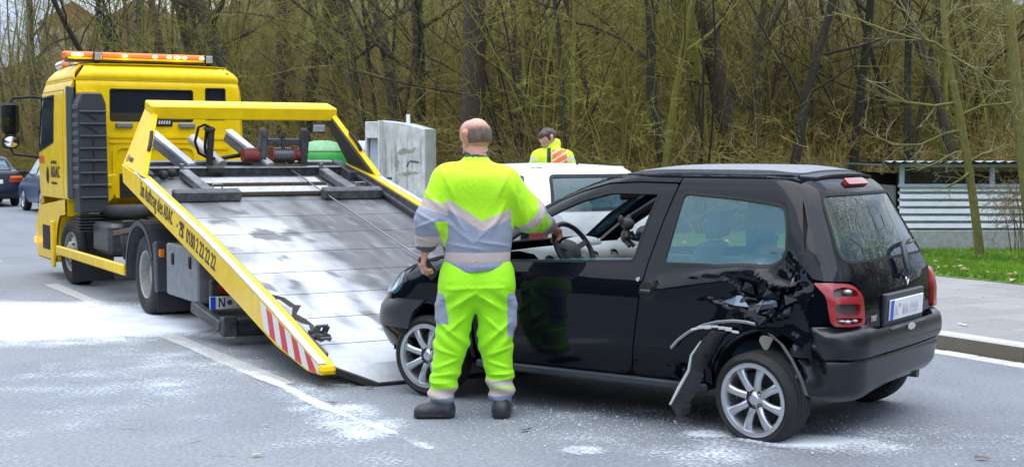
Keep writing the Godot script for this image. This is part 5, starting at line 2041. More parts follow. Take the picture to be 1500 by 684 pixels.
func wreckage(t: Node3D, w: Wall) -> void:
	# bright inner strip torn from the arch
	var pts := []
	for p in [[0.545, 0.475], [0.50, 0.525], [0.44, 0.572], [0.36, 0.612], [0.27, 0.638], [0.17, 0.652], [0.09, 0.652], [0.03, 0.645]]:
		pts.append(Vector3(p[0], p[1], -0.835 + 0.03 * sin(p[0] * 6.0)))
	var a := []
	for p in pts:
		a.append(p + Vector3(0, -0.013, 0.008))
	var s := MB.new()
	s.ribbon(pts, a, 0.008)
	put("torn_arch_trim", s, mat(Color(0.36, 0.38, 0.41), 0.4, 0.3), t)
	var s2 := MB.new()
	for k in 7:
		var x := 0.40 - k * 0.042
		s2.box(Vector3(x, 0.585 + 0.02 * sin(k * 0.5) + 0.003 * (k % 2), -0.826), Vector3(0.041, 0.013 + 0.004 * (k % 3), 0.008), 0.002, Basis(Vector3(0, 0, 1), -0.22 + 0.05 * k))
	put("broken_clip_rail", s2, mat(Color(0.52, 0.54, 0.57), 0.45, 0.1), t)
	# hanging liner: black plastic torn from the wheel house, pale along its broken edge
	var l1 := []
	var l2 := []
	for p in [[0.27, 0.59, 0.20, 0.585], [0.33, 0.53, 0.26, 0.50], [0.375, 0.45, 0.31, 0.42], [0.405, 0.36, 0.345, 0.33], [0.455, 0.26, 0.375, 0.235], [0.50, 0.165, 0.415, 0.17], [0.475, 0.115, 0.425, 0.125], [0.462, 0.045, 0.432, 0.07]]:
		var zz: float = -0.86 - 0.05 * (0.6 - p[1])
		l1.append(Vector3(p[0], p[1], zz - 0.02 + 0.02 * sin(p[1] * 24.0)))
		l2.append(Vector3(p[2], p[3], zz + 0.05 + 0.02 * sin(p[1] * 17.0)))
	var rows := []
	var rj := RandomNumberGenerator.new()
	rj.seed = 5
	for i in l1.size() - 1:
		for k in 4:
			var u := k / 4.0
			var pa: Vector3 = (l1[i] as Vector3).lerp(l1[i + 1], u)
			var pb: Vector3 = (l2[i] as Vector3).lerp(l2[i + 1], u) + Vector3(rj.randf_range(-0.010, 0.010), rj.randf_range(-0.006, 0.006), 0)
			rows.append(PackedVector3Array([pa, pa.lerp(pb, 0.35) + Vector3(0, 0, -0.018), pa.lerp(pb, 0.7) + Vector3(0, 0, -0.012), pb]))
	var ln := MB.new()
	ln.grid(rows, false, Vector3(0.2, 0.3, 0))
	put("torn_wheel_liner", ln, rough_mat(Color(0.008, 0.008, 0.009), Color(0.035, 0.035, 0.036), Vector3(4, 4, 4), 0.4), t)
	var eg := MB.new()
	eg.tube(l1.slice(1, 6), [0.003, 0.007, 0.009, 0.010, 0.006], 6)
	put("broken_liner_edge", eg, mat(Color(0.50, 0.51, 0.52), 0.4), t)
	# second strip behind the wheel
	var b1 := []
	var b2 := []
	for p in [[-0.06, 0.60], [-0.13, 0.55], [-0.19, 0.47], [-0.24, 0.38], [-0.275, 0.29]]:
		b1.append(Vector3(p[0], p[1], -0.86))
		b2.append(Vector3(p[0] - 0.014, p[1] - 0.006, -0.845))
	var bm := MB.new()
	bm.ribbon(b1, b2, 0.006)
	put("bent_arch_edge", bm, mat(Color(0.045, 0.048, 0.052), 0.4), t)
	# crumpled flaps of black sheet over the arch
	var rg := RandomNumberGenerator.new()
	rg.seed = 21
	for k in 6:
		var cx := rg.randf_range(-0.22, 0.20)
		var cy := rg.randf_range(0.64, 0.84)
		var c: Vector3 = w.side(cx, cy, -1.0) + Vector3(0, 0, -0.012)
		var fl := MB.new()
		var n := 5
		var rim := []
		for i in n:
			var an := TAU * i / n + rg.randf_range(-0.5, 0.5)
			rim.append(c + Vector3(cos(an) * rg.randf_range(0.04, 0.10), sin(an) * rg.randf_range(0.025, 0.06), rg.randf_range(-0.010, 0.02)))
		var apex := c + Vector3(rg.randf_range(-0.02, 0.02), rg.randf_range(-0.02, 0.02), rg.randf_range(-0.026, -0.008))
		for i in n:
			fl.flat(apex, rim[i], rim[(i + 1) % n], Vector3(0, 0.2, -1))
		put("crumpled_flap", fl, M.black_paint if k % 3 else mat(Color(0.10, 0.13, 0.18), 0.28, 0.6), t)
	var stay := MB.new()
	stay.prism(soft(P2([0.0, 0.0, 0.075, 0.0, 0.085, -0.03, 0.05, -0.075, 0.03, -0.075]), 0.015), -0.004, 0.004, 0.0, Vector3(-0.08, 0.575, -0.825), Basis(Vector3(0, 0, 1), 0.1))
	stay.at(Transform3D())
	put("grey_filler_piece", stay, mat(Color(0.17, 0.17, 0.14), 0.7), t)
	# a scuff of bare metal on the ripped edge
	for p in [[0.06, 0.70], [0.02, 0.735], [-0.12, 0.79], [0.03, 0.76]]:
		var sc := MB.new()
		var q: Vector3 = w.side(p[0], p[1], -1.0) + Vector3(0, 0, -0.03)
		sc.ribbon([q, q + Vector3(-0.02, 0.03, -0.01), q + Vector3(-0.035, 0.07, 0.0)], [q + Vector3(0.012, 0, 0.012), q + Vector3(-0.004, 0.03, 0.012), q + Vector3(-0.02, 0.07, 0.012)], 0.002)
		put("bare_metal_edge", sc, mat(Color(0.36, 0.38, 0.40), 0.35, 0.5), t)

# ---------------------------------------------------------------- the other cars
func plain_car(called: String, label: String, at: Vector3, turn: float, paint: Material, top: float, length: float, notch: bool, glass: Material) -> Node3D:
	var t := thing(called, label, "car", at, turn)
	var w := Wall.new()
	var back := -0.75
	w.W = P2([0.2, 0.76, 0.3, 0.80, 0.6, 0.84, 0.85, 0.82, 0.95, 0.78, top - 0.08, 0.62, top, 0.54])
	if notch:
		back = -1.0
		w.XR = P2([0.2, back + 0.1, 0.4, back, 0.8, back + 0.03, 0.97, back + 0.08, 1.0, back + 0.50, top - 0.05, back + 1.10, top, back + 1.25])
	else:
		w.XR = P2([0.2, back + 0.08, 0.4, back, 0.85, back + 0.03, 1.0, back + 0.09, top - 0.08, back + 0.30, top, back + 0.42])
	var fr := back + length
	w.XF = P2([0.2, fr - 0.1, 0.4, fr, 0.65, fr - 0.06, 0.80, fr - 0.4, 0.95, fr - 1.05, top - 0.08, fr - 1.75, top, fr - 2.0])
	w.RR = P2([0.2, 0.26, 0.9, 0.24, top, 0.18])
	w.RF = P2([0.2, 0.4, 0.9, 0.4, 1.0, 0.26, top, 0.2])
	w.bow_r = 0.06
	w.bow_f = 0.10
	var L := func(x: float, y: float) -> Vector3: return w.side(x, y, -1.0)
	var R := func(x: float, y: float) -> Vector3: return w.side(x, y, 1.0)
	var RE := func(z: float, y: float) -> Vector3: return w.rear(z, y)
	var FR := func(z: float, y: float) -> Vector3: return w.front(z, y)
	var core := Vector3(back + length / 2, 0.7, 0)
	var fx := fr - 0.85
	var lowl := [back + 0.30, 0.25]
	for k in 11:
		var a := PI * k / 10.0
		lowl.append_array([-0.33 * cos(a), 0.28 + 0.33 * sin(a)])
	lowl.append_array([0.35, 0.24, fx - 0.35, 0.24])
	for k in 11:
		var a := PI * k / 10.0
		lowl.append_array([fx - 0.33 * cos(a), 0.28 + 0.33 * sin(a)])
	lowl.append_array([fr - 0.42, 0.25, fr - 0.42, 0.78, fr - 1.1, 0.955, back + 0.28, 0.955])
	var win_x0 := (back + 1.05) if notch else (back + 0.42)
	var win := soft(P2([win_x0 - 0.16, 0.97, fr - 1.28, 0.97, fr - 1.80, top - 0.10, win_x0 + 0.12, top - 0.09]), 0.05)
	for f in [L, R]:
		var b := MB.new()
		panel(b, f, P2(lowl), 0.12, [], 0.0, 0.02, core)
		put("side_panel", b, paint, t)
		b = MB.new()
		panel(b, f, P2([back + 0.28, 0.957, fr - 1.05, 0.957, fr - 1.70, top - 0.09, fr - 1.95, top, (back + 1.3) if notch else (back + 0.55), top]), 0.10, [win], 0.0, 0.02, core)
		put("pillar_frame", b, paint, t)
		b = MB.new()
		panel(b, f, win, 0.12, [], -0.006, 0.0, core)
		put("side_window", b, glass if paint != M.white_paint else M.dark_glass, t)
		b = MB.new()
		panel(b, f, P2([(win_x0 + fr - 1.3) / 2 - 0.03, 0.97, (win_x0 + fr - 1.3) / 2 + 0.03, 0.97, (win_x0 + fr - 1.3) / 2 - 0.05, top - 0.1, (win_x0 + fr - 1.3) / 2 - 0.11, top - 0.1]), 0.1, [], 0.003, 0.01, core)
		put("door_pillar", b, M.black, t)
	# back: lower body, window, lights, bumper
	var rlim := 0.84
	var yb := 0.985 if notch else 0.955
	var bk := MB.new()
	panel(bk, RE, P2([-rlim, 0.25, rlim, 0.25, rlim, yb, -rlim, yb]), 0.08, [], 0.0, 0.02, core)
	put("tail_panel", bk, paint, t)
	var rwin := soft(P2([-0.60, 1.0 if notch else 0.98, 0.60, 1.0 if notch else 0.98, 0.50, top - 0.075, -0.50, top - 0.075]), 0.06)
	bk = MB.new()
	panel(bk, RE, P2([-0.92, yb, 0.92, yb, 0.86, (yb + top) / 2, 0.68, top, -0.68, top, -0.86, (yb + top) / 2]), 0.08, [rwin], -0.005, 0.02, core)
	put("rear_frame", bk, paint, t)
	bk = MB.new()
	panel(bk, RE, rwin, 0.08, [Geometry2D.offset_polygon(rwin, -0.03)[0]], 0.003, 0.01, core)
	put("window_seal", bk, M.black, t)
	bk = MB.new()
	panel(bk, RE, rwin, 0.08, [], -0.004, 0.0, core)
	put("rear_window", bk, glass, t)
	for s in [-1.0, 1.0]:
		var l := MB.new()
		if notch:
			panel(l, RE, soft(P2([s * 0.42, 0.68, s * 0.88, 0.68, s * 0.90, 0.86, s * 0.44, 0.86]), 0.03), 0.05, [], 0.012, 0.02, core)
		else:
			panel(l, RE, soft(P2([s * 0.66, 0.62, s * 0.84, 0.62, s * 0.85, 0.92, s * 0.70, 0.92]), 0.03), 0.05, [], 0.012, 0.02, core)
		put("tail_light", l, M.red_lens, t)
		if notch:
			l = MB.new()
			panel(l, RE, soft(P2([s * 0.46, 0.80, s * 0.86, 0.80, s * 0.87, 0.85, s * 0.48, 0.85]), 0.015), 0.05, [], 0.016, 0.006, core)
			put("turn_signal", l, mat(Color(0.75, 0.22, 0.01), 0.2), t)
		l = MB.new()
		panel(l, FR, soft(P2([s * 0.5, 0.62, s * 0.9, 0.62, s * 0.86, 0.74, s * 0.52, 0.72]), 0.03), 0.05, [], 0.01, 0.02, core)
		put("headlight", l, M.chrome, t)
	bk = MB.new()
	panel(bk, RE, P2([-1.0, 0.26, 1.0, 0.26, 1.0, 0.56, -1.0, 0.56]), 0.08, [], 0.035, 0.05, core)
	put("rear_bumper", bk, paint, t)
	bk = MB.new()
	var pp := w.rear(0.0, 0.70) + Vector3(-0.015, 0, 0)
	bk.box(pp, Vector3(0.012, 0.11, 0.52), 0.003)
	put("number_plate", bk, M.plate, t)
	bk = MB.new()
	panel(bk, FR, P2([-1.05, 0.24, 1.05, 0.24, 1.05, 0.62, -1.05, 0.62]), 0.1, [], 0.02, 0.04, core)
	put("front_bumper", bk, paint, t)
	bk = MB.new()
	panel(bk, FR, P2([-0.98, 0.60, 0.98, 0.60, 0.98, 0.78, 0.80, 0.955, -0.80, 0.955, -0.98, 0.78]), 0.08, [], 0.0, 0.02, core)
	put("bonnet", bk, paint, t)
	bk = MB.new()
	panel(bk, FR, P2([-0.80, 0.957, 0.80, 0.957, 0.55, top, -0.55, top]), 0.08, [], -0.002, 0.0, core)
	put("windscreen", bk, glass, t)
	var rx := (back + 1.28) if notch else (back + 0.44)
	var fx2 := fr - 2.02
	var roof := func(x: float, z: float) -> Vector3:
		var u := (x - (rx + fx2) / 2) / ((fx2 - rx) / 2)
		return Vector3(x, top - 0.005 + 0.035 * (1.0 - pow(absf(z) / 0.56, 2.0)) * (1.0 - 0.6 * u * u), z)
	bk = MB.new()
	panel(bk, roof, P2([rx - 0.06, 0.0, rx, -0.5, rx + 0.1, -0.545, fx2 - 0.1, -0.545, fx2 + 0.02, -0.48, fx2 + 0.1, 0.0, fx2 + 0.02, 0.48, fx2 - 0.1, 0.545, rx + 0.1, 0.545, rx, 0.5]), 0.08, [], 0.0, 0.01, Vector3(0.6, 0.5, 0))
	put("roof", bk, paint, t)
	bk = MB.new()
	bk.box(Vector3(back + length / 2, 0.28, 0), Vector3(length - 0.5, 0.14, 1.0), 0.03)
	bk.box(Vector3(fx / 2, 0.30, 0), Vector3(fx - 0.8, 0.14, 1.45), 0.03)
	put("floor_pan", bk, M.black, t)
	bk = MB.new()
	bk.box(Vector3(fx * 0.52, 0.80, -0.36), Vector3(0.16, 0.75, 0.46), 0.06, Basis(Vector3(0, 0, 1), 0.3))
	bk.box(Vector3(fx * 0.52, 0.80, 0.36), Vector3(0.16, 0.75, 0.46), 0.06, Basis(Vector3(0, 0, 1), 0.3))
	bk.box(Vector3(0.15, 0.75, 0), Vector3(0.16, 0.6, 1.2), 0.06, Basis(Vector3(0, 0, 1), 0.3))
	put("seats", bk, mat(Color(0.03, 0.03, 0.035), 0.9), t)
	for s in [-1.0, 1.0]:
		var m := MB.new()
		m.ball(Vector3(fr - 1.45, 1.0, s * 0.93), Vector3(0.06, 0.075, 0.10), 12, 8)
		m.bar(Vector3(fr - 1.45, 0.97, s * 0.78), Vector3(fr - 1.45, 0.98, s * 0.9), 0.05, 0.04)
		put("door_mirror", m, M.black, t)
		car_wheel(t, "wheel", Vector3(0, 0.30, s * 0.74), 0.30, 0.18, 0.20, 7, 1, s > 0)
		car_wheel(t, "wheel", Vector3(fx, 0.30, s * 0.74), 0.30, 0.18, 0.20, 7, 1, s > 0)
	return t

func parked_cars() -> void:
	# nose away from the camera, along the kerb
	var c := rq(0, 0)
	var white := plain_car("white_hatchback", "white hatchback parked at the kerb behind the black car, woman standing behind it", rq(12.2, 7.55), TRUCK_TURN, M.white_paint, 1.41, 3.9, false, glass_mat(Color(0.03, 0.12, 0.15), 0.55))
	var ae := MB.new()
	ae.tube([Vector3(-0.16, 1.42, 0.02), Vector3(-0.20, 1.47, 0.02), Vector3(-0.30, 1.60, 0.02)], [0.012, 0.005, 0.003], 6)
	put("aerial", ae, M.black, white)
	var wi := MB.new()
	wi.bar(Vector3(-0.66, 1.02, -0.05), Vector3(-0.60, 1.10, 0.36), 0.014, 0.014)
	put("rear_wiper", wi, M.black, white)
	c = rq(35.4, 7.55)
	plain_car("blue_hatchback", "blue-grey hatchback parked at the kerb ahead of the tow truck, half hidden by its cab", c, TRUCK_TURN, M.blue_paint, 1.44, 3.9, false, M.glass)
	c = rq(41.2, 6.38)
	plain_car("dark_saloon", "dark saloon cut by the left edge of the picture, its red tail light in view", c, TRUCK_TURN, M.dark_paint, 1.40, 4.5, true, M.glass)

# ---------------------------------------------------------------- the tow truck (x forward, z to its right)
func tow_truck() -> void:
	var t := thing("tow_truck", "yellow flatbed tow truck with its loading ramp tilted down to the road", "tow truck", Vector3(-2.55, 0, -13.84), TRUCK_TURN)
	truck_cab(t)
	truck_frame(t)
	truck_ramp(t)

func truck_cab(t: Node3D) -> void:
	var cz := -0.10
	var w := Wall.new()
	w.W = P2([0.8, 1.02, 1.2, 1.035, 1.6, 1.035, 2.2, 1.02, 2.36, 0.995, 2.385, 0.985, 2.40, 0.992, 2.48, 0.96, 2.57, 0.86])
	w.XR = P2([0.8, 3.05, 2.36, 3.05, 2.385, 3.065, 2.40, 3.045, 2.48, 3.07, 2.57, 3.20])
	w.XF = P2([0.8, 5.15, 1.5, 5.2, 1.7, 5.17, 2.3, 5.02, 2.57, 4.7])
	w.RR = P2([0.8, 0.14, 2.57, 0.16])
	w.RF = P2([0.8, 0.3, 2.57, 0.3])
	w.bow_r = 0.012
	w.bow_f = 0.06
	var L := func(x: float, y: float) -> Vector3: return w.side(x, y, -1.0) + Vector3(0, 0, cz)
	var R := func(x: float, y: float) -> Vector3: return w.side(x, y, 1.0) + Vector3(0, 0, cz)
	var RE := func(z: float, y: float) -> Vector3: return w.rear(z, y) + Vector3(0, 0, cz)
	var FR := func(z: float, y: float) -> Vector3: return w.front(z, y) + Vector3(0, 0, cz)
	var core := Vector3(4.1, 1.7, cz)
	# back wall with two windows
	var e := 0.98
	var win1 := soft(P2([-0.60, 1.905, 0.385, 1.905, 0.385, 2.285, -0.60, 2.285]), 0.035)
	var win2 := soft(P2([0.53, 1.93, 0.785, 1.93, 0.785, 2.315, 0.53, 2.315]), 0.03)
	var b := MB.new()
	panel(b, RE, P2([-e, 1.02, e, 1.02, e, 2.375, -e, 2.375]), 0.07, [win1, win2], 0.0, 0.05, core)
	var back := put("back_wall", b, M.yellow, t)
	for wn in [win1, win2]:
		b = MB.new()
		panel(b, RE, wn, 0.1, [], -0.018, 0.0, core)
		var pane := put("back_window", b, M.dark_glass, t)
		b = MB.new()
		panel(b, RE, wn, 0.08, [Geometry2D.offset_polygon(wn, -0.014)[0]], 0.003, 0.02, core)
		put("window_seal", b, M.black, pane)
	# pressings of the back wall
	for rb in [[-0.62, 1.715, 0.50, 1.75], [0.53, 1.70, 0.80, 1.735], [0.53, 1.58, 0.80, 1.615], [0.53, 1.46, 0.80, 1.495], [0.53, 1.34, 0.80, 1.375], [-0.62, 1.655, 0.47, 1.675]]:
		b = MB.new()
		panel(b, RE, soft(P2([rb[0], rb[1], rb[2], rb[1], rb[2], rb[3], rb[0], rb[3]]), 0.014), 0.1, [], 0.014, 0.02, core)
		put("pressed_rib", b, M.yellow, back)
	b = MB.new()
	var ao := soft(P2([-0.58, 1.0, -0.58, 1.63, 0.42, 1.63, 0.42, 1.0]), 0.12)
	panel(b, RE, ao, 0.07, [soft(P2([-0.54, 0.9, -0.54, 1.592, 0.38, 1.592, 0.38, 0.9]), 0.10)], 0.018, 0.025, core)
	put("pressed_arch", b, M.yellow, back)
	b = MB.new()
	panel(b, RE, P2([-0.5, 1.02, 0.5, 1.02, 0.5, 1.30, -0.5, 1.30]), 0.1, [], 0.006, 0.01, core)
	put("service_opening", b, M.black, back)
	for lz in [-0.44, 0.30]:
		b = MB.new()
		b.box(Vector3(3.025, 1.862, lz + cz), Vector3(0.045, 0.06, 0.20), 0.012)
		put("marker_lamp", b, mat(Color(0.16, 0.17, 0.18), 0.3), back)
	b = MB.new()
	b.box(Vector3(3.03, 1.90, 0.03 + cz), Vector3(0.03, 0.095, 0.20), 0.012)
	var lg := put("camera_box", b, M.black, back)
	b = MB.new()
	for k in 5:
		b.box(Vector3(3.012, 1.897, -0.032 + k * 0.03 + cz), Vector3(0.006, 0.04, 0.018), 0.002, Basis(Vector3(1, 0, 0), 0.25))
	put("maker_letters", b, mat(Color(0.5, 0.5, 0.5), 0.4), lg)
	b = MB.new()
	b.box(Vector3(3.035, 1.74, -0.68 + cz), Vector3(0.012, 0.09, 0.055), 0.004)
	put("reflector", b, M.white_paint, back)
	# roof edge and roof
	b = MB.new()
	panel(b, RE, P2([-1.0, 2.38, 1.0, 2.38, 0.84, 2.57, -0.84, 2.57]), 0.06, [], 0.0, 0.02, core)
	panel(b, L, P2([3.12, 2.38, 4.85, 2.38, 4.55, 2.57, 3.3, 2.57]), 0.06, [], 0.0, 0.02, core)
	panel(b, R, P2([3.12, 2.38, 4.85, 2.38, 4.55, 2.57, 3.3, 2.57]), 0.06, [], 0.0, 0.02, core)
	var roof := func(x: float, z: float) -> Vector3:
		var u := (x - 3.95) / 0.85
		return Vector3(x, 2.565 + 0.045 * (1.0 - pow(absf(z - cz) / 0.9, 2.6)) * (1.0 - 0.7 * u * u), z)
	panel(b, roof, P2([3.14, cz - 0.72, 3.14, cz + 0.72, 3.22, cz + 0.86, 4.6, cz + 0.86, 4.76, cz, 4.6, cz - 0.86, 3.22, cz - 0.86]), 0.08, [], 0.0, 0.01, Vector3(4, 1, 0))
	put("roof", b, M.yellow, t)
	# sides
	for s in 2:
		var f: Callable = L if s == 0 else R
		var s1 := -1.0 if s == 0 else 1.0
		b = MB.new()
		panel(b, f, P2([3.16, 1.0, 3.52, 1.0, 3.52, 2.375, 3.16, 2.375]), 0.08, [], 0.0, 0.03, core, 0.003)
		panel(b, f, P2([3.52, 2.28, 5.0, 2.28, 4.9, 2.375, 3.52, 2.375]), 0.08, [], 0.0, 0.03, core, 0.003)
		put("side_wall", b, M.yellow, t)
		var dh := soft(P2([4.02, 1.66, 4.95, 1.54, 4.98, 1.64, 4.86, 2.22, 4.02, 2.24]), 0.05)
		b = MB.new()
		panel(b, f, P2([3.525, 1.0, 5.02, 1.0, 5.06, 1.5, 4.98, 1.9, 4.90, 2.275, 3.525, 2.275]), 0.08, [dh], 0.004, 0.03, core, 0.003)
		var door := put("door", b, M.yellow, t)
		b = MB.new()
		panel(b, f, dh, 0.1, [], -0.006, 0.0, core)
		put("door_window", b, mat(Color(0.012, 0.02, 0.03), 0.05), door)
		b = MB.new()
		panel(b, f, dh, 0.08, [Geometry2D.offset_polygon(dh, -0.02)[0]], 0.007, 0.02, core)
		put("window_seal", b, M.black, door)
		b = MB.new()
		b.lathe([Vector2(0, 0.012), Vector2(0.05, 0.012), Vector2(0.07, 0.0)], 18, f.call(4.40, 1.27) as Vector3 + Vector3(0, 0, s1 * 0.004), Basis(Vector3(0.9, 0, 0), Vector3(0, s1 * 1.6, 0), Vector3(0, 0, s1)))
		put("door_handle", b, M.black, door)
		b = MB.new()
		panel(b, f, P2([4.55, 1.42, 5.0, 1.42, 5.0, 1.50, 4.6, 1.50]), 0.1, [], 0.010, 0.01, core)
		put("orange_badge", b, mat(Color(0.55, 0.10, 0.01), 0.5), door)
		if s == 0:
			var face := Basis(Vector3(-1, 0, 0), Vector3(0, 1, 0), Vector3(0, 0, -1))
			var lp: Vector3 = f.call(4.20, 1.43)
			write("im Auftrag", 0.045, 0.002, Transform3D(face, lp + Vector3(0, 0, -0.008)), M.ink, door, "lettering", 1.0)
			lp = f.call(4.22, 1.31)
			write("ADAC", 0.135, 0.002, Transform3D(face, lp + Vector3(0, 0, -0.008)), M.ink, door, "lettering", 1.05)
			lp = f.call(4.18, 1.18)
			write("Strassendienst", 0.035, 0.002, Transform3D(face, lp + Vector3(0, 0, -0.008)), M.ink, door, "lettering", 0.9)
	# front
	b = MB.new()
	panel(b, FR, P2([-1.1, 0.85, 1.1, 0.85, 1.1, 1.62, -1.1, 1.62]), 0.1, [], 0.0, 0.03, core)
	put("front_panel", b, M.yellow, t)
	b = MB.new()
	panel(b, FR, P2([-1.02, 1.63, 1.02, 1.63, 0.92, 2.37, -0.92, 2.37]), 0.1, [], 0.0, 0.0, core)
	put("windscreen", b, M.dark_glass, t)
	b = MB.new()
	panel(b, FR, P2([-0.98, 2.37, 0.98, 2.37, 0.8, 2.57, -0.8, 2.57]), 0.1, [], 0.0, 0.0, core)
	put("visor", b, M.yellow, t)
	# dark seal strip down the rear left corner, air intake behind it
	b = MB.new()
	b.box(Vector3(3.16, 1.66, -1.145), Vector3(0.10, 1.30, 0.035), 0.014)
	b.box(Vector3(3.08, 1.66, -1.125), Vector3(0.10, 1.28, 0.05), 0.014)
	put("corner_strip", b, mat(Color(0.05, 0.06, 0.065), 0.5), t)
	b = MB.new()
	b.prism(soft(P2([-1.125, 0.86, -0.80, 0.86, -0.815, 2.10, -0.86, 2.22, -1.08, 2.22, -1.125, 2.10]), 0.03), 2.72, 3.03, 0.015, Vector3(), Basis(Vector3(0, 0, 1), Vector3(0, 1, 0), Vector3(1, 0, 0)))
	var ai := put("air_intake", b, mat(Color(0.022, 0.026, 0.034), 0.5), t)
	for k in 8:
		b = MB.new()
		var y := 1.04 + k * 0.138
		b.box(Vector3(2.712, y, -0.965), Vector3(0.035, 0.026, 0.30), 0.008)
		put("rib", b, mat(Color(0.030, 0.034, 0.042), 0.5), ai)
		if k in [1, 2, 3, 4]:
			b = MB.new()
			b.box(Vector3(2.714, y + 0.07, -0.965), Vector3(0.02, 0.08, 0.014), 0.004)
			put("cross_rib", b, M.black, ai)
		elif k in [6, 7]:
			b = MB.new()
			b.box(Vector3(2.714, y - 0.06, -0.98), Vector3(0.016, 0.012, 0.14), 0.003, Basis(Vector3(1, 0, 0), 0.5))
			put("cross_rib", b, M.black, ai)
	for k in 10:
		b = MB.new()
		b.box(Vector3(2.86, 1.16 + k * 0.10, -1.128), Vector3(0.26, 0.05, 0.02), 0.006)
		put("louvre", b, mat(Color(0.05, 0.065, 0.08), 0.5), ai)
	for k in 6:
		b = MB.new()
		b.box(Vector3(2.88, 0.83 - k * 0.035, -0.96), Vector3(0.28, 0.024, 0.33), 0.008)
		put("bellows_fold", b, M.black, ai)
	b = MB.new()
	b.bar(Vector3(3.0, 2.235, -1.08), Vector3(3.0, 2.235, -0.86), 0.05, 0.03)
	put("intake_clip", b, M.yellow, ai)
	# hinge bracket under the back wall
	b = MB.new()
	b.prism(soft(P2([-0.92, 1.26, -0.66, 1.30, -0.70, 1.02, -0.80, 0.93, -0.88, 1.02]), 0.03), 2.93, 3.04, 0.01, Vector3(), Basis(Vector3(0, 0, 1), Vector3(0, 1, 0), Vector3(1, 0, 0)))
	b.bar(Vector3(2.92, 1.17, -0.88), Vector3(2.92, 1.17, -0.72), 0.03, 0.03)
	put("cab_latch", b, M.yellow, t)
	# mirrors at the left
	b = MB.new()
	b.box(Vector3(4.96, 1.965, -1.475), Vector3(0.13, 0.40, 0.21), 0.045)
	var mr := put("mirror_head", b, M.black, t)
	b = MB.new()
	b.box(Vector3(4.893, 1.965, -1.475), Vector3(0.006, 0.34, 0.165), 0.002)
	put("mirror_glass", b, mat(Color(0.04, 0.05, 0.06), 0.03, 0.9), mr)
	b = MB.new()
	b.box(Vector3(4.96, 1.675, -1.475), Vector3(0.12, 0.17, 0.21), 0.045)
	var m2 := put("wide_mirror_head", b, M.black, t)
	b = MB.new()
	b.lathe([Vector2(0, 0.02), Vector2(0.06, 0.012), Vector2(0.085, 0.0)], 18, Vector3(4.90, 1.675, -1.475), Basis(Vector3(0, 0, 1), Vector3(0, 0.8, 0), Vector3(-1, 0, 0)))
	put("mirror_glass", b, M.chrome, m2)
	b = MB.new()
	b.tube([Vector3(4.96, 2.15, -1.48), Vector3(4.96, 2.22, -1.44), Vector3(4.92, 2.24, -1.2), Vector3(4.86, 2.22, -1.06)], 0.018, 8)
	b.tube([Vector3(4.96, 1.60, -1.48), Vector3(4.96, 1.52, -1.44), Vector3(4.96, 1.49, -1.2), Vector3(4.95, 1.48, -1.06)], 0.016, 8)
	b.box(Vector3(4.80, 2.23, -1.07), Vector3(0.14, 0.07, 0.10), 0.02)
	put("mirror_arm", b, M.black, t)
	# amber light bar with its working lamps and cables
	b = MB.new()
	b.box(Vector3(3.5, 2.622, -0.28), Vector3(0.26, 0.03, 1.60), 0.01)
	var lb := put("light_bar", b, M.plastic, t)
	b = MB.new()
	b.prism(soft(P2([-0.12, 0.0, 0.12, 0.0, 0.10, 0.07, -0.10, 0.07]), 0.03), -1.115, 0.555, 0.012, Vector3(3.5, 2.655, 0), Basis(Vector3(1, 0, 0), Vector3(0, 1, 0), Vector3(0, 0, 1)))
	var amber := mat(Color(0.75, 0.16, 0.008), 0.12)
	amber.emission_enabled = true
	amber.emission = Color(1.0, 0.35, 0.02)
	amber.emission_energy_multiplier = 0.12
	put("amber_lens", b, amber, lb)
	b = MB.new()
	b.box(Vector3(3.374, 2.645, -0.28), Vector3(0.012, 0.022, 1.62), 0.003)
	put("yellow_base_strip", b, M.yellow, lb)
	for z in [-1.02, -0.95, -0.43, -0.07, 0.10, 0.20, 0.29, 0.50]:
		b = MB.new()
		var big := 1.4 if z == 0.20 or z == -0.95 else 1.0
		b.ball(Vector3(3.385, 2.685, z), Vector3(0.014, 0.017, 0.030 * big), 12, 8)
		put("amber_flash_lamp", b, glow_mat(Color(1.0, 0.72, 0.25), 5.0), lb)
	for z in [-1.0, -0.43, 0.20]:
		var o := OmniLight3D.new()
		o.name = "amber_flash_light"
		o.position = Vector3(3.34, 2.685, z)
		o.light_color = Color(1.0, 0.55, 0.1)
		o.light_energy = 0.02
		o.light_size = 0.03
		o.omni_range = 30.0
		o.omni_attenuation = 2.0
		o.shadow_enabled = true
		t.add_child(o)
	for z in [-0.76, 0.57]:
		b = MB.new()
		b.box(Vector3(3.33, 2.665, z), Vector3(0.05, 0.125, 0.11), 0.02)
		b.bar(Vector3(3.36, 2.60, z), Vector3(3.40, 2.60, z), 0.05, 0.03)
		var wl := put("working_lamp", b, M.black, t)
		b = MB.new()
		b.box(Vector3(3.302, 2.668, z), Vector3(0.008, 0.085, 0.08), 0.003)
		put("lamp_glass", b, mat(Color(0.40, 0.42, 0.46), 0.1, 0.3), wl)
		b = MB.new()
		b.tube([Vector3(3.33, 2.61, z), Vector3(3.27, 2.585, z + 0.06), Vector3(3.17, 2.545, z + 0.12), Vector3(3.10, 2.49, z + 0.15)], 0.009, 6)
		b.ball(Vector3(3.095, 2.48, z + 0.15), Vector3(0.02, 0.02, 0.02), 8, 6)
		put("lamp_cable", b, M.black, wl)
	b = MB.new()
	b.tube([Vector3(4.2, 2.62, -0.95), Vector3(4.55, 2.61, -0.95)], 0.05, 10)
	b.tube([Vector3(4.1, 2.66, -0.80), Vector3(4.5, 2.66, -0.80)], 0.03, 10)
	put("air_horn", b, M.chrome, t)
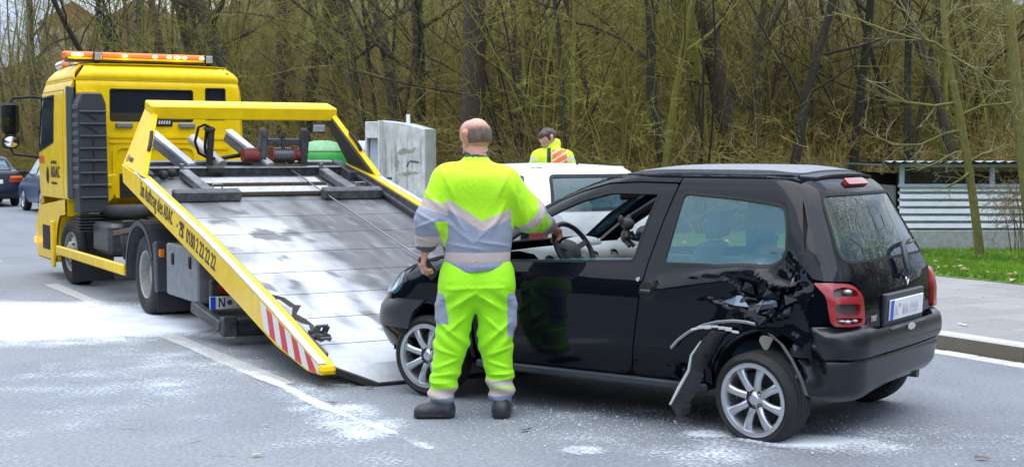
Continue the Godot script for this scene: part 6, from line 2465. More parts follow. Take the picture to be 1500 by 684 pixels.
	# front mudguards, bumper, steps
	for s in [-1.0, 1.0]:
		b = MB.new()
		var zo := -1.14 if s < 0 else 0.94
		var ol := [4.98, 0.90, 3.42, 1.02, 3.42, 0.80, 3.70, 0.78]
		for k in 7:
			var a := lerpf(1.0, 0.05, k / 6.0)
			ol.append_array([3.46 + cos(a) * 0.50, 0.385 + sin(a) * 0.46])
		ol.append_array([4.02, 0.22, 5.18, 0.22, 5.22, 0.62])
		b.prism(P2(ol), zo, zo - s * 0.26, 0.02)
		put("front_mudguard", b, M.yellow, t)
		b = MB.new()
		b.box(Vector3(4.10, 0.44, zo + s * 0.012), Vector3(0.14, 0.56, 0.04), 0.012)
		put("step_strut", b, M.yellow, t)
		b = MB.new()
		b.box(Vector3(4.55, 0.50, zo), Vector3(0.44, 0.30, 0.012), 0.01)
		put("step_well", b, M.black, t)
	b = MB.new()
	b.box(Vector3(5.12, 0.5, -0.1), Vector3(0.22, 0.5, 1.9), 0.04)
	put("front_bumper", b, M.yellow, t)
	b = MB.new()
	b.box(Vector3(5.20, 0.43, -1.13), Vector3(0.10, 0.09, 0.05), 0.015)
	put("turn_signal_lamp", b, glow_mat(Color(1.0, 0.28, 0.02), 1.6, Color(0.7, 0.15, 0.01)), t)
	var ol2 := OmniLight3D.new()
	ol2.name = "turn_signal_light"
	ol2.position = Vector3(5.20, 0.43, -1.18)
	ol2.light_color = Color(1.0, 0.4, 0.05)
	ol2.light_energy = 0.01
	ol2.light_size = 0.04
	ol2.omni_range = 30.0
	ol2.omni_attenuation = 2.0
	ol2.shadow_enabled = true
	t.add_child(ol2)

func truck_wheel(t: Node3D, p: Vector3, front: bool, right: bool, steer := 0.0) -> void:
	var n := Node3D.new()
	n.name = "wheel"
	t.add_child(n, true)
	n.position = p
	n.rotation.y = (PI if right else 0.0) + steer
	var R := 0.385
	var b := MB.new()
	for z in ([0.0] if front else [0.0, 0.27]):
		b.lathe([Vector2(0.23, -0.10 + z), Vector2(0.25, -0.118 + z), Vector2(0.32, -0.125 + z), Vector2(0.365, -0.112 + z), Vector2(R - 0.004, -0.09 + z), Vector2(R, -0.055 + z), Vector2(R - 0.012, -0.05 + z), Vector2(R - 0.012, -0.04 + z), Vector2(R, -0.035 + z), Vector2(R, 0.035 + z), Vector2(R - 0.012, 0.04 + z), Vector2(R - 0.012, 0.05 + z), Vector2(R, 0.055 + z), Vector2(R - 0.004, 0.09 + z), Vector2(0.35, 0.118 + z), Vector2(0.25, 0.118 + z), Vector2(0.23, 0.10 + z)], 40)
	put("tyre", b, M.rubber, n)
	b = MB.new()
	var rimm := rough_mat(Color(0.20, 0.20, 0.19), Color(0.42, 0.42, 0.40), Vector3(2, 2, 2), 0.5, 0.02, 4, 0.3)
	if front:
		b.lathe([Vector2(0.236, -0.10), Vector2(0.228, -0.112), Vector2(0.215, -0.10), Vector2(0.20, -0.06), Vector2(0.17, -0.075), Vector2(0.12, -0.12), Vector2(0.095, -0.13), Vector2(0.07, -0.15), Vector2(0.0, -0.155)], 32)
	else:
		b.lathe([Vector2(0.236, -0.10), Vector2(0.228, -0.112), Vector2(0.215, -0.10), Vector2(0.205, 0.0), Vector2(0.19, 0.06), Vector2(0.14, 0.075), Vector2(0.12, 0.06), Vector2(0.10, 0.02), Vector2(0.09, -0.05), Vector2(0.0, -0.06)], 32)
	put("rim", b, rimm, n)
	b = MB.new()
	for k in 8:
		var a := TAU * k / 8
		b.tube([Vector3(cos(a) * 0.135, sin(a) * 0.135, 0.06 if not front else -0.07), Vector3(cos(a) * 0.135, sin(a) * 0.135, 0.03 if not front else -0.125)], 0.013, 6)
	put("wheel_nuts", b, M.dull_steel, n)

func truck_frame(t: Node3D) -> void:
	var b := MB.new()
	for z in [-0.38, 0.38]:
		b.box(Vector3(1.55, 0.70, z), Vector3(6.6, 0.20, 0.07), 0.008)
	for x in [-1.2, -0.3, 0.6, 1.6, 2.6]:
		b.box(Vector3(x, 0.72, 0), Vector3(0.08, 0.16, 0.7), 0.006)
	put("chassis", b, M.frame, t)
	b = MB.new()
	for z in [-0.40, 0.40]:
		b.bar(Vector3(-2.15, 0.50, z), Vector3(0.3, 0.95, z), 0.12, 0.14)
	b.bar(Vector3(-1.9, 0.50, -0.9), Vector3(-1.9, 0.50, 0.9), 0.14, 0.12)
	b.bar(Vector3(-0.7, 0.80, -0.9), Vector3(-0.7, 0.80, 0.9), 0.12, 0.10)
	put("sub_frame", b, M.frame, t)
	b = MB.new()
	b.tube([Vector3(0.05, 0.385, -0.7), Vector3(0.05, 0.385, 0.7)], 0.09, 10)
	b.ball(Vector3(0.0, 0.40, 0), Vector3(0.22, 0.2, 0.22), 14, 8)
	b.tube([Vector3(3.42, 0.36, -0.8), Vector3(3.42, 0.36, 0.8)], 0.06, 8)
	b.bar(Vector3(-0.6, 0.50, -0.42), Vector3(0.6, 0.50, -0.42), 0.08, 0.05)
	b.bar(Vector3(-0.6, 0.50, 0.42), Vector3(0.6, 0.50, 0.42), 0.08, 0.05)
	put("axles", b, M.frame, t)
	truck_wheel(t, Vector3(0.0, 0.385, -1.0), false, false)
	truck_wheel(t, Vector3(0.0, 0.385, 1.0), false, true)
	truck_wheel(t, Vector3(3.42, 0.385, -0.98), true, false, 0.12)
	truck_wheel(t, Vector3(3.42, 0.385, 0.84), true, true, 0.12)
	# rear mudguards
	for s in [-1.0, 1.0]:
		b = MB.new()
		var ol := []
		for k in 15:
			var a := lerpf(-0.15, PI * 0.88, k / 14.0)
			ol.append_array([0.02 + cos(a) * 0.53, 0.40 + sin(a) * 0.51])
		for k in range(14, -1, -1):
			var a := lerpf(-0.15, PI * 0.88, k / 14.0)
			ol.append_array([0.02 + cos(a) * 0.47, 0.39 + sin(a) * 0.455])
		b.prism(P2(ol), s * 1.17, s * 0.64, 0.006)
		b.prism(soft(P2([-0.47, 0.72, -0.60, 0.74, -0.62, 0.28, -0.53, 0.26]), 0.02), s * 1.17, s * 0.64, 0.012)
		put("rear_mudguard", b, mat(Color(0.036, 0.042, 0.052), 0.5), t)
		b = MB.new()
		b.box(Vector3(-0.57, 0.20, s * 0.90), Vector3(0.012, 0.24, 0.52), 0.003)
		put("mud_flap", b, mat(Color(0.014, 0.015, 0.018), 0.7), t)
		b = MB.new()
		b.box(Vector3(-0.615, 0.63, s * 1.12), Vector3(0.03, 0.075, 0.055), 0.01)
		put("side_marker", b, mat(Color(0.75, 0.20, 0.01), 0.15), t)
		b = MB.new()
		b.box(Vector3(3.0, 0.24, s * 0.88 - 0.05), Vector3(0.012, 0.34, 0.48), 0.003)
		put("mud_flap", b, mat(Color(0.014, 0.015, 0.018), 0.7), t)
		# side guard
		b = MB.new()
		b.box(Vector3(2.20, 0.385, s * 1.16), Vector3(3.2, 0.11, 0.045), 0.012)
		put("side_guard", b, M.yellow, t)
	# tanks, boxes and pipes between the axles
	b = MB.new()
	b.tube([Vector3(1.0, 0.62, -0.72), Vector3(1.75, 0.62, -0.72)], 0.20, 18)
	b.box(Vector3(1.15, 0.62, -0.72), Vector3(0.04, 0.42, 0.42), 0.015)
	b.box(Vector3(1.6, 0.62, -0.72), Vector3(0.04, 0.42, 0.42), 0.015)
	put("air_tank", b, M.frame, t)
	b = MB.new()
	b.box(Vector3(2.35, 0.60, -0.76), Vector3(0.75, 0.34, 0.46), 0.04)
	put("fuel_tank", b, rough_mat(Color(0.03, 0.032, 0.036), Color(0.075, 0.08, 0.09), Vector3(1, 1, 1), 0.4), t)
	b = MB.new()
	b.tube([Vector3(2.75, 0.88, -0.8), Vector3(2.2, 0.90, -0.78), Vector3(1.5, 0.93, -0.72), Vector3(0.9, 1.0, -0.6), Vector3(0.5, 1.0, -0.5)], [0.07, 0.075, 0.07, 0.06, 0.06], 12)
	put("exhaust_pipe", b, M.frame, t)
	b = MB.new()
	b.bar(Vector3(0.75, 0.78, -0.95), Vector3(1.5, 0.70, -0.98), 0.16, 0.05)
	b.bar(Vector3(0.66, 0.62, -0.9), Vector3(0.66, 0.86, -0.9), 0.05, 0.05)
	put("support_bracket", b, rough_mat(Color(0.05, 0.04, 0.03), Color(0.12, 0.09, 0.06), Vector3(2, 2, 2), 0.8), t)
	for k in 4:
		b = MB.new()
		b.tube([Vector3(2.9, 0.95 - k * 0.04, -0.5), Vector3(2.0, 0.80 + k * 0.04, -0.62 - k * 0.05), Vector3(1.2, 0.86 - k * 0.03, -0.58), Vector3(0.4, 0.90, -0.5)], 0.014, 6)
		put("hydraulic_hose", b, M.black, t)
	# tool box behind the rear wheel
	b = MB.new()
	b.box(Vector3(-1.45, 0.52, -1.0), Vector3(0.95, 0.46, 0.36), 0.015)
	var tb := put("tool_box", b, M.grey_box, t)
	for x in [-1.2, -1.72]:
		b = MB.new()
		b.box(Vector3(x, 0.62, -1.186), Vector3(0.05, 0.10, 0.02), 0.006)
		put("latch", b, M.black, tb)
	b = MB.new()
	b.box(Vector3(-1.02, 0.36, -0.95), Vector3(0.12, 0.22, 0.2), 0.02)
	put("lower_tank", b, M.grey_box, t)
	# tail: beam, plate, lamps and the low step
	b = MB.new()
	b.box(Vector3(-2.26, 0.40, 0), Vector3(0.08, 0.24, 2.36), 0.01)
	put("tail_beam", b, M.frame, t)
	b = MB.new()
	b.box(Vector3(-2.312, 0.335, -0.94), Vector3(0.012, 0.105, 0.52), 0.004)
	var np := put("number_plate", b, M.plate, t)
	b = MB.new()
	b.box(Vector3(-2.3195, 0.335, -1.175), Vector3(0.003, 0.103, 0.045), 0.001)
	put("blue_band", b, M.plate_blue, np)
	var face := Basis(Vector3(0, 0, 1), Vector3(0, 1, 0), Vector3(-1, 0, 0))
	write("N", 0.075, 0.001, Transform3D(face, Vector3(-2.319, 0.335, -1.135)), M.ink, np, "lettering", 0.85)
	b = MB.new()
	b.lathe([Vector2(0, 0.002), Vector2(0.022, 0.002), Vector2(0.022, 0)], 14, Vector3(-2.318, 0.335, -1.035), face)
	put("seal", b, mat(Color(0.10, 0.10, 0.11), 0.6), np)
	write("T", 0.075, 0.001, Transform3D(face, Vector3(-2.319, 0.335, -0.985)), M.ink, np, "lettering", 0.85)
	for s in [-1.0, 1.0]:
		b = MB.new()
		b.tube([Vector3(-2.25, 0.465, s * 1.06), Vector3(-2.335, 0.465, s * 1.06)], 0.062, 16)
		put("tail_light", b, M.red_lens, t)
		b = MB.new()
		b.tube([Vector3(-2.25, 0.465, s * 0.93), Vector3(-2.335, 0.465, s * 0.93)], 0.055, 16)
		put("tail_light", b, mat(Color(0.75, 0.16, 0.01), 0.2), t)
	b = MB.new()
	b.box(Vector3(-2.42, 0.13, 0.0), Vector3(0.14, 0.12, 2.1), 0.012)
	b.bar(Vector3(-1.95, 0.275, -1.22), Vector3(-2.46, 0.16, -1.14), 0.07, 0.09, 0.008)
	b.bar(Vector3(-1.95, 0.275, 1.22), Vector3(-2.46, 0.16, 1.14), 0.07, 0.09, 0.008)
	b.box(Vector3(-2.48, 0.16, -1.10), Vector3(0.10, 0.16, 0.12), 0.01)
	put("underrun_step", b, M.dull_steel, t)

func truck_ramp(t: Node3D) -> void:
	var T := Transform3D(Basis(Vector3(0, 0, 1), 0.2385), Vector3(0.3, 1.385, 0))
	var r := Node3D.new()
	r.name = "loading_ramp"
	t.add_child(r, true)
	r.transform = T
	# deck plates: bright, scraped and dusted with binder down the left, dark and worn down the right
	var nz := FastNoiseLite.new()
	nz.seed = 15
	nz.frequency = 1.3
	nz.fractal_octaves = 5
	var n2 := FastNoiseLite.new()
	n2.seed = 16
	n2.frequency = 4.0
	n2.fractal_octaves = 3
	var dm := rough_mat(Color(0.80, 0.80, 0.80), Color(1, 1, 1), Vector3(1.2, 1.2, 1.2), 0.42, 0.05, 5, 0.0)
	dm.vertex_color_use_as_albedo = true
	dm.metallic = 0.25
	var tone := func(x: float, z: float) -> Color:
		var edge := -0.20 + 0.03 * (x + 3.0)
		var a := smoothstep(edge - 0.15, edge + 0.30, z + 0.30 * nz.get_noise_2d(x * 0.9, z * 0.9))
		# scrapes run along the bed
		var scr := smoothstep(0.10, 0.32, nz.get_noise_2d(x * 0.45 + 20.0, z * 5.0)) * 0.6
		var v := lerpf(0.54, 0.11, a)
		if x > -2.0:
			v = lerpf(v, 0.20, smoothstep(-1.9, -1.2, x) * 0.75)
		v += scr * (0.10 if a > 0.5 else 0.04) - 0.40 * v * smoothstep(0.0, 0.45, nz.get_noise_2d(x * 0.7 - 30.0, z * 2.2))
		# dark rubbed patches where the paint has gone
		# single scratches
		v += 0.10 * a * smoothstep(0.42, 0.6, n2.get_noise_2d(x * 0.22 + 0.10 * z, z * 9.0 + x * 0.5))
		var d := smoothstep(0.30, 0.37, nz.get_noise_2d(x * 1.1 + 50.0, z * 1.6) * 0.75 + 0.36 * gauss(x, z, -1.9, -0.55, 0.45, 0.35))
		v = lerpf(v, 0.10, d * 0.85)
		v *= 1.0 + 0.12 * n2.get_noise_2d(x, z)
		return Color(v * 0.98, v * 1.0, v * 1.04)
	var xs := [-0.06, -0.45, -0.98, -1.51, -2.04, -2.57, -3.10, -3.63, -4.16, -4.69, -5.12]
	for i in xs.size() - 1:
		var b := MB.new()
		var x0: float = xs[i] - 0.005
		var x1: float = xs[i + 1] + 0.005
		var nx := 10
		var nzn := 64
		for a in nx:
			for c in nzn:
				var xa := lerpf(x0, x1, float(a) / nx)
				var xb := lerpf(x0, x1, float(a + 1) / nx)
				var za := lerpf(-1.10, 1.10, float(c) / nzn)
				var zb := lerpf(-1.10, 1.10, float(c + 1) / nzn)
				var n0 := b.v.size()
				b.q4(Vector3(xa, -0.06, za), Vector3(xb, -0.06, za), Vector3(xb, -0.06, zb), Vector3(xa, -0.06, zb), Vector3.UP)
				for k in range(n0, b.v.size()):
					b.c[k] = tone.call(b.v[k].x, b.v[k].z)
		b.col = Color(0.12, 0.12, 0.12)
		b.q4(Vector3(x0, -0.06, -1.1), Vector3(x0, -0.06, 1.1), Vector3(x0, -0.075, 1.1), Vector3(x0, -0.075, -1.1), Vector3(1, 0, 0))
		b.q4(Vector3(x1, -0.06, -1.1), Vector3(x1, -0.06, 1.1), Vector3(x1, -0.075, 1.1), Vector3(x1, -0.075, -1.1), Vector3(-1, 0, 0))
		put("deck_plate", b, dm, r)
	var u := MB.new()
	u.box(Vector3(-2.6, -0.092, 0), Vector3(5.1, 0.03, 2.2), 0.004)
	for z in [-0.5, 0.5]:
		u.box(Vector3(-2.0, -0.17, z), Vector3(3.8, 0.13, 0.10), 0.006)
	put("deck_underside", u, M.frame, r)
	# side beams: yellow outer faces, pale top edges
	var prof := P2([0.10, 0.03, -0.55, 0.075, -2.6, 0.095, -4.2, 0.06, -5.22, 0.005, -5.24, -0.05, -5.0, -0.115, -4.4, -0.165, -3.6, -0.150, -2.6, -0.140, 0.02, -0.135])
	var beams := []
	for s in [-1.0, 1.0]:
		var b := MB.new()
		b.prism(prof, s * 1.225, s * 1.115, 0.006)
		beams.append(put("side_beam", b, M.yellow, r))
		b = MB.new()
		var tp := [[-0.36, 0.0665], [-1.5, 0.088], [-2.6, 0.098], [-3.4, 0.083], [-4.2, 0.063], [-5.2, 0.012]]
		for k in tp.size() - 1:
			b.bar(Vector3(tp[k][0], tp[k][1], s * 1.20), Vector3(tp[k + 1][0], tp[k + 1][1], s * 1.20), 0.055, 0.012, 0.003)
		put("edge_strip", b, rough_mat(Color(0.38, 0.38, 0.40), Color(0.62, 0.62, 0.64), Vector3(1, 1, 1), 0.45, 0.02, 4, 0.3), beams[-1])
		b = MB.new()
		b.prism(P2([0.05, 0.02, -0.55, 0.06, -2.6, 0.08, -4.2, 0.045, -5.15, -0.01, -5.1, -0.06, 0.05, -0.06]), s * 1.113, s * 1.100, 0.0)
		b.bar(Vector3(-0.3, 0.0, s * 1.09), Vector3(-5.0, -0.01, s * 1.09), 0.03, 0.035, 0.006)
		put("inner_rail", b, M.dull_steel, beams[-1])
		b = MB.new()
		b.box(Vector3(-5.215, -0.025, s * 1.17), Vector3(0.07, 0.06, 0.115), 0.02, Basis(Vector3(0, 0, 1), 0.15))
		put("corner_cap", b, M.yellow, beams[-1])
		# red and white warning stripes
		var fz: float = s * 1.2275
		var wm := mat(Color(0.68, 0.68, 0.68), 0.4)
		var redm := mat(Color(0.55, 0.02, 0.02), 0.4)
		for k in 9:
			var x0 := -4.02 - k * 0.13
			var sk := 0.12
			var top := func(x: float) -> float: return Wall.ev(P2([-5.24, -0.02, -5.2, -0.005, -4.2, 0.035, -3.6, 0.05]), x)
			var bot := func(x: float) -> float: return Wall.ev(P2([-5.24, -0.05, -5.0, -0.095, -4.4, -0.135, -3.6, -0.12]), x)
			b = MB.new()
			var xa := x0
			var xb := x0 - 0.13
			b.prism(P2([xa, top.call(xa), maxf(xb, -5.2), top.call(maxf(xb, -5.2)), maxf(xb - sk, -5.21), bot.call(maxf(xb - sk, -5.21)), maxf(xa - sk, -5.205), bot.call(maxf(xa - sk, -5.205))]) if k < 8 else P2([xa, top.call(xa), -5.2, top.call(-5.2), -5.21, bot.call(-5.21)]), fz, fz - s * 0.002, 0.0)
			put("warning_stripe", b, redm if k % 2 else wm, beams[-1])
	# lettering along the left beam
	var ltr := Transform3D(Basis(Vector3(-1, 0, 0), Vector3(0, 1, 0), Vector3(0, 0, -1)), Vector3(-0.62, -0.022, -1.2265))
	var tilt := Transform3D(Basis(Vector3(0, 0, 1), -0.018), Vector3())
	write("Im Auftrag des ADAC", 0.125, 0.002, ltr * tilt.inverse(), M.ink, beams[0], "lettering", 0.62)
	write("·", 0.125, 0.002, Transform3D(ltr.basis, Vector3(-1.83, -0.02, -1.2265)), M.ink, beams[0], "lettering", 1.0)
	write("0180 2 22 22 22", 0.125, 0.002, Transform3D(ltr.basis, Vector3(-2.13, -0.020, -1.2265)), M.ink, beams[0], "lettering", 0.66)
	# the telephone sign: body, cradle and dial
	var ph := MB.new()
	ph.prism(soft(P2([0.0, -0.06, 0.12, -0.06, 0.105, 0.01, 0.08, 0.03, 0.04, 0.03, 0.015, 0.01]), 0.012), 0.0, 0.002, 0.0, Vector3(-1.93, -0.02, -1.2265), Basis(Vector3(-1, 0, 0), Vector3(0, 1, 0), Vector3(0, 0, -1)))
	ph.prism(soft(P2([-0.012, 0.03, 0.132, 0.03, 0.135, 0.052, 0.10, 0.07, 0.02, 0.07, -0.015, 0.052]), 0.012), 0.0, 0.002, 0.0, Vector3(-1.93, -0.02, -1.2265), Basis(Vector3(-1, 0, 0), Vector3(0, 1, 0), Vector3(0, 0, -1)))
	put("telephone_sign", ph, M.ink, beams[0])
	ph = MB.new()
	ph.lathe([Vector2(0, 0.001), Vector2(0.022, 0.001), Vector2(0.022, 0)], 14, Vector3(-1.99, -0.042, -1.2286), Basis(Vector3(-1, 0, 0), Vector3(0, 1, 0), Vector3(0, 0, -1)))
	put("telephone_dial", ph, M.yellow, beams[0])
	# lip at the foot of the ramp
	var lp := MB.new()
	lp.prism(P2([0.02, -1.10, -0.20, -0.83, -0.20, 0.83, 0.02, 1.10]), -0.02, 0.0, 0.004, Vector3(-5.11, -0.058, 0), Basis(Vector3(0.94, 0.34, 0), Vector3(0, 0, 1), Vector3(-0.34, 0.94, 0)))
	put("ramp_lip", lp, rough_mat(Color(0.42, 0.43, 0.45), Color(0.60, 0.61, 0.64), Vector3(1, 1, 1), 0.5), r)
	lp = MB.new()
	for e in [[Vector3(-5.10, -0.065, -1.11), Vector3(-5.305, -0.135, -0.83)], [Vector3(-5.305, -0.135, -0.83), Vector3(-5.305, -0.135, 0.83)], [Vector3(-5.305, -0.135, 0.83), Vector3(-5.10, -0.065, 1.11)]]:
		lp.bar(e[0], e[1], 0.022, 0.05, 0.004)
	put("lip_edge", lp, M.frame, r)
	# portal frame
	for s in [-1.0, 1.0]:
		var zb := 1.19
		var zt := 0.93
		var a := Vector3(0.10, 0.02, s * zb)
		var b1 := Vector3(-0.62, 0.085, s * zb)
		var c := Vector3(0.06, 0.545, s * zt)
		var d := Vector3(0.34, 0.545, s * zt)
		var m := MB.new()
		m.ribbon([a, d], [b1, c], 0.05)
		var leg := put("portal_leg", m, M.yellow, r)
		# grey inside lining
		m = MB.new()
		var inn := Vector3(0, -0.01, -s * 0.034)
		m.ribbon([a.lerp(b1, 0.05) + inn, d.lerp(c, 0.05) + inn], [b1.lerp(a, 0.09) + inn, c.lerp(d, 0.12) + inn], 0.012)
		put("leg_lining", m, rough_mat(Color(0.03, 0.032, 0.036), Color(0.075, 0.077, 0.082), Vector3(1.5, 1.5, 1.5), 0.6), leg)
		m = MB.new()
		m.tube([b1.lerp(c, 0.42) + Vector3(-0.02, 0, s * 0.01), b1.lerp(c, 0.50) + Vector3(-0.045, 0.01, s * 0.01), b1.lerp(c, 0.60) + Vector3(-0.04, 0.02, s * 0.01), b1.lerp(c, 0.68) + Vector3(-0.02, 0.02, s * 0.01)], 0.018, 8)
		put("grab_handle", m, M.black, leg)
		m = MB.new()
		m.box(Vector3(-0.05, -0.01, s * 1.06), Vector3(0.5, 0.10, 0.10), 0.01)
		put("leg_foot", m, M.dull_steel, leg)
		if s < 0.0:
			# small maker's mark: a ring and a word
			var bx := (b1 - a).normalized()
			var by := (d - a)
			by = (by - bx * by.dot(bx)).normalized()
			var bn := bx.cross(by)
			if bn.z > 0.0:
				bn = -bn
			var o := a.lerp(b1, 0.14).lerp(d.lerp(c, 0.14), 0.13) + bn * 0.027
			m = MB.new()
			m.lathe([Vector2(0.027, 0.0015), Vector2(0.036, 0.0015)], 18, o, Basis(bx, by, bx.cross(by)))
			m.lathe([Vector2(0.0, 0.0015), Vector2(0.014, 0.0015)], 12, o, Basis(bx, by, bx.cross(by)))
			put("maker_ring", m, M.ink, leg)
			write("FIEGL", 0.042, 0.002, Transform3D(Basis(bx, by, bx.cross(by)), o + bx * 0.05), M.ink, leg, "lettering", 0.85)
	var pb := MB.new()
	pb.box(Vector3(0.20, 0.555, 0.0), Vector3(0.28, 0.135, 1.93), 0.012)
	put("portal_bar", pb, M.yellow, r)
	pb = MB.new()
	pb.box(Vector3(0.05, 0.42, 0.76), Vector3(0.06, 0.10, 0.16), 0.015)
	var pl := put("portal_lamp", pb, M.black, r)
	pb = MB.new()
	pb.box(Vector3(0.016, 0.42, 0.76), Vector3(0.008, 0.07, 0.13), 0.003)
	put("lamp_glass", pb, mat(Color(0.35, 0.36, 0.37), 0.15, 0.3), pl)
	# head of the bed: cross beams with pale edges
	var cb := MB.new()
	cb.box(Vector3(0.02, -0.03, 0), Vector3(0.10, 0.10, 2.2), 0.008)
	cb.box(Vector3(0.42, -0.08, 0), Vector3(0.08, 0.09, 2.2), 0.008)
	put("head_beam", cb, M.dull_steel, r)
	cb = MB.new()
	cb.box(Vector3(0.42, -0.03, 0), Vector3(0.07, 0.012, 2.2), 0.003)
	cb.box(Vector3(-0.03, 0.024, 0), Vector3(0.05, 0.010, 2.2), 0.003)
	put("pale_edge", cb, M.steel, r)
	cb = MB.new()
	for z in [-0.82, 0.0]:
		cb.bar(Vector3(0.62, 0.20, z), Vector3(0.06, -0.02, z + 0.28), 0.12, 0.11, 0.01)
	put("slide_beam", cb, rough_mat(Color(0.10, 0.105, 0.115), Color(0.26, 0.27, 0.29), Vector3(1, 1, 1), 0.45, 0.02, 4, 0.4), r)
	cb = MB.new()
	for z in [-0.82, 0.0]:
		cb.bar(Vector3(0.62, 0.262, z), Vector3(0.06, 0.042, z + 0.28), 0.09, 0.008, 0.002)
	put("slide_top", cb, mat(Color(0.62, 0.62, 0.66), 0.4, 0.2), r)
	cb = MB.new()
	cb.tube([Vector3(0.80, 0.12, -0.32), Vector3(0.14, 0.0, -0.20)], 0.055, 14)
	put("hydraulic_cylinder", cb, mat(Color(0.42, 0.38, 0.35), 0.35, 0.3), r)
	cb = MB.new()
	cb.box(Vector3(0.10, 0.13, -0.35), Vector3(0.05, 0.50, 0.06), 0.008)
	cb.box(Vector3(0.10, 0.385, -0.37), Vector3(0.07, 0.04, 0.11), 0.012)
	put("hose_post", cb, M.frame, r)
	cb = MB.new()
	var hs := []
	for k in 15:
		var v := k / 14.0
		hs.append(Vector3(0.12 + 0.35 * v * v, 0.38 + 0.06 * sin(v * PI) * (1.0 - v) * 4.0 * (1.0 if v < 0.2 else 0.0) - 0.34 * sin(minf(v * 1.5, 1.0) * PI * 0.5), -0.36 - 0.10 * sin(v * PI) + 0.62 * v * v))
	cb.tube(hs, 0.016, 8)
	cb.tube([Vector3(0.10, 0.40, -0.36), Vector3(0.10, 0.43, -0.42), Vector3(0.11, 0.40, -0.48), Vector3(0.13, 0.25, -0.50), Vector3(0.18, 0.12, -0.44), Vector3(0.28, 0.03, -0.28), Vector3(0.40, 0.04, 0.0), Vector3(0.45, 0.06, 0.2)], 0.014, 8)
	put("hose", cb, M.black, r)
	# winch: two posts, top bar, drum, frame
	cb = MB.new()
	for z in [0.215, 0.665]:
		cb.box(Vector3(0.16, 0.13, z), Vector3(0.12, 0.50, 0.07), 0.012)
	cb.box(Vector3(0.20, 0.235, 0.44), Vector3(0.06, 0.06, 0.42), 0.01)
	cb.ball(Vector3(0.20, 0.30, 0.44), Vector3(0.03, 0.04, 0.03), 10, 6)
	cb.bar(Vector3(0.16, 0.08, 0.44), Vector3(0.16, 0.28, 0.44), 0.03, 0.03)
	var wn := put("winch_frame", cb, M.dull_steel, r)
	cb = MB.new()
	cb.lathe([Vector2(0.0, -0.12), Vector2(0.085, -0.12), Vector2(0.085, -0.10), Vector2(0.055, -0.10)], 22, Vector3(0.18, 0.10, 0.44))
	cb.lathe([Vector2(0.055, 0.10), Vector2(0.085, 0.10), Vector2(0.085, 0.12), Vector2(0.06, 0.14), Vector2(0.06, 0.20), Vector2(0, 0.20)], 22, Vector3(0.18, 0.10, 0.44))
	cb.tube([Vector3(0.18, 0.10, 0.02), Vector3(0.18, 0.10, 0.18)], 0.075, 14)
	put("winch_motor", cb, mat(Color(0.22, 0.035, 0.03), 0.5), r)
	cb = MB.new()
	for k in 11:
		var z := 0.345 + k * 0.0185
		var ring := []
		for q in 17:
			var a := TAU * q / 16.0
			ring.append(Vector3(0.18 + cos(a) * 0.068, 0.10 + sin(a) * 0.068, z + 0.0185 * q / 16.0))
		cb.tube(ring, 0.0095, 5, false)
	put("cable_drum", cb, M.wire, r)
	cb = MB.new()
	cb.box(Vector3(0.12, 0.005, 0.44), Vector3(0.16, 0.025, 0.34), 0.006)
	cb.box(Vector3(0.05, -0.02, 0.29), Vector3(0.03, 0.09, 0.04), 0.006)
	cb.box(Vector3(0.05, -0.02, 0.59), Vector3(0.03, 0.09, 0.04), 0.006)
	cb.tube([Vector3(0.05, -0.01, 0.31), Vector3(0.05, -0.01, 0.57)], 0.016, 10)
	put("fairlead", cb, rough_mat(Color(0.06, 0.035, 0.02), Color(0.17, 0.10, 0.05), Vector3(3, 3, 3), 0.7), r)
	cb = MB.new()
	cb.tube([Vector3(0.10, 0.04, 0.46), Vector3(0.03, 0.0, 0.465), Vector3(-1.4, -0.015, 0.51), Vector3(-2.85, -0.03, 0.565), Vector3(-3.75, 0.03, 0.60)], 0.0085, 6)
	put("winch_cable", cb, M.wire, r)
	# wheel stops and the plates and arms above them
	for q in [[-0.69, 0.64, "left"], [0.77, 0.62, "right"]]:
		cb = MB.new()
		cb.box(Vector3(-0.95, -0.005, q[0]), Vector3(0.12, 0.105, q[1]), 0.014)
		put("wheel_stop", cb, M.dull_steel, r)
		cb = MB.new()
		cb.bar(Vector3(-0.12, -0.005, q[0] + 0.02), Vector3(-0.86, -0.005, q[0] + 0.04), 0.10, 0.08, 0.01)
		cb.tube([Vector3(-0.10, 0.0, q[0]), Vector3(-0.10, 0.08, q[0])], 0.022, 8)
		cb.tube([Vector3(-0.80, 0.01, q[0] + 0.10), Vector3(-0.80, 0.06, q[0] + 0.10), Vector3(-0.80, 0.06, q[0] + 0.19), Vector3(-0.80, 0.01, q[0] + 0.19)], 0.009, 6)
		put("stop_arm", cb, M.steel, r)
	for x in [-0.34, -0.68]:
		cb = MB.new()
		cb.box(Vector3(x, -0.045, 0.06), Vector3(0.28, 0.02, 1.22), 0.005)
		put("raised_plate", cb, rough_mat(Color(0.40, 0.41, 0.43), Color(0.62, 0.63, 0.66), Vector3(1, 1, 1), 0.4, 0.02, 4, 0.2), r)
		cb = MB.new()
		cb.bar(Vector3(x - 0.15, -0.03, -0.56), Vector3(x - 0.15, -0.03, 0.68), 0.02, 0.035, 0.004)
		put("rusty_edge", cb, rough_mat(Color(0.05, 0.035, 0.025), Color(0.14, 0.10, 0.07), Vector3(3, 3, 3), 0.8), r)
	for q in [Vector3(-0.22, 0.0, -0.90), Vector3(-0.15, 0.005, -0.80)]:
		cb = MB.new()
		cb.ball(q, Vector3(0.05, 0.05, 0.05), 10, 6)
		put("shackle", cb, M.frame, r)
	cb = MB.new()
	cb.box(Vector3(-0.05, 0.01, -0.33), Vector3(0.10, 0.06, 0.18), 0.008)
	put("valve_box", cb, M.frame, r)

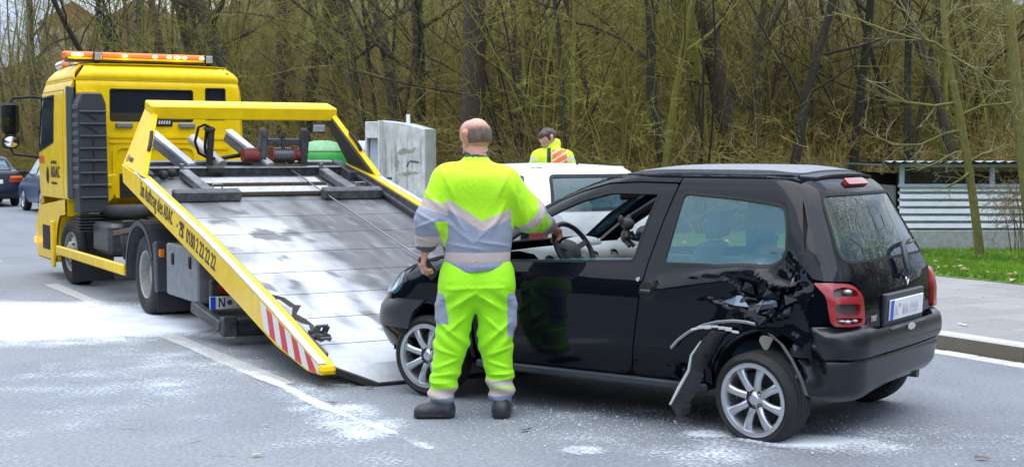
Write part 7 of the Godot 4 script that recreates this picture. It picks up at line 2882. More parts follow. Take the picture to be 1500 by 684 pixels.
# ---------------------------------------------------------------- people
# a hand from its wrist: fwd along the fingers, palm the way the palm faces, thumb the way the thumb side faces
func hand_bones(w: Vector3, fwd: Vector3, palm: Vector3, thumb: Vector3, curl: Array, thumb_curl: float, sc := 1.0) -> Array:
	var o := []
	var f := fwd.normalized()
	var p := palm.normalized()
	p = (p - f * p.dot(f)).normalized()
	var t := f.cross(p)
	if t.dot(thumb) < 0.0:
		t = -t
	# palm as four rays
	var lens := [[0.088, 0.043, 0.026, 0.021], [0.090, 0.047, 0.030, 0.022], [0.085, 0.043, 0.028, 0.021], [0.078, 0.034, 0.020, 0.018]]
	for k in 4:
		var side := t * (0.0285 - 0.019 * k) * sc
		var base: Vector3 = w + side * 0.75
		var knuckle: Vector3 = w + f * lens[k][0] * sc + side
		o.append([base, knuckle, 0.0145 * sc, 0.0125 * sc])
		var a: float = 0.0
		var q := knuckle
		for j in 3:
			a += curl[k] * [0.9, 1.1, 0.8][j]
			var d := f * cos(a) + p * sin(a)
			var n: Vector3 = q + d * lens[k][j + 1] * sc
			var r: float = [0.0095, 0.0086, 0.0078][j] * sc
			o.append([q, n, r * 1.06, r])
			q = n
	var tb: Vector3 = w + f * 0.022 * sc + t * 0.020 * sc
	var td := (f * 0.75 + t * 0.72 + p * 0.30).normalized()
	var t1 := tb + td * 0.045 * sc
	var td2 := (td + p * thumb_curl - t * thumb_curl * 0.6).normalized()
	var t2 := t1 + td2 * 0.034 * sc
	var td3 := (td2 + p * thumb_curl * 0.8 - t * thumb_curl * 0.5).normalized()
	o.append([tb, t1, 0.0145 * sc, 0.0115 * sc])
	o.append([t1, t2, 0.0112 * sc, 0.0098 * sc])
	o.append([t2, t2 + td3 * 0.027 * sc, 0.0098 * sc, 0.0085 * sc])
	return o

func head_bones(c: Vector3, f: Vector3, up: Vector3, fem := false) -> Array:
	var s := up.cross(f).normalized()
	var k := 0.94 if fem else 1.0
	var P := func(x: float, y: float, z: float) -> Vector3: return c + (s * x + up * y + f * z) * k
	var o := []
	o.append([P.call(0, 0.035, -0.028), P.call(0, 0.045, 0.022), 0.078 * k, 0.070 * k])
	o.append([P.call(0.012, 0.0, -0.04), P.call(-0.012, 0.0, -0.04), 0.066 * k, 0.066 * k])
	o.append([P.call(0, 0.02, 0.03), P.call(0, -0.055, 0.040), 0.060 * k, 0.044 * k])
	o.append([P.call(-0.040, -0.045, 0.0), P.call(-0.012, -0.088, 0.062), 0.025 * k, 0.020 * k])
	o.append([P.call(0.040, -0.045, 0.0), P.call(0.012, -0.088, 0.062), 0.025 * k, 0.020 * k])
	o.append([P.call(0, 0.012, 0.092), P.call(0, -0.028, 0.112), 0.008 * k, 0.012 * k])
	o.append([P.call(-0.012, -0.030, 0.098), P.call(0.012, -0.030, 0.098), 0.009 * k, 0.009 * k])
	o.append([P.call(-0.020, -0.060, 0.085), P.call(0.020, -0.060, 0.085), 0.010 * k, 0.010 * k])
	o.append([P.call(-0.03, 0.028, 0.082), P.call(0.03, 0.028, 0.082), 0.012 * k, 0.012 * k])
	for e in [-1.0, 1.0]:
		o.append([P.call(e * 0.074, 0.020, -0.012), P.call(e * 0.082, 0.022, -0.026), 0.011 * k, 0.012 * k])
		o.append([P.call(e * 0.082, 0.022, -0.026), P.call(e * 0.080, -0.022, -0.014), 0.012 * k, 0.009 * k])
	return o

func eyes(parent: Node, c: Vector3, f: Vector3, up: Vector3, k := 1.0) -> void:
	var s := up.cross(f).normalized()
	for e in [-1.0, 1.0]:
		var b := MB.new()
		b.ball(c + (s * e * 0.031 + up * 0.008 + f * 0.082) * k, Vector3(0.012, 0.009, 0.012) * k, 10, 6)
		put("eye", b, mat(Color(0.55, 0.55, 0.55), 0.2), parent)
		b = MB.new()
		b.ball(c + (s * e * 0.031 + up * 0.008 + f * 0.091) * k, Vector3(0.005, 0.0055, 0.005) * k, 8, 6)
		put("pupil", b, mat(Color(0.02, 0.015, 0.01), 0.1), parent)

func skin_mat() -> StandardMaterial3D:
	var m := mat(Color(1, 1, 1), 0.45)
	m.vertex_color_use_as_albedo = true
	m.subsurf_scatter_enabled = true
	m.subsurf_scatter_strength = 0.15
	return m

func cloth_mat(rough := 0.75) -> StandardMaterial3D:
	var m := mat(Color(1, 1, 1), rough)
	m.vertex_color_use_as_albedo = true
	m.rim_enabled = true
	m.rim = 0.15
	m.uv1_triplanar = true
	m.uv1_scale = Vector3(3.2, 2.0, 3.2)
	creases(m, 0.22)
	return m

func seg_t(p: Vector3, a: Vector3, b: Vector3) -> float:
	return clampf((p - a).dot(b - a) / (b - a).length_squared(), 0.0, 1.0)

func seg_d(p: Vector3, a: Vector3, b: Vector3) -> float:
	return p.distance_to(a.lerp(b, seg_t(p, a, b)))

func people() -> void:
	recovery_man()
	woman()

# raised cloth folds along short lines: [ax, ay, bx, by, width, height]
func folds(p: Vector3, list: Array) -> float:
	var s := 0.0
	for f in list:
		var a := Vector2(f[0], f[1])
		var ab := Vector2(f[2], f[3]) - a
		var q := Vector2(p.x, p.y) - a
		var u := q.dot(ab) / ab.length_squared()
		if u < -0.2 or u > 1.2:
			continue
		var off := q.cross(ab) / ab.length()
		var w: float = f[4]
		if absf(off) > w * 3.0:
			continue
		# steep on one flank, drawn out on the other
		var e := off / (w if off > 0.0 else w * 0.45)
		s += f[5] * exp(-e * e) * smoothstep(-0.2, 0.25, u) * smoothstep(1.2, 0.6, u)
	return s

func recovery_man() -> void:
	var t := thing("person", "bald man in neon yellow-green work suit, seen from behind, hand on steering wheel", "person", Vector3(-0.25, 0, -8.15))
	var Z := Vector3(0, 0, 1)
	# joints
	var shl := Vector3(-0.130, 1.395, 0.0)
	var ell := Vector3(-0.222, 1.165, 0.035)
	var wrl := Vector3(-0.262, 0.985, -0.03)
	var shr := Vector3(0.205, 1.375, -0.02)
	var elr := Vector3(0.345, 1.195, -0.10)
	var wrr := Vector3(0.482, 1.108, -0.36)
	var hc := Vector3(0.030, 1.645, -0.055)
	var face := Vector3(-0.56, -0.20, -0.80).normalized()
	var hup := (Vector3(-0.02, 1, -0.05) - face * Vector3(-0.02, 1, -0.05).dot(face)).normalized()
	var skin := Color(0.50, 0.265, 0.185)
	var body := MB.new()
	var inner := [[Vector3(0.045, 0.90, 0), Vector3(0.045, 1.30, 0), 0.12, 0.13], [Vector3(0.045, 1.40, 0), Vector3(0.040, 1.585, -0.035), 0.085, 0.056], [Vector3(0.040, 1.56, -0.03), hc + Vector3(0.01, -0.02, 0.0), 0.056, 0.055], [shl, ell, 0.055, 0.05], [ell, wrl, 0.045, 0.032], [shr, elr, 0.055, 0.05], [elr, wrr, 0.045, 0.032],
		[Vector3(-0.04, 0.86, 0), Vector3(-0.09, 0.46, 0), 0.085, 0.06], [Vector3(-0.09, 0.46, 0), Vector3(-0.16, 0.10, 0), 0.055, 0.04], [Vector3(0.13, 0.86, 0), Vector3(0.135, 0.46, 0), 0.085, 0.06], [Vector3(0.135, 0.46, 0), Vector3(0.18, 0.10, 0), 0.055, 0.04]]
	var flat_skin := func(_p: Vector3, _n: Vector3) -> Color: return skin
	body_mesh(body, inner, 0.022, 55.0, flat_skin)
	var head_col := func(p: Vector3, n: Vector3) -> Color:
		var q := p - hc
		var up := q.dot(hup)
		var fw := q.dot(face)
		var ear := absf(q.dot(hup.cross(face)))
		var c := skin
		if up > 0.075:
			c = Color(0.56, 0.33, 0.25)
		if ear > 0.078 or (up < -0.02 and fw < 0.02):
			c = Color(0.55, 0.22, 0.16)
		if up < -0.052 and up > -0.068 and fw > 0.07:
			c = Color(0.42, 0.15, 0.12)
		return c
	body_mesh(body, head_bones(hc, face, hup) + [[Vector3(0.040, 1.50, -0.03), hc + Vector3(0.005, -0.05, 0.012), 0.057, 0.056]], 0.005, 110.0, head_col)
	# hands
	var hand_col := func(p: Vector3, n: Vector3) -> Color: return Color(0.52, 0.24, 0.165)
	var lh := hand_bones(wrl, Vector3(-0.22, -0.90, -0.05), Vector3(0.90, -0.2, -0.30), Vector3(0.1, 0, -1), [0.62, 0.66, 0.70, 0.72], 0.5)
	lh.append([ell.lerp(wrl, 0.6), wrl, 0.034, 0.026])
	body_mesh(body, lh, 0.004, 210.0, hand_col)
	var rh := hand_bones(wrr, Vector3(0.52, -0.30, -0.80), Vector3(-0.25, -0.90, 0.10), Vector3(-0.7, 0.1, -0.5), [0.75, 0.80, 0.85, 0.88], 0.7)
	rh.append([elr.lerp(wrr, 0.6), wrr, 0.034, 0.026])
	body_mesh(body, rh, 0.004, 210.0, hand_col)
	put("body", body, skin_mat(), t)
	eyes(t, hc, face, hup)
	# hair: a grey-brown fringe round the bald crown
	var hb := MB.new()
	var hs := hup.cross(face)
	var hz := FastNoiseLite.new()
	hz.frequency = 18.0
	var hair_shape := func(p: Vector3, d: float) -> float:
		var q := p - hc
		var up := q.dot(hup)
		var fw := q.dot(face)
		var sd := absf(q.dot(hs))
		d += 0.005 * hz.get_noise_3d(p.x, p.y * 0.35, p.z)
		var top := up - (0.068 - 0.45 * maxf(0.0, fw + 0.02) + 0.012 * hz.get_noise_3d(p.x * 0.6, 3.0, p.z * 0.6) - 0.10 * clampf(-fw - 0.03, 0.0, 0.1))
		var low := -0.042 - up
		var front := fw - 0.035
		var ear := 0.028 - Vector2(fw + 0.016, up - 0.002).length() if sd > 0.055 else -1.0
		return maxf(maxf(d, maxf(top, low)), maxf(front, ear))
	var hair_col := func(p: Vector3, n: Vector3) -> Color:
		var f := 0.75 + 0.5 * hz.get_noise_3d(p.x * 2.0, p.y * 0.5, p.z * 2.0)
		var q := p - hc
		var edge := q.dot(hup) - (0.050 - 0.45 * maxf(0.0, q.dot(face) + 0.02)) + 0.014 * hz.get_noise_3d(p.x * 3.0, p.y, p.z * 3.0)
		return Color(0.150 * f, 0.102 * f, 0.070 * f).lerp(Color(0.50, 0.29, 0.21), smoothstep(-0.022, 0.016, edge) * 0.85)
	var hbones := [[hc + hup * 0.035 - face * 0.030, hc + hup * 0.045 + face * 0.020, 0.0815, 0.072], [hc - face * 0.042 + hs * 0.012, hc - face * 0.042 - hs * 0.012, 0.0695, 0.0695]]
	body_mesh(hb, hbones, 0.005, 110.0, hair_col, hair_shape)
	var hm := relief(cloth_mat(0.6), 1.0, 0.12, 3)
	hm.uv1_scale = Vector3(9, 2.5, 9)
	put("hair", hb, hm, t)
	# jacket
	var lime := Color(0.40, 0.80, 0.004)
	var yel := Color(0.52, 0.86, 0.012)
	var grey := Color(0.255, 0.285, 0.365)
	var tape := Color(0.50, 0.41, 0.38)
	var jb := [
		[Vector3(0.045, 0.92, 0), Vector3(0.047, 1.10, 0), 0.194, 0.188, Z, 1.45],
		[Vector3(0.047, 1.10, 0), Vector3(0.044, 1.30, 0.0), 0.193, 0.203, Z, 1.45],
		[Vector3(-0.075, 1.37, 0.0), Vector3(0.165, 1.36, 0.0), 0.118, 0.112, Z, 1.1],
		[Vector3(0.04, 1.40, 0.0), Vector3(0.038, 1.505, -0.015), 0.135, 0.068],
		[shl, ell, 0.094, 0.088], [ell, wrl + Vector3(0, 0.03, 0), 0.088, 0.060],
		[shr, elr, 0.098, 0.096], [elr, wrr + (elr - wrr).normalized() * 0.045, 0.094, 0.056]]
	var fz := FastNoiseLite.new()
	fz.seed = 41
	fz.frequency = 5.0
	fz.fractal_octaves = 2
	var f2 := FastNoiseLite.new()
	f2.seed = 43
	f2.frequency = 11.0
	var jf := [[-0.125, 1.275, -0.01, 1.09, 0.0204, 0.0126], [0.215, 1.265, 0.115, 1.07, 0.0204, 0.0126], [0.2, 1.2, 0.02, 1.03, 0.0177, 0.0092], [-0.135, 1.17, 0.04, 1.03, 0.0177, 0.0092], [-0.12, 1.035, 0.09, 1.005, 0.0122, 0.0092], [0.04, 1.055, 0.24, 1.02, 0.0122, 0.0103], [0.0, 0.9, 0.2, 0.905, 0.0109, 0.0046], [-0.15, 1.46, -0.085, 1.31, 0.0177, 0.0092], [0.225, 1.43, 0.165, 1.29, 0.0177, 0.0092], [0.045, 1.42, 0.05, 1.2, 0.0204, 0.0046], [-0.305, 1.22, -0.17, 1.15, 0.015, 0.0115], [-0.31, 1.13, -0.18, 1.18, 0.0136, 0.0115], [-0.32, 1.07, -0.2, 1.04, 0.0122, 0.0092], [-0.26, 1.34, -0.15, 1.24, 0.0177, 0.0103], [0.26, 1.36, 0.31, 1.2, 0.0163, 0.0115], [0.31, 1.32, 0.35, 1.12, 0.0163, 0.0115], [0.385, 1.25, 0.4, 1.1, 0.0122, 0.0103], [0.43, 1.2, 0.435, 1.07, 0.0109, 0.008]]
	var tf := [[0.045, 0.745, -0.11, 0.655, 0.0163, 0.0115], [0.045, 0.74, 0.195, 0.655, 0.0163, 0.0115], [0.04, 0.775, -0.15, 0.765, 0.015, 0.008], [0.05, 0.78, 0.22, 0.785, 0.015, 0.008], [-0.01, 0.61, -0.14, 0.505, 0.0163, 0.0126], [-0.175, 0.575, -0.055, 0.475, 0.015, 0.0103], [-0.195, 0.425, -0.055, 0.375, 0.0136, 0.0115], [-0.06, 0.355, -0.2, 0.3, 0.0136, 0.0115], [-0.235, 0.255, -0.09, 0.275, 0.0116, 0.0126], [-0.23, 0.215, -0.09, 0.225, 0.0095, 0.0103], [0.085, 0.61, 0.215, 0.505, 0.0163, 0.0126], [0.245, 0.575, 0.115, 0.465, 0.015, 0.0103], [0.25, 0.425, 0.1, 0.375, 0.0136, 0.0115], [0.11, 0.345, 0.25, 0.3, 0.0136, 0.0115], [0.11, 0.265, 0.275, 0.275, 0.0116, 0.0126], [0.12, 0.225, 0.27, 0.245, 0.0095, 0.0103], [-0.05, 0.7, -0.11, 0.46, 0.034, 0.0069], [0.13, 0.7, 0.16, 0.46, 0.034, 0.0069]]
	var jacket_shape := func(p: Vector3, d: float) -> float:
		d += 0.004 * fz.get_noise_3d(p.x * 0.7, p.y * 0.7, p.z * 0.7)
		d -= folds(p, jf)
		# elbow folds
		d += 0.005 * sin(p.y * 95.0 + p.x * 40.0) * exp(-p.distance_squared_to(ell) * 90.0)
		d += 0.006 * sin((p.x + p.z) * 90.0) * exp(-p.distance_squared_to(elr) * 80.0)
		d += 0.004 * exp(-pow((p.x - 0.045) / 0.006, 2.0)) * (1.0 if p.y > 0.99 and p.y < 1.1 and p.z > 0.0 else 0.0)
		# seam grooves beside the shoulder blades and at the hem band
		d += 0.004 * exp(-pow((p.y - 0.985) / 0.005, 2.0)) + 0.004 * exp(-pow((p.y - 0.922) / 0.005, 2.0))
		if p.x > -0.21 and p.x < 0.30:
			d = maxf(d, 0.866 + 0.010 * sin(p.x * 14.0) - p.y)
		d = maxf(d, (p - (wrl + Vector3(0, 0.01, 0))).dot((wrl - ell).normalized()) if seg_d(p, ell, wrl) < 0.12 and p.y < 1.1 and p.x < -0.15 else -1.0)
		d = maxf(d, (p - (wrr + (elr - wrr).normalized() * 0.012)).dot((wrr - elr).normalized()) if p.x > 0.36 else -1.0)
		return d
	var jacket_col := func(p: Vector3, n: Vector3) -> Color:
		var al := minf(seg_d(p, shl, ell) - 0.02, seg_d(p, ell, wrl))
		var ar := minf(seg_d(p, shr, elr) - 0.02, seg_d(p, elr, wrr))
		var tz: float = absf(p.x - 0.045)
		if p.x < -0.125 - 0.10 * maxf(0.0, p.y - 1.25) and al < 0.13:
			var h := p.y + 0.30 * (p.x + 0.2)
			if h > 1.285: return lime.lerp(yel, smoothstep(1.3, 1.45, p.y))
			if h > 1.222: return tape
			if p.x > -0.195 + 0.35 * (1.16 - p.y) and p.y < 1.165: return lime
			if p.y < 1.075 and p.y > 1.012: return tape
			if p.y < 1.012: return Color(0.06, 0.07, 0.075)
			return grey
		if p.x > 0.245 and ar < 0.15:
			var u := (p - shr).dot((wrr - shr).normalized())
			if u < 0.175: return lime.lerp(yel, smoothstep(1.33, 1.42, p.y))
			if u < 0.235: return tape
			if n.y < 0.05 and u < 0.42: return lime
			if u > 0.44: return Color(0.22, 0.17, 0.15)
			return grey
		if p.y > 1.535: return Color(0.012, 0.045, 0.03)
		var v := lerpf(1.168, 1.290, clampf((0.078 - p.x) / 0.19, 0, 1)) if p.x < 0.078 else lerpf(1.168, 1.248, clampf((p.x - 0.078) / 0.19, 0, 1))
		if p.y > v:
			return lime.lerp(yel, smoothstep(1.34, 1.46, p.y))
		if p.y > v - 0.058: return tape
		if p.y < 0.983 and p.y > 0.925: return tape
		return grey
	var jm := MB.new()
	body_mesh(jm, jb, 0.0075, 42.0, jacket_col, jacket_shape)
	put("jacket", jm, cloth_mat(0.7), t)
	var co := MB.new()
	co.lathe([Vector2(0.079, -0.03), Vector2(0.072, 0.012), Vector2(0.068, 0.03), Vector2(0.060, 0.032), Vector2(0.058, 0.0)], 26, Vector3(0.040, 1.545, -0.032), Basis(Vector3(1, 0, 0.0), Vector3(0, 0.28, -0.96), Vector3(0, 0.96, 0.28)))
	put("collar", co, mat(Color(0.012, 0.045, 0.03), 0.8), t)
	# trousers
	var kl := Vector3(-0.106, 0.455, -0.01)
	var al2 := Vector3(-0.166, 0.135, 0.0)
	var kr := Vector3(0.152, 0.455, -0.02)
	var ar2 := Vector3(0.188, 0.150, -0.01)
	var tb := [
		[Vector3(-0.045, 0.86, 0.0), Vector3(0.135, 0.86, 0.0), 0.122, 0.122, Z, 1.1],
		[Vector3(-0.045, 0.79, 0.012), Vector3(0.135, 0.79, 0.012), 0.120, 0.120, Z, 1.05],
		[Vector3(-0.062, 0.76, 0), kl, 0.112, 0.093], [kl, al2, 0.093, 0.078],
		[Vector3(0.150, 0.76, 0), kr, 0.110, 0.094], [kr, ar2, 0.094, 0.077],
		[Vector3(-0.160, 0.71, 0.03), Vector3(-0.168, 0.60, 0.03), 0.032, 0.032], [Vector3(0.242, 0.70, 0.02), Vector3(0.246, 0.56, 0.02), 0.032, 0.032]]
	var tr_shape := func(p: Vector3, d: float) -> float:
		d += 0.004 * fz.get_noise_3d(p.x * 0.7, p.y * 0.5, p.z * 0.7 + 4.0)
		d -= folds(p, tf)
		d += 0.006 * exp(-pow((p.x - 0.045) / 0.006, 2.0)) * smoothstep(0.70, 0.74, p.y)
		# side seams and pocket flaps
		if (p.x < -0.13 or p.x > 0.235) and p.z > -0.06:
			d += 0.005 * exp(-pow((p.y - 0.695) / 0.005, 2.0))
		# sagging folds above the boots and behind the knees
		d += 0.008 * sin(p.y * 70.0 + p.x * 22.0) * smoothstep(0.36, 0.20, p.y)
		d += 0.006 * sin(p.y * 60.0 - absf(p.x - 0.04) * 60.0) * exp(-pow((p.y - 0.46) / 0.07, 2.0))
		d += 0.006 * sin(p.y * 55.0 + absf(p.x - 0.04) * 50.0) * exp(-pow((p.y - 0.70) / 0.06, 2.0))
		d = maxf(d, 0.058 - p.y)
		return d
	var tr_col := func(p: Vector3, n: Vector3) -> Color:
		var c := Color(0.32, 0.78, 0.003)
		if p.x < 0.03:
			if p.y < 0.178 + 0.1 * (p.x + 0.16) and p.y > 0.124 + 0.1 * (p.x + 0.16): return tape
			if p.y <= 0.124 + 0.1 * (p.x + 0.16): return Color(0.16, 0.21, 0.28)
			if p.x < -0.138 - 0.02 * sin(p.y * 9.0) and p.y > 0.565 and p.y < 0.745 and p.z > -0.06: return grey
		else:
			if p.y < 0.232 and p.y > 0.196 or p.y < 0.184 and p.y > 0.135: return tape
			if p.y <= 0.135: return Color(0.16, 0.21, 0.28)
			if p.x > 0.222 and p.y > 0.49 and p.y < 0.74 and p.z > -0.05: return grey
		return c
	var tm := MB.new()
	body_mesh(tm, tb, 0.0075, 55.0, tr_col, tr_shape)
	put("trousers", tm, cloth_mat(0.7), t)
	# boots
	var boot_col := func(p: Vector3, n: Vector3) -> Color:
		if p.y < 0.022: return Color(0.008, 0.008, 0.009)
		return Color(0.020, 0.023, 0.030)
	for bt in [[Vector3(-0.140, 0.048, 0.01), Vector3(-0.285, 0.036, 0.02), Vector3(-0.158, 0.13, 0.0)], [Vector3(0.186, 0.048, 0.030), Vector3(0.203, 0.036, -0.14), Vector3(0.187, 0.13, 0.0)]]:
		var bm := MB.new()
		var side := Vector3.UP.cross((bt[1] - bt[0]).normalized())
		var bb := [[bt[0], bt[1], 0.040, 0.034], [bt[0] + side * 0.010, bt[1] + side * 0.012, 0.036, 0.030], [bt[0] - side * 0.010, bt[1] - side * 0.012, 0.036, 0.030], [bt[0], bt[2], 0.042, 0.044], [bt[0].lerp(bt[1], 0.45) + Vector3(0, 0.015, 0), bt[2], 0.032, 0.042]]
		var bs := func(p: Vector3, d: float) -> float:
			d -= 0.006 * smoothstep(0.026, 0.018, p.y)
			return maxf(d, 0.002 - p.y)
		body_mesh(bm, bb, 0.007, 70.0, boot_col, bs)
		put("boot", bm, cloth_mat(0.45), t)

	# what he holds
	var ph := thing("phone", "black handheld phone in the bald man's left hand", "phone", Vector3(-0.25, 0, -8.15) + wrl + Vector3(0.012, -0.098, -0.03))
	var pb := MB.new()
	pb.box(Vector3(0.0, 0, 0), Vector3(0.075, 0.155, 0.022), 0.008)
	put("case", pb, mat(Color(0.008, 0.008, 0.009), 0.4), ph)
	pb = MB.new()
	pb.box(Vector3(0, 0.004, 0.0115), Vector3(0.06, 0.115, 0.003), 0.001)
	put("screen", pb, mat(Color(0.012, 0.013, 0.016), 0.08), ph)
	ph.rotation = Vector3(-0.35, 0.9, 0.5)

func woman() -> void:
	var base := Vector3(0.47, 0.13, -16.5)
	var t := thing("person", "woman with tied-back hair in yellow and orange safety jacket behind the white car", "person", base)
	var hc := Vector3(-0.055, 1.585, 0.03)
	var face := Vector3(-0.62, -0.68, 0.38).normalized()
	var hup := (Vector3(-0.25, 1, 0.3) - face * Vector3(-0.25, 1, 0.3).dot(face)).normalized()
	var skin := Color(0.58, 0.34, 0.26)
	var Z := Vector3(0, 0, 1)
	var shl := Vector3(-0.17, 1.36, 0.03)
	var shr := Vector3(0.19, 1.36, -0.03)
	var ell := Vector3(-0.24, 1.10, 0.06)
	var elr := Vector3(0.26, 1.10, 0.02)
	var wrl := Vector3(-0.10, 1.05, 0.26)
	var wrr := Vector3(0.02, 1.06, 0.28)
	var b := MB.new()
	var fs := func(_p: Vector3, _n: Vector3) -> Color: return skin
	body_mesh(b, [[Vector3(0, 0.9, 0), Vector3(0.0, 1.3, 0), 0.11, 0.11], [Vector3(0, 1.38, 0), hc + Vector3(0.01, -0.03, -0.02), 0.06, 0.047], [shl, ell, 0.045, 0.04], [ell, wrl, 0.038, 0.026], [shr, elr, 0.045, 0.04], [elr, wrr, 0.038, 0.026], [Vector3(-0.08, 0.88, 0), Vector3(-0.08, 0.1, 0), 0.08, 0.04], [Vector3(0.08, 0.88, 0), Vector3(0.08, 0.1, 0), 0.08, 0.04]], 0.02, 55.0, fs)
	var hcol := func(p: Vector3, n: Vector3) -> Color:
		var q := p - hc
		if q.dot(hup) < -0.050 and q.dot(hup) > -0.064 and q.dot(face) > 0.065: return Color(0.45, 0.15, 0.13)
		return skin
	body_mesh(b, head_bones(hc, face, hup, true), 0.006, 110.0, hcol)
	body_mesh(b, hand_bones(wrl, Vector3(0.3, -0.3, 0.9), Vector3(0.3, -0.9, 0), Vector3(0.9, 0, -0.3), [0.5, 0.5, 0.5, 0.5], 0.4, 0.92), 0.0055, 200.0, fs)
	body_mesh(b, hand_bones(wrr, Vector3(-0.3, -0.3, 0.9), Vector3(-0.3, -0.9, 0), Vector3(-0.9, 0, -0.3), [0.5, 0.5, 0.5, 0.5], 0.4, 0.92), 0.0055, 200.0, fs)
	put("body", b, skin_mat(), t)
	eyes(t, hc, face, hup, 0.94)
	var hs := hup.cross(face)
	var hz := FastNoiseLite.new()
	hz.frequency = 16.0
	var hshape := func(p: Vector3, d: float) -> float:
		var q := p - hc
		var fw := q.dot(face)
		var up := q.dot(hup)
		d += 0.005 * hz.get_noise_3d(p.x, p.y, p.z)
		return maxf(d, minf(fw - 0.028 - 0.3 * maxf(0.0, up - 0.04), 0.072 - up))
	var hcol2 := func(p: Vector3, n: Vector3) -> Color:
		var f := 0.8 + 0.5 * hz.get_noise_3d(p.x * 2.0, p.y, p.z * 2.0)
		return Color(0.075 * f, 0.035 * f, 0.022 * f)
	var hb := MB.new()
	body_mesh(hb, [[hc + hup * 0.033 - face * 0.026, hc + hup * 0.043 + face * 0.020, 0.082, 0.074], [hc - face * 0.040 + hs * 0.01, hc - face * 0.040 - hs * 0.01, 0.070, 0.070], [hc - face * 0.10 + hup * 0.02, hc - face * 0.12 - hup * 0.04, 0.032, 0.026]], 0.006, 100.0, hcol2, hshape)
	put("hair", hb, cloth_mat(0.5), t)
	var yel := Color(0.62, 0.80, 0.02)
	var vcol := func(p: Vector3, n: Vector3) -> Color:
		if n.z > 0.1 and absf(p.x + 0.03) < 0.025 and p.y < 1.47: return Color(0.02, 0.03, 0.035)
		if n.z > -0.3 and p.x > -0.004 and p.x < 0.18 and p.y < 1.45:
			var st := absf(fposmod(p.y - p.x * 0.6, 0.085) - 0.04)
			return Color(0.62, 0.60, 0.55) if st < 0.012 else Color(0.80, 0.17, 0.01)
		if absf(p.x) > 0.185 and p.y < 1.36 and p.y > 1.31: return Color(0.55, 0.56, 0.55)
		return yel
	var vz := FastNoiseLite.new()
	vz.frequency = 6.0
	var vshape := func(p: Vector3, d: float) -> float:
		d += 0.016 * (0.25 - absf(vz.get_noise_3d(p.x, p.y, p.z)))
		return maxf(d, 0.80 - p.y)
	var vb := MB.new()
	body_mesh(vb, [[Vector3(0, 0.85, 0), Vector3(0, 1.25, 0), 0.19, 0.19, Z, 1.4], [Vector3(-0.12, 1.34, 0.0), Vector3(0.13, 1.34, 0), 0.11, 0.11], [Vector3(0, 1.38, -0.01), Vector3(0.0, 1.50, -0.015), 0.12, 0.078], [Vector3(0.02, 1.48, -0.06), Vector3(0.06, 1.53, -0.06), 0.06, 0.05], [shl, ell, 0.075, 0.07], [ell, wrl, 0.068, 0.05], [shr, elr, 0.075, 0.07], [elr, wrr, 0.068, 0.05]], 0.012, 45.0, vcol, vshape)
	put("safety_jacket", vb, cloth_mat(0.7), t)
	var tb := MB.new()
	var tcol := func(_p: Vector3, _n: Vector3) -> Color: return Color(0.02, 0.025, 0.04)
	body_mesh(tb, [[Vector3(-0.06, 0.86, 0), Vector3(0.06, 0.86, 0), 0.13, 0.13], [Vector3(-0.085, 0.80, 0), Vector3(-0.085, 0.12, 0), 0.105, 0.07], [Vector3(0.085, 0.80, 0), Vector3(0.085, 0.12, 0), 0.105, 0.07]], 0.016, 45.0, tcol)
	put("trousers", tb, cloth_mat(0.8), t)
	for s in [-1.0, 1.0]:
		var bm := MB.new()
		body_mesh(bm, [[Vector3(s * 0.085, 0.045, -0.03), Vector3(s * 0.085, 0.038, 0.14), 0.045, 0.038]], 0.01, 60.0, tcol)
		put("shoe", bm, M.black, t)

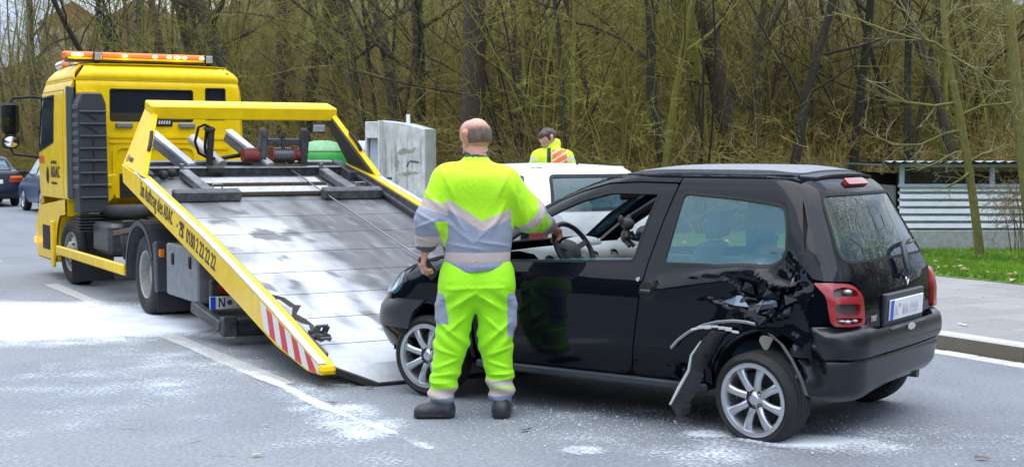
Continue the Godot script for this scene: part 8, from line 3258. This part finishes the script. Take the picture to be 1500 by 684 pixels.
# ---------------------------------------------------------------- small loose things
func small_things() -> void:
	# lashing strap with its ratchet lying on the ramp's left edge
	var R := Transform3D(Basis(Vector3.UP, TRUCK_TURN), Vector3(-2.55, 0, -13.84)) * Transform3D(Basis(Vector3(0, 0, 1), 0.2385), Vector3(0.3, 1.385, 0))
	var t := thing("lashing_strap", "dark lashing strap with metal ratchet lying on the white ramp deck", "strap", R.origin)
	t.transform = R
	var b := MB.new()
	var a1 := []
	var a2 := []
	for p in [[-3.55, -1.05, 0.0, 0.05], [-3.66, -1.01, 0.05, 0.0], [-3.76, -0.95, 0.03, 0.05], [-3.90, -0.92, 0.02, 0.04], [-3.97, -0.90, 0.05, 0.06], [-4.02, -0.95, 0.08, 0.02], [-4.12, -0.99, 0.02, 0.05], [-4.26, -0.97, 0.03, 0.06], [-4.36, -0.95, 0.05, 0.05], [-4.46, -0.97, 0.02, 0.04], [-4.55, -0.985, 0.02, 0.03]]:
		a1.append(Vector3(p[0], -0.045 + p[2], p[1] - 0.012))
		a2.append(Vector3(p[0] - 0.008, -0.045 + p[3], p[1] + 0.020))
	b.at(Transform3D(Basis(), Vector3(-0.10, 0, -0.05))).ribbon(a1, a2, 0.004)
	put("webbing", b, mat(Color(0.05, 0.04, 0.038), 0.9), t)
	b = MB.new().at(Transform3D(Basis(), Vector3(-0.10, 0, -0.05)))
	for z in [-1.02, -0.955]:
		b.bar(Vector3(-4.50, 0.0, z), Vector3(-4.70, 0.03, z + 0.02), 0.006, 0.05, 0.002)
		b.bar(Vector3(-4.58, -0.03, z), Vector3(-4.60, 0.085, z + 0.03), 0.006, 0.045, 0.002)
	b.tube([Vector3(-4.60, 0.01, -1.03), Vector3(-4.60, 0.01, -0.93)], 0.018, 10)
	b.tube([Vector3(-4.60, 0.085, -1.0), Vector3(-4.60, 0.085, -0.92)], 0.012, 8)
	b.tube([Vector3(-4.70, 0.03, -1.01), Vector3(-4.70, 0.03, -0.93)], 0.012, 8)
	put("ratchet", b, M.dull_steel, t)
	# the plush toy hanging in the windscreen
	var C := Transform3D(Basis(Vector3.UP, CAR_TURN), Vector3(1.82, 0, -8.12))
	var toy := thing("plush_toy", "small grey plush mouse sitting on the black car's dashboard behind the steering wheel", "toy", C * Vector3(1.47, 0.965, 0.22), CAR_TURN)
	var fur := relief(rough_mat(Color(0.07, 0.07, 0.075), Color(0.16, 0.155, 0.16), Vector3(8, 8, 8), 1.0), 1.0, 0.1)
	b = MB.new()
	b.ball(Vector3(0, 0.045, 0), Vector3(0.035, 0.05, 0.04), 12, 8)
	put("body", b, fur, toy)
	b = MB.new()
	b.ball(Vector3(-0.01, 0.125, 0), Vector3(0.045, 0.042, 0.045), 12, 8)
	put("head", b, fur, toy)
	for s in [-1.0, 1.0]:
		b = MB.new()
		b.ball(Vector3(0.01, 0.155, s * 0.05), Vector3(0.012, 0.032, 0.030), 10, 6)
		put("ear", b, fur, toy)
		b = MB.new()
		b.tube([Vector3(-0.02, 0.075, s * 0.03), Vector3(-0.035, 0.04, s * 0.05)], 0.013, 6)
		put("arm", b, fur, toy)
		b = MB.new()
		b.tube([Vector3(-0.01, 0.01, s * 0.02), Vector3(-0.045, -0.02, s * 0.03)], 0.014, 6)
		put("leg", b, fur, toy)
	# litter: splinters and leaves near the ramp's foot
	var spots := [[655, 562, "brown leaf lying on the road just before the ramp's dark lip", Color(0.20, 0.09, 0.05)], [540, 568, "brown scrap on the road under the left half of the ramp's lip", Color(0.15, 0.07, 0.04)], [376, 667, "pale stone chip on the asphalt near the picture's lower edge", Color(0.45, 0.38, 0.26)], [770, 630, "small black rubber scrap on the asphalt right of the man's boots", Color(0.01, 0.01, 0.01)], [487, 590, "brown leaf fragment on the strewn white line below the ramp's striped corner", Color(0.14, 0.07, 0.04)], [1440, 672, "brown leaf on the asphalt near the picture's lower right corner", Color(0.15, 0.10, 0.07)], [1412, 476, "pale crumpled paper scrap on the pavement behind the kerb", Color(0.75, 0.74, 0.72)]]
	for s in spots:
		var p := at(s[0], s[1], 5.0)
		var h := 0.135 if s[1] < 500 else 0.01
		var k: float = (1.58 - h) / (1.58 - p.y)
		var m := MB.new()
		var rg := RandomNumberGenerator.new()
		rg.seed = int(s[0])
		var e1 := []
		var e2 := []
		var len: float = 0.035 if s[1] > 500 else 0.07
		for i in 5:
			var u := i / 4.0 - 0.5
			var wv := 0.016 * (1.0 - 3.4 * u * u)
			e1.append(Vector3(u * 2.0 * len, 0.002 + rg.randf() * 0.010, wv))
			e2.append(Vector3(u * 2.0 * len, 0.002 + rg.randf() * 0.010, -wv))
		m.ribbon(e1, e2, 0.002)
		var o := put("litter", m, mat(s[3], 0.9))
		o.position = Vector3(p.x * k, h, p.z * k)
		o.rotation.y = rg.randf() * TAU
		tag(o, s[2], "litter")
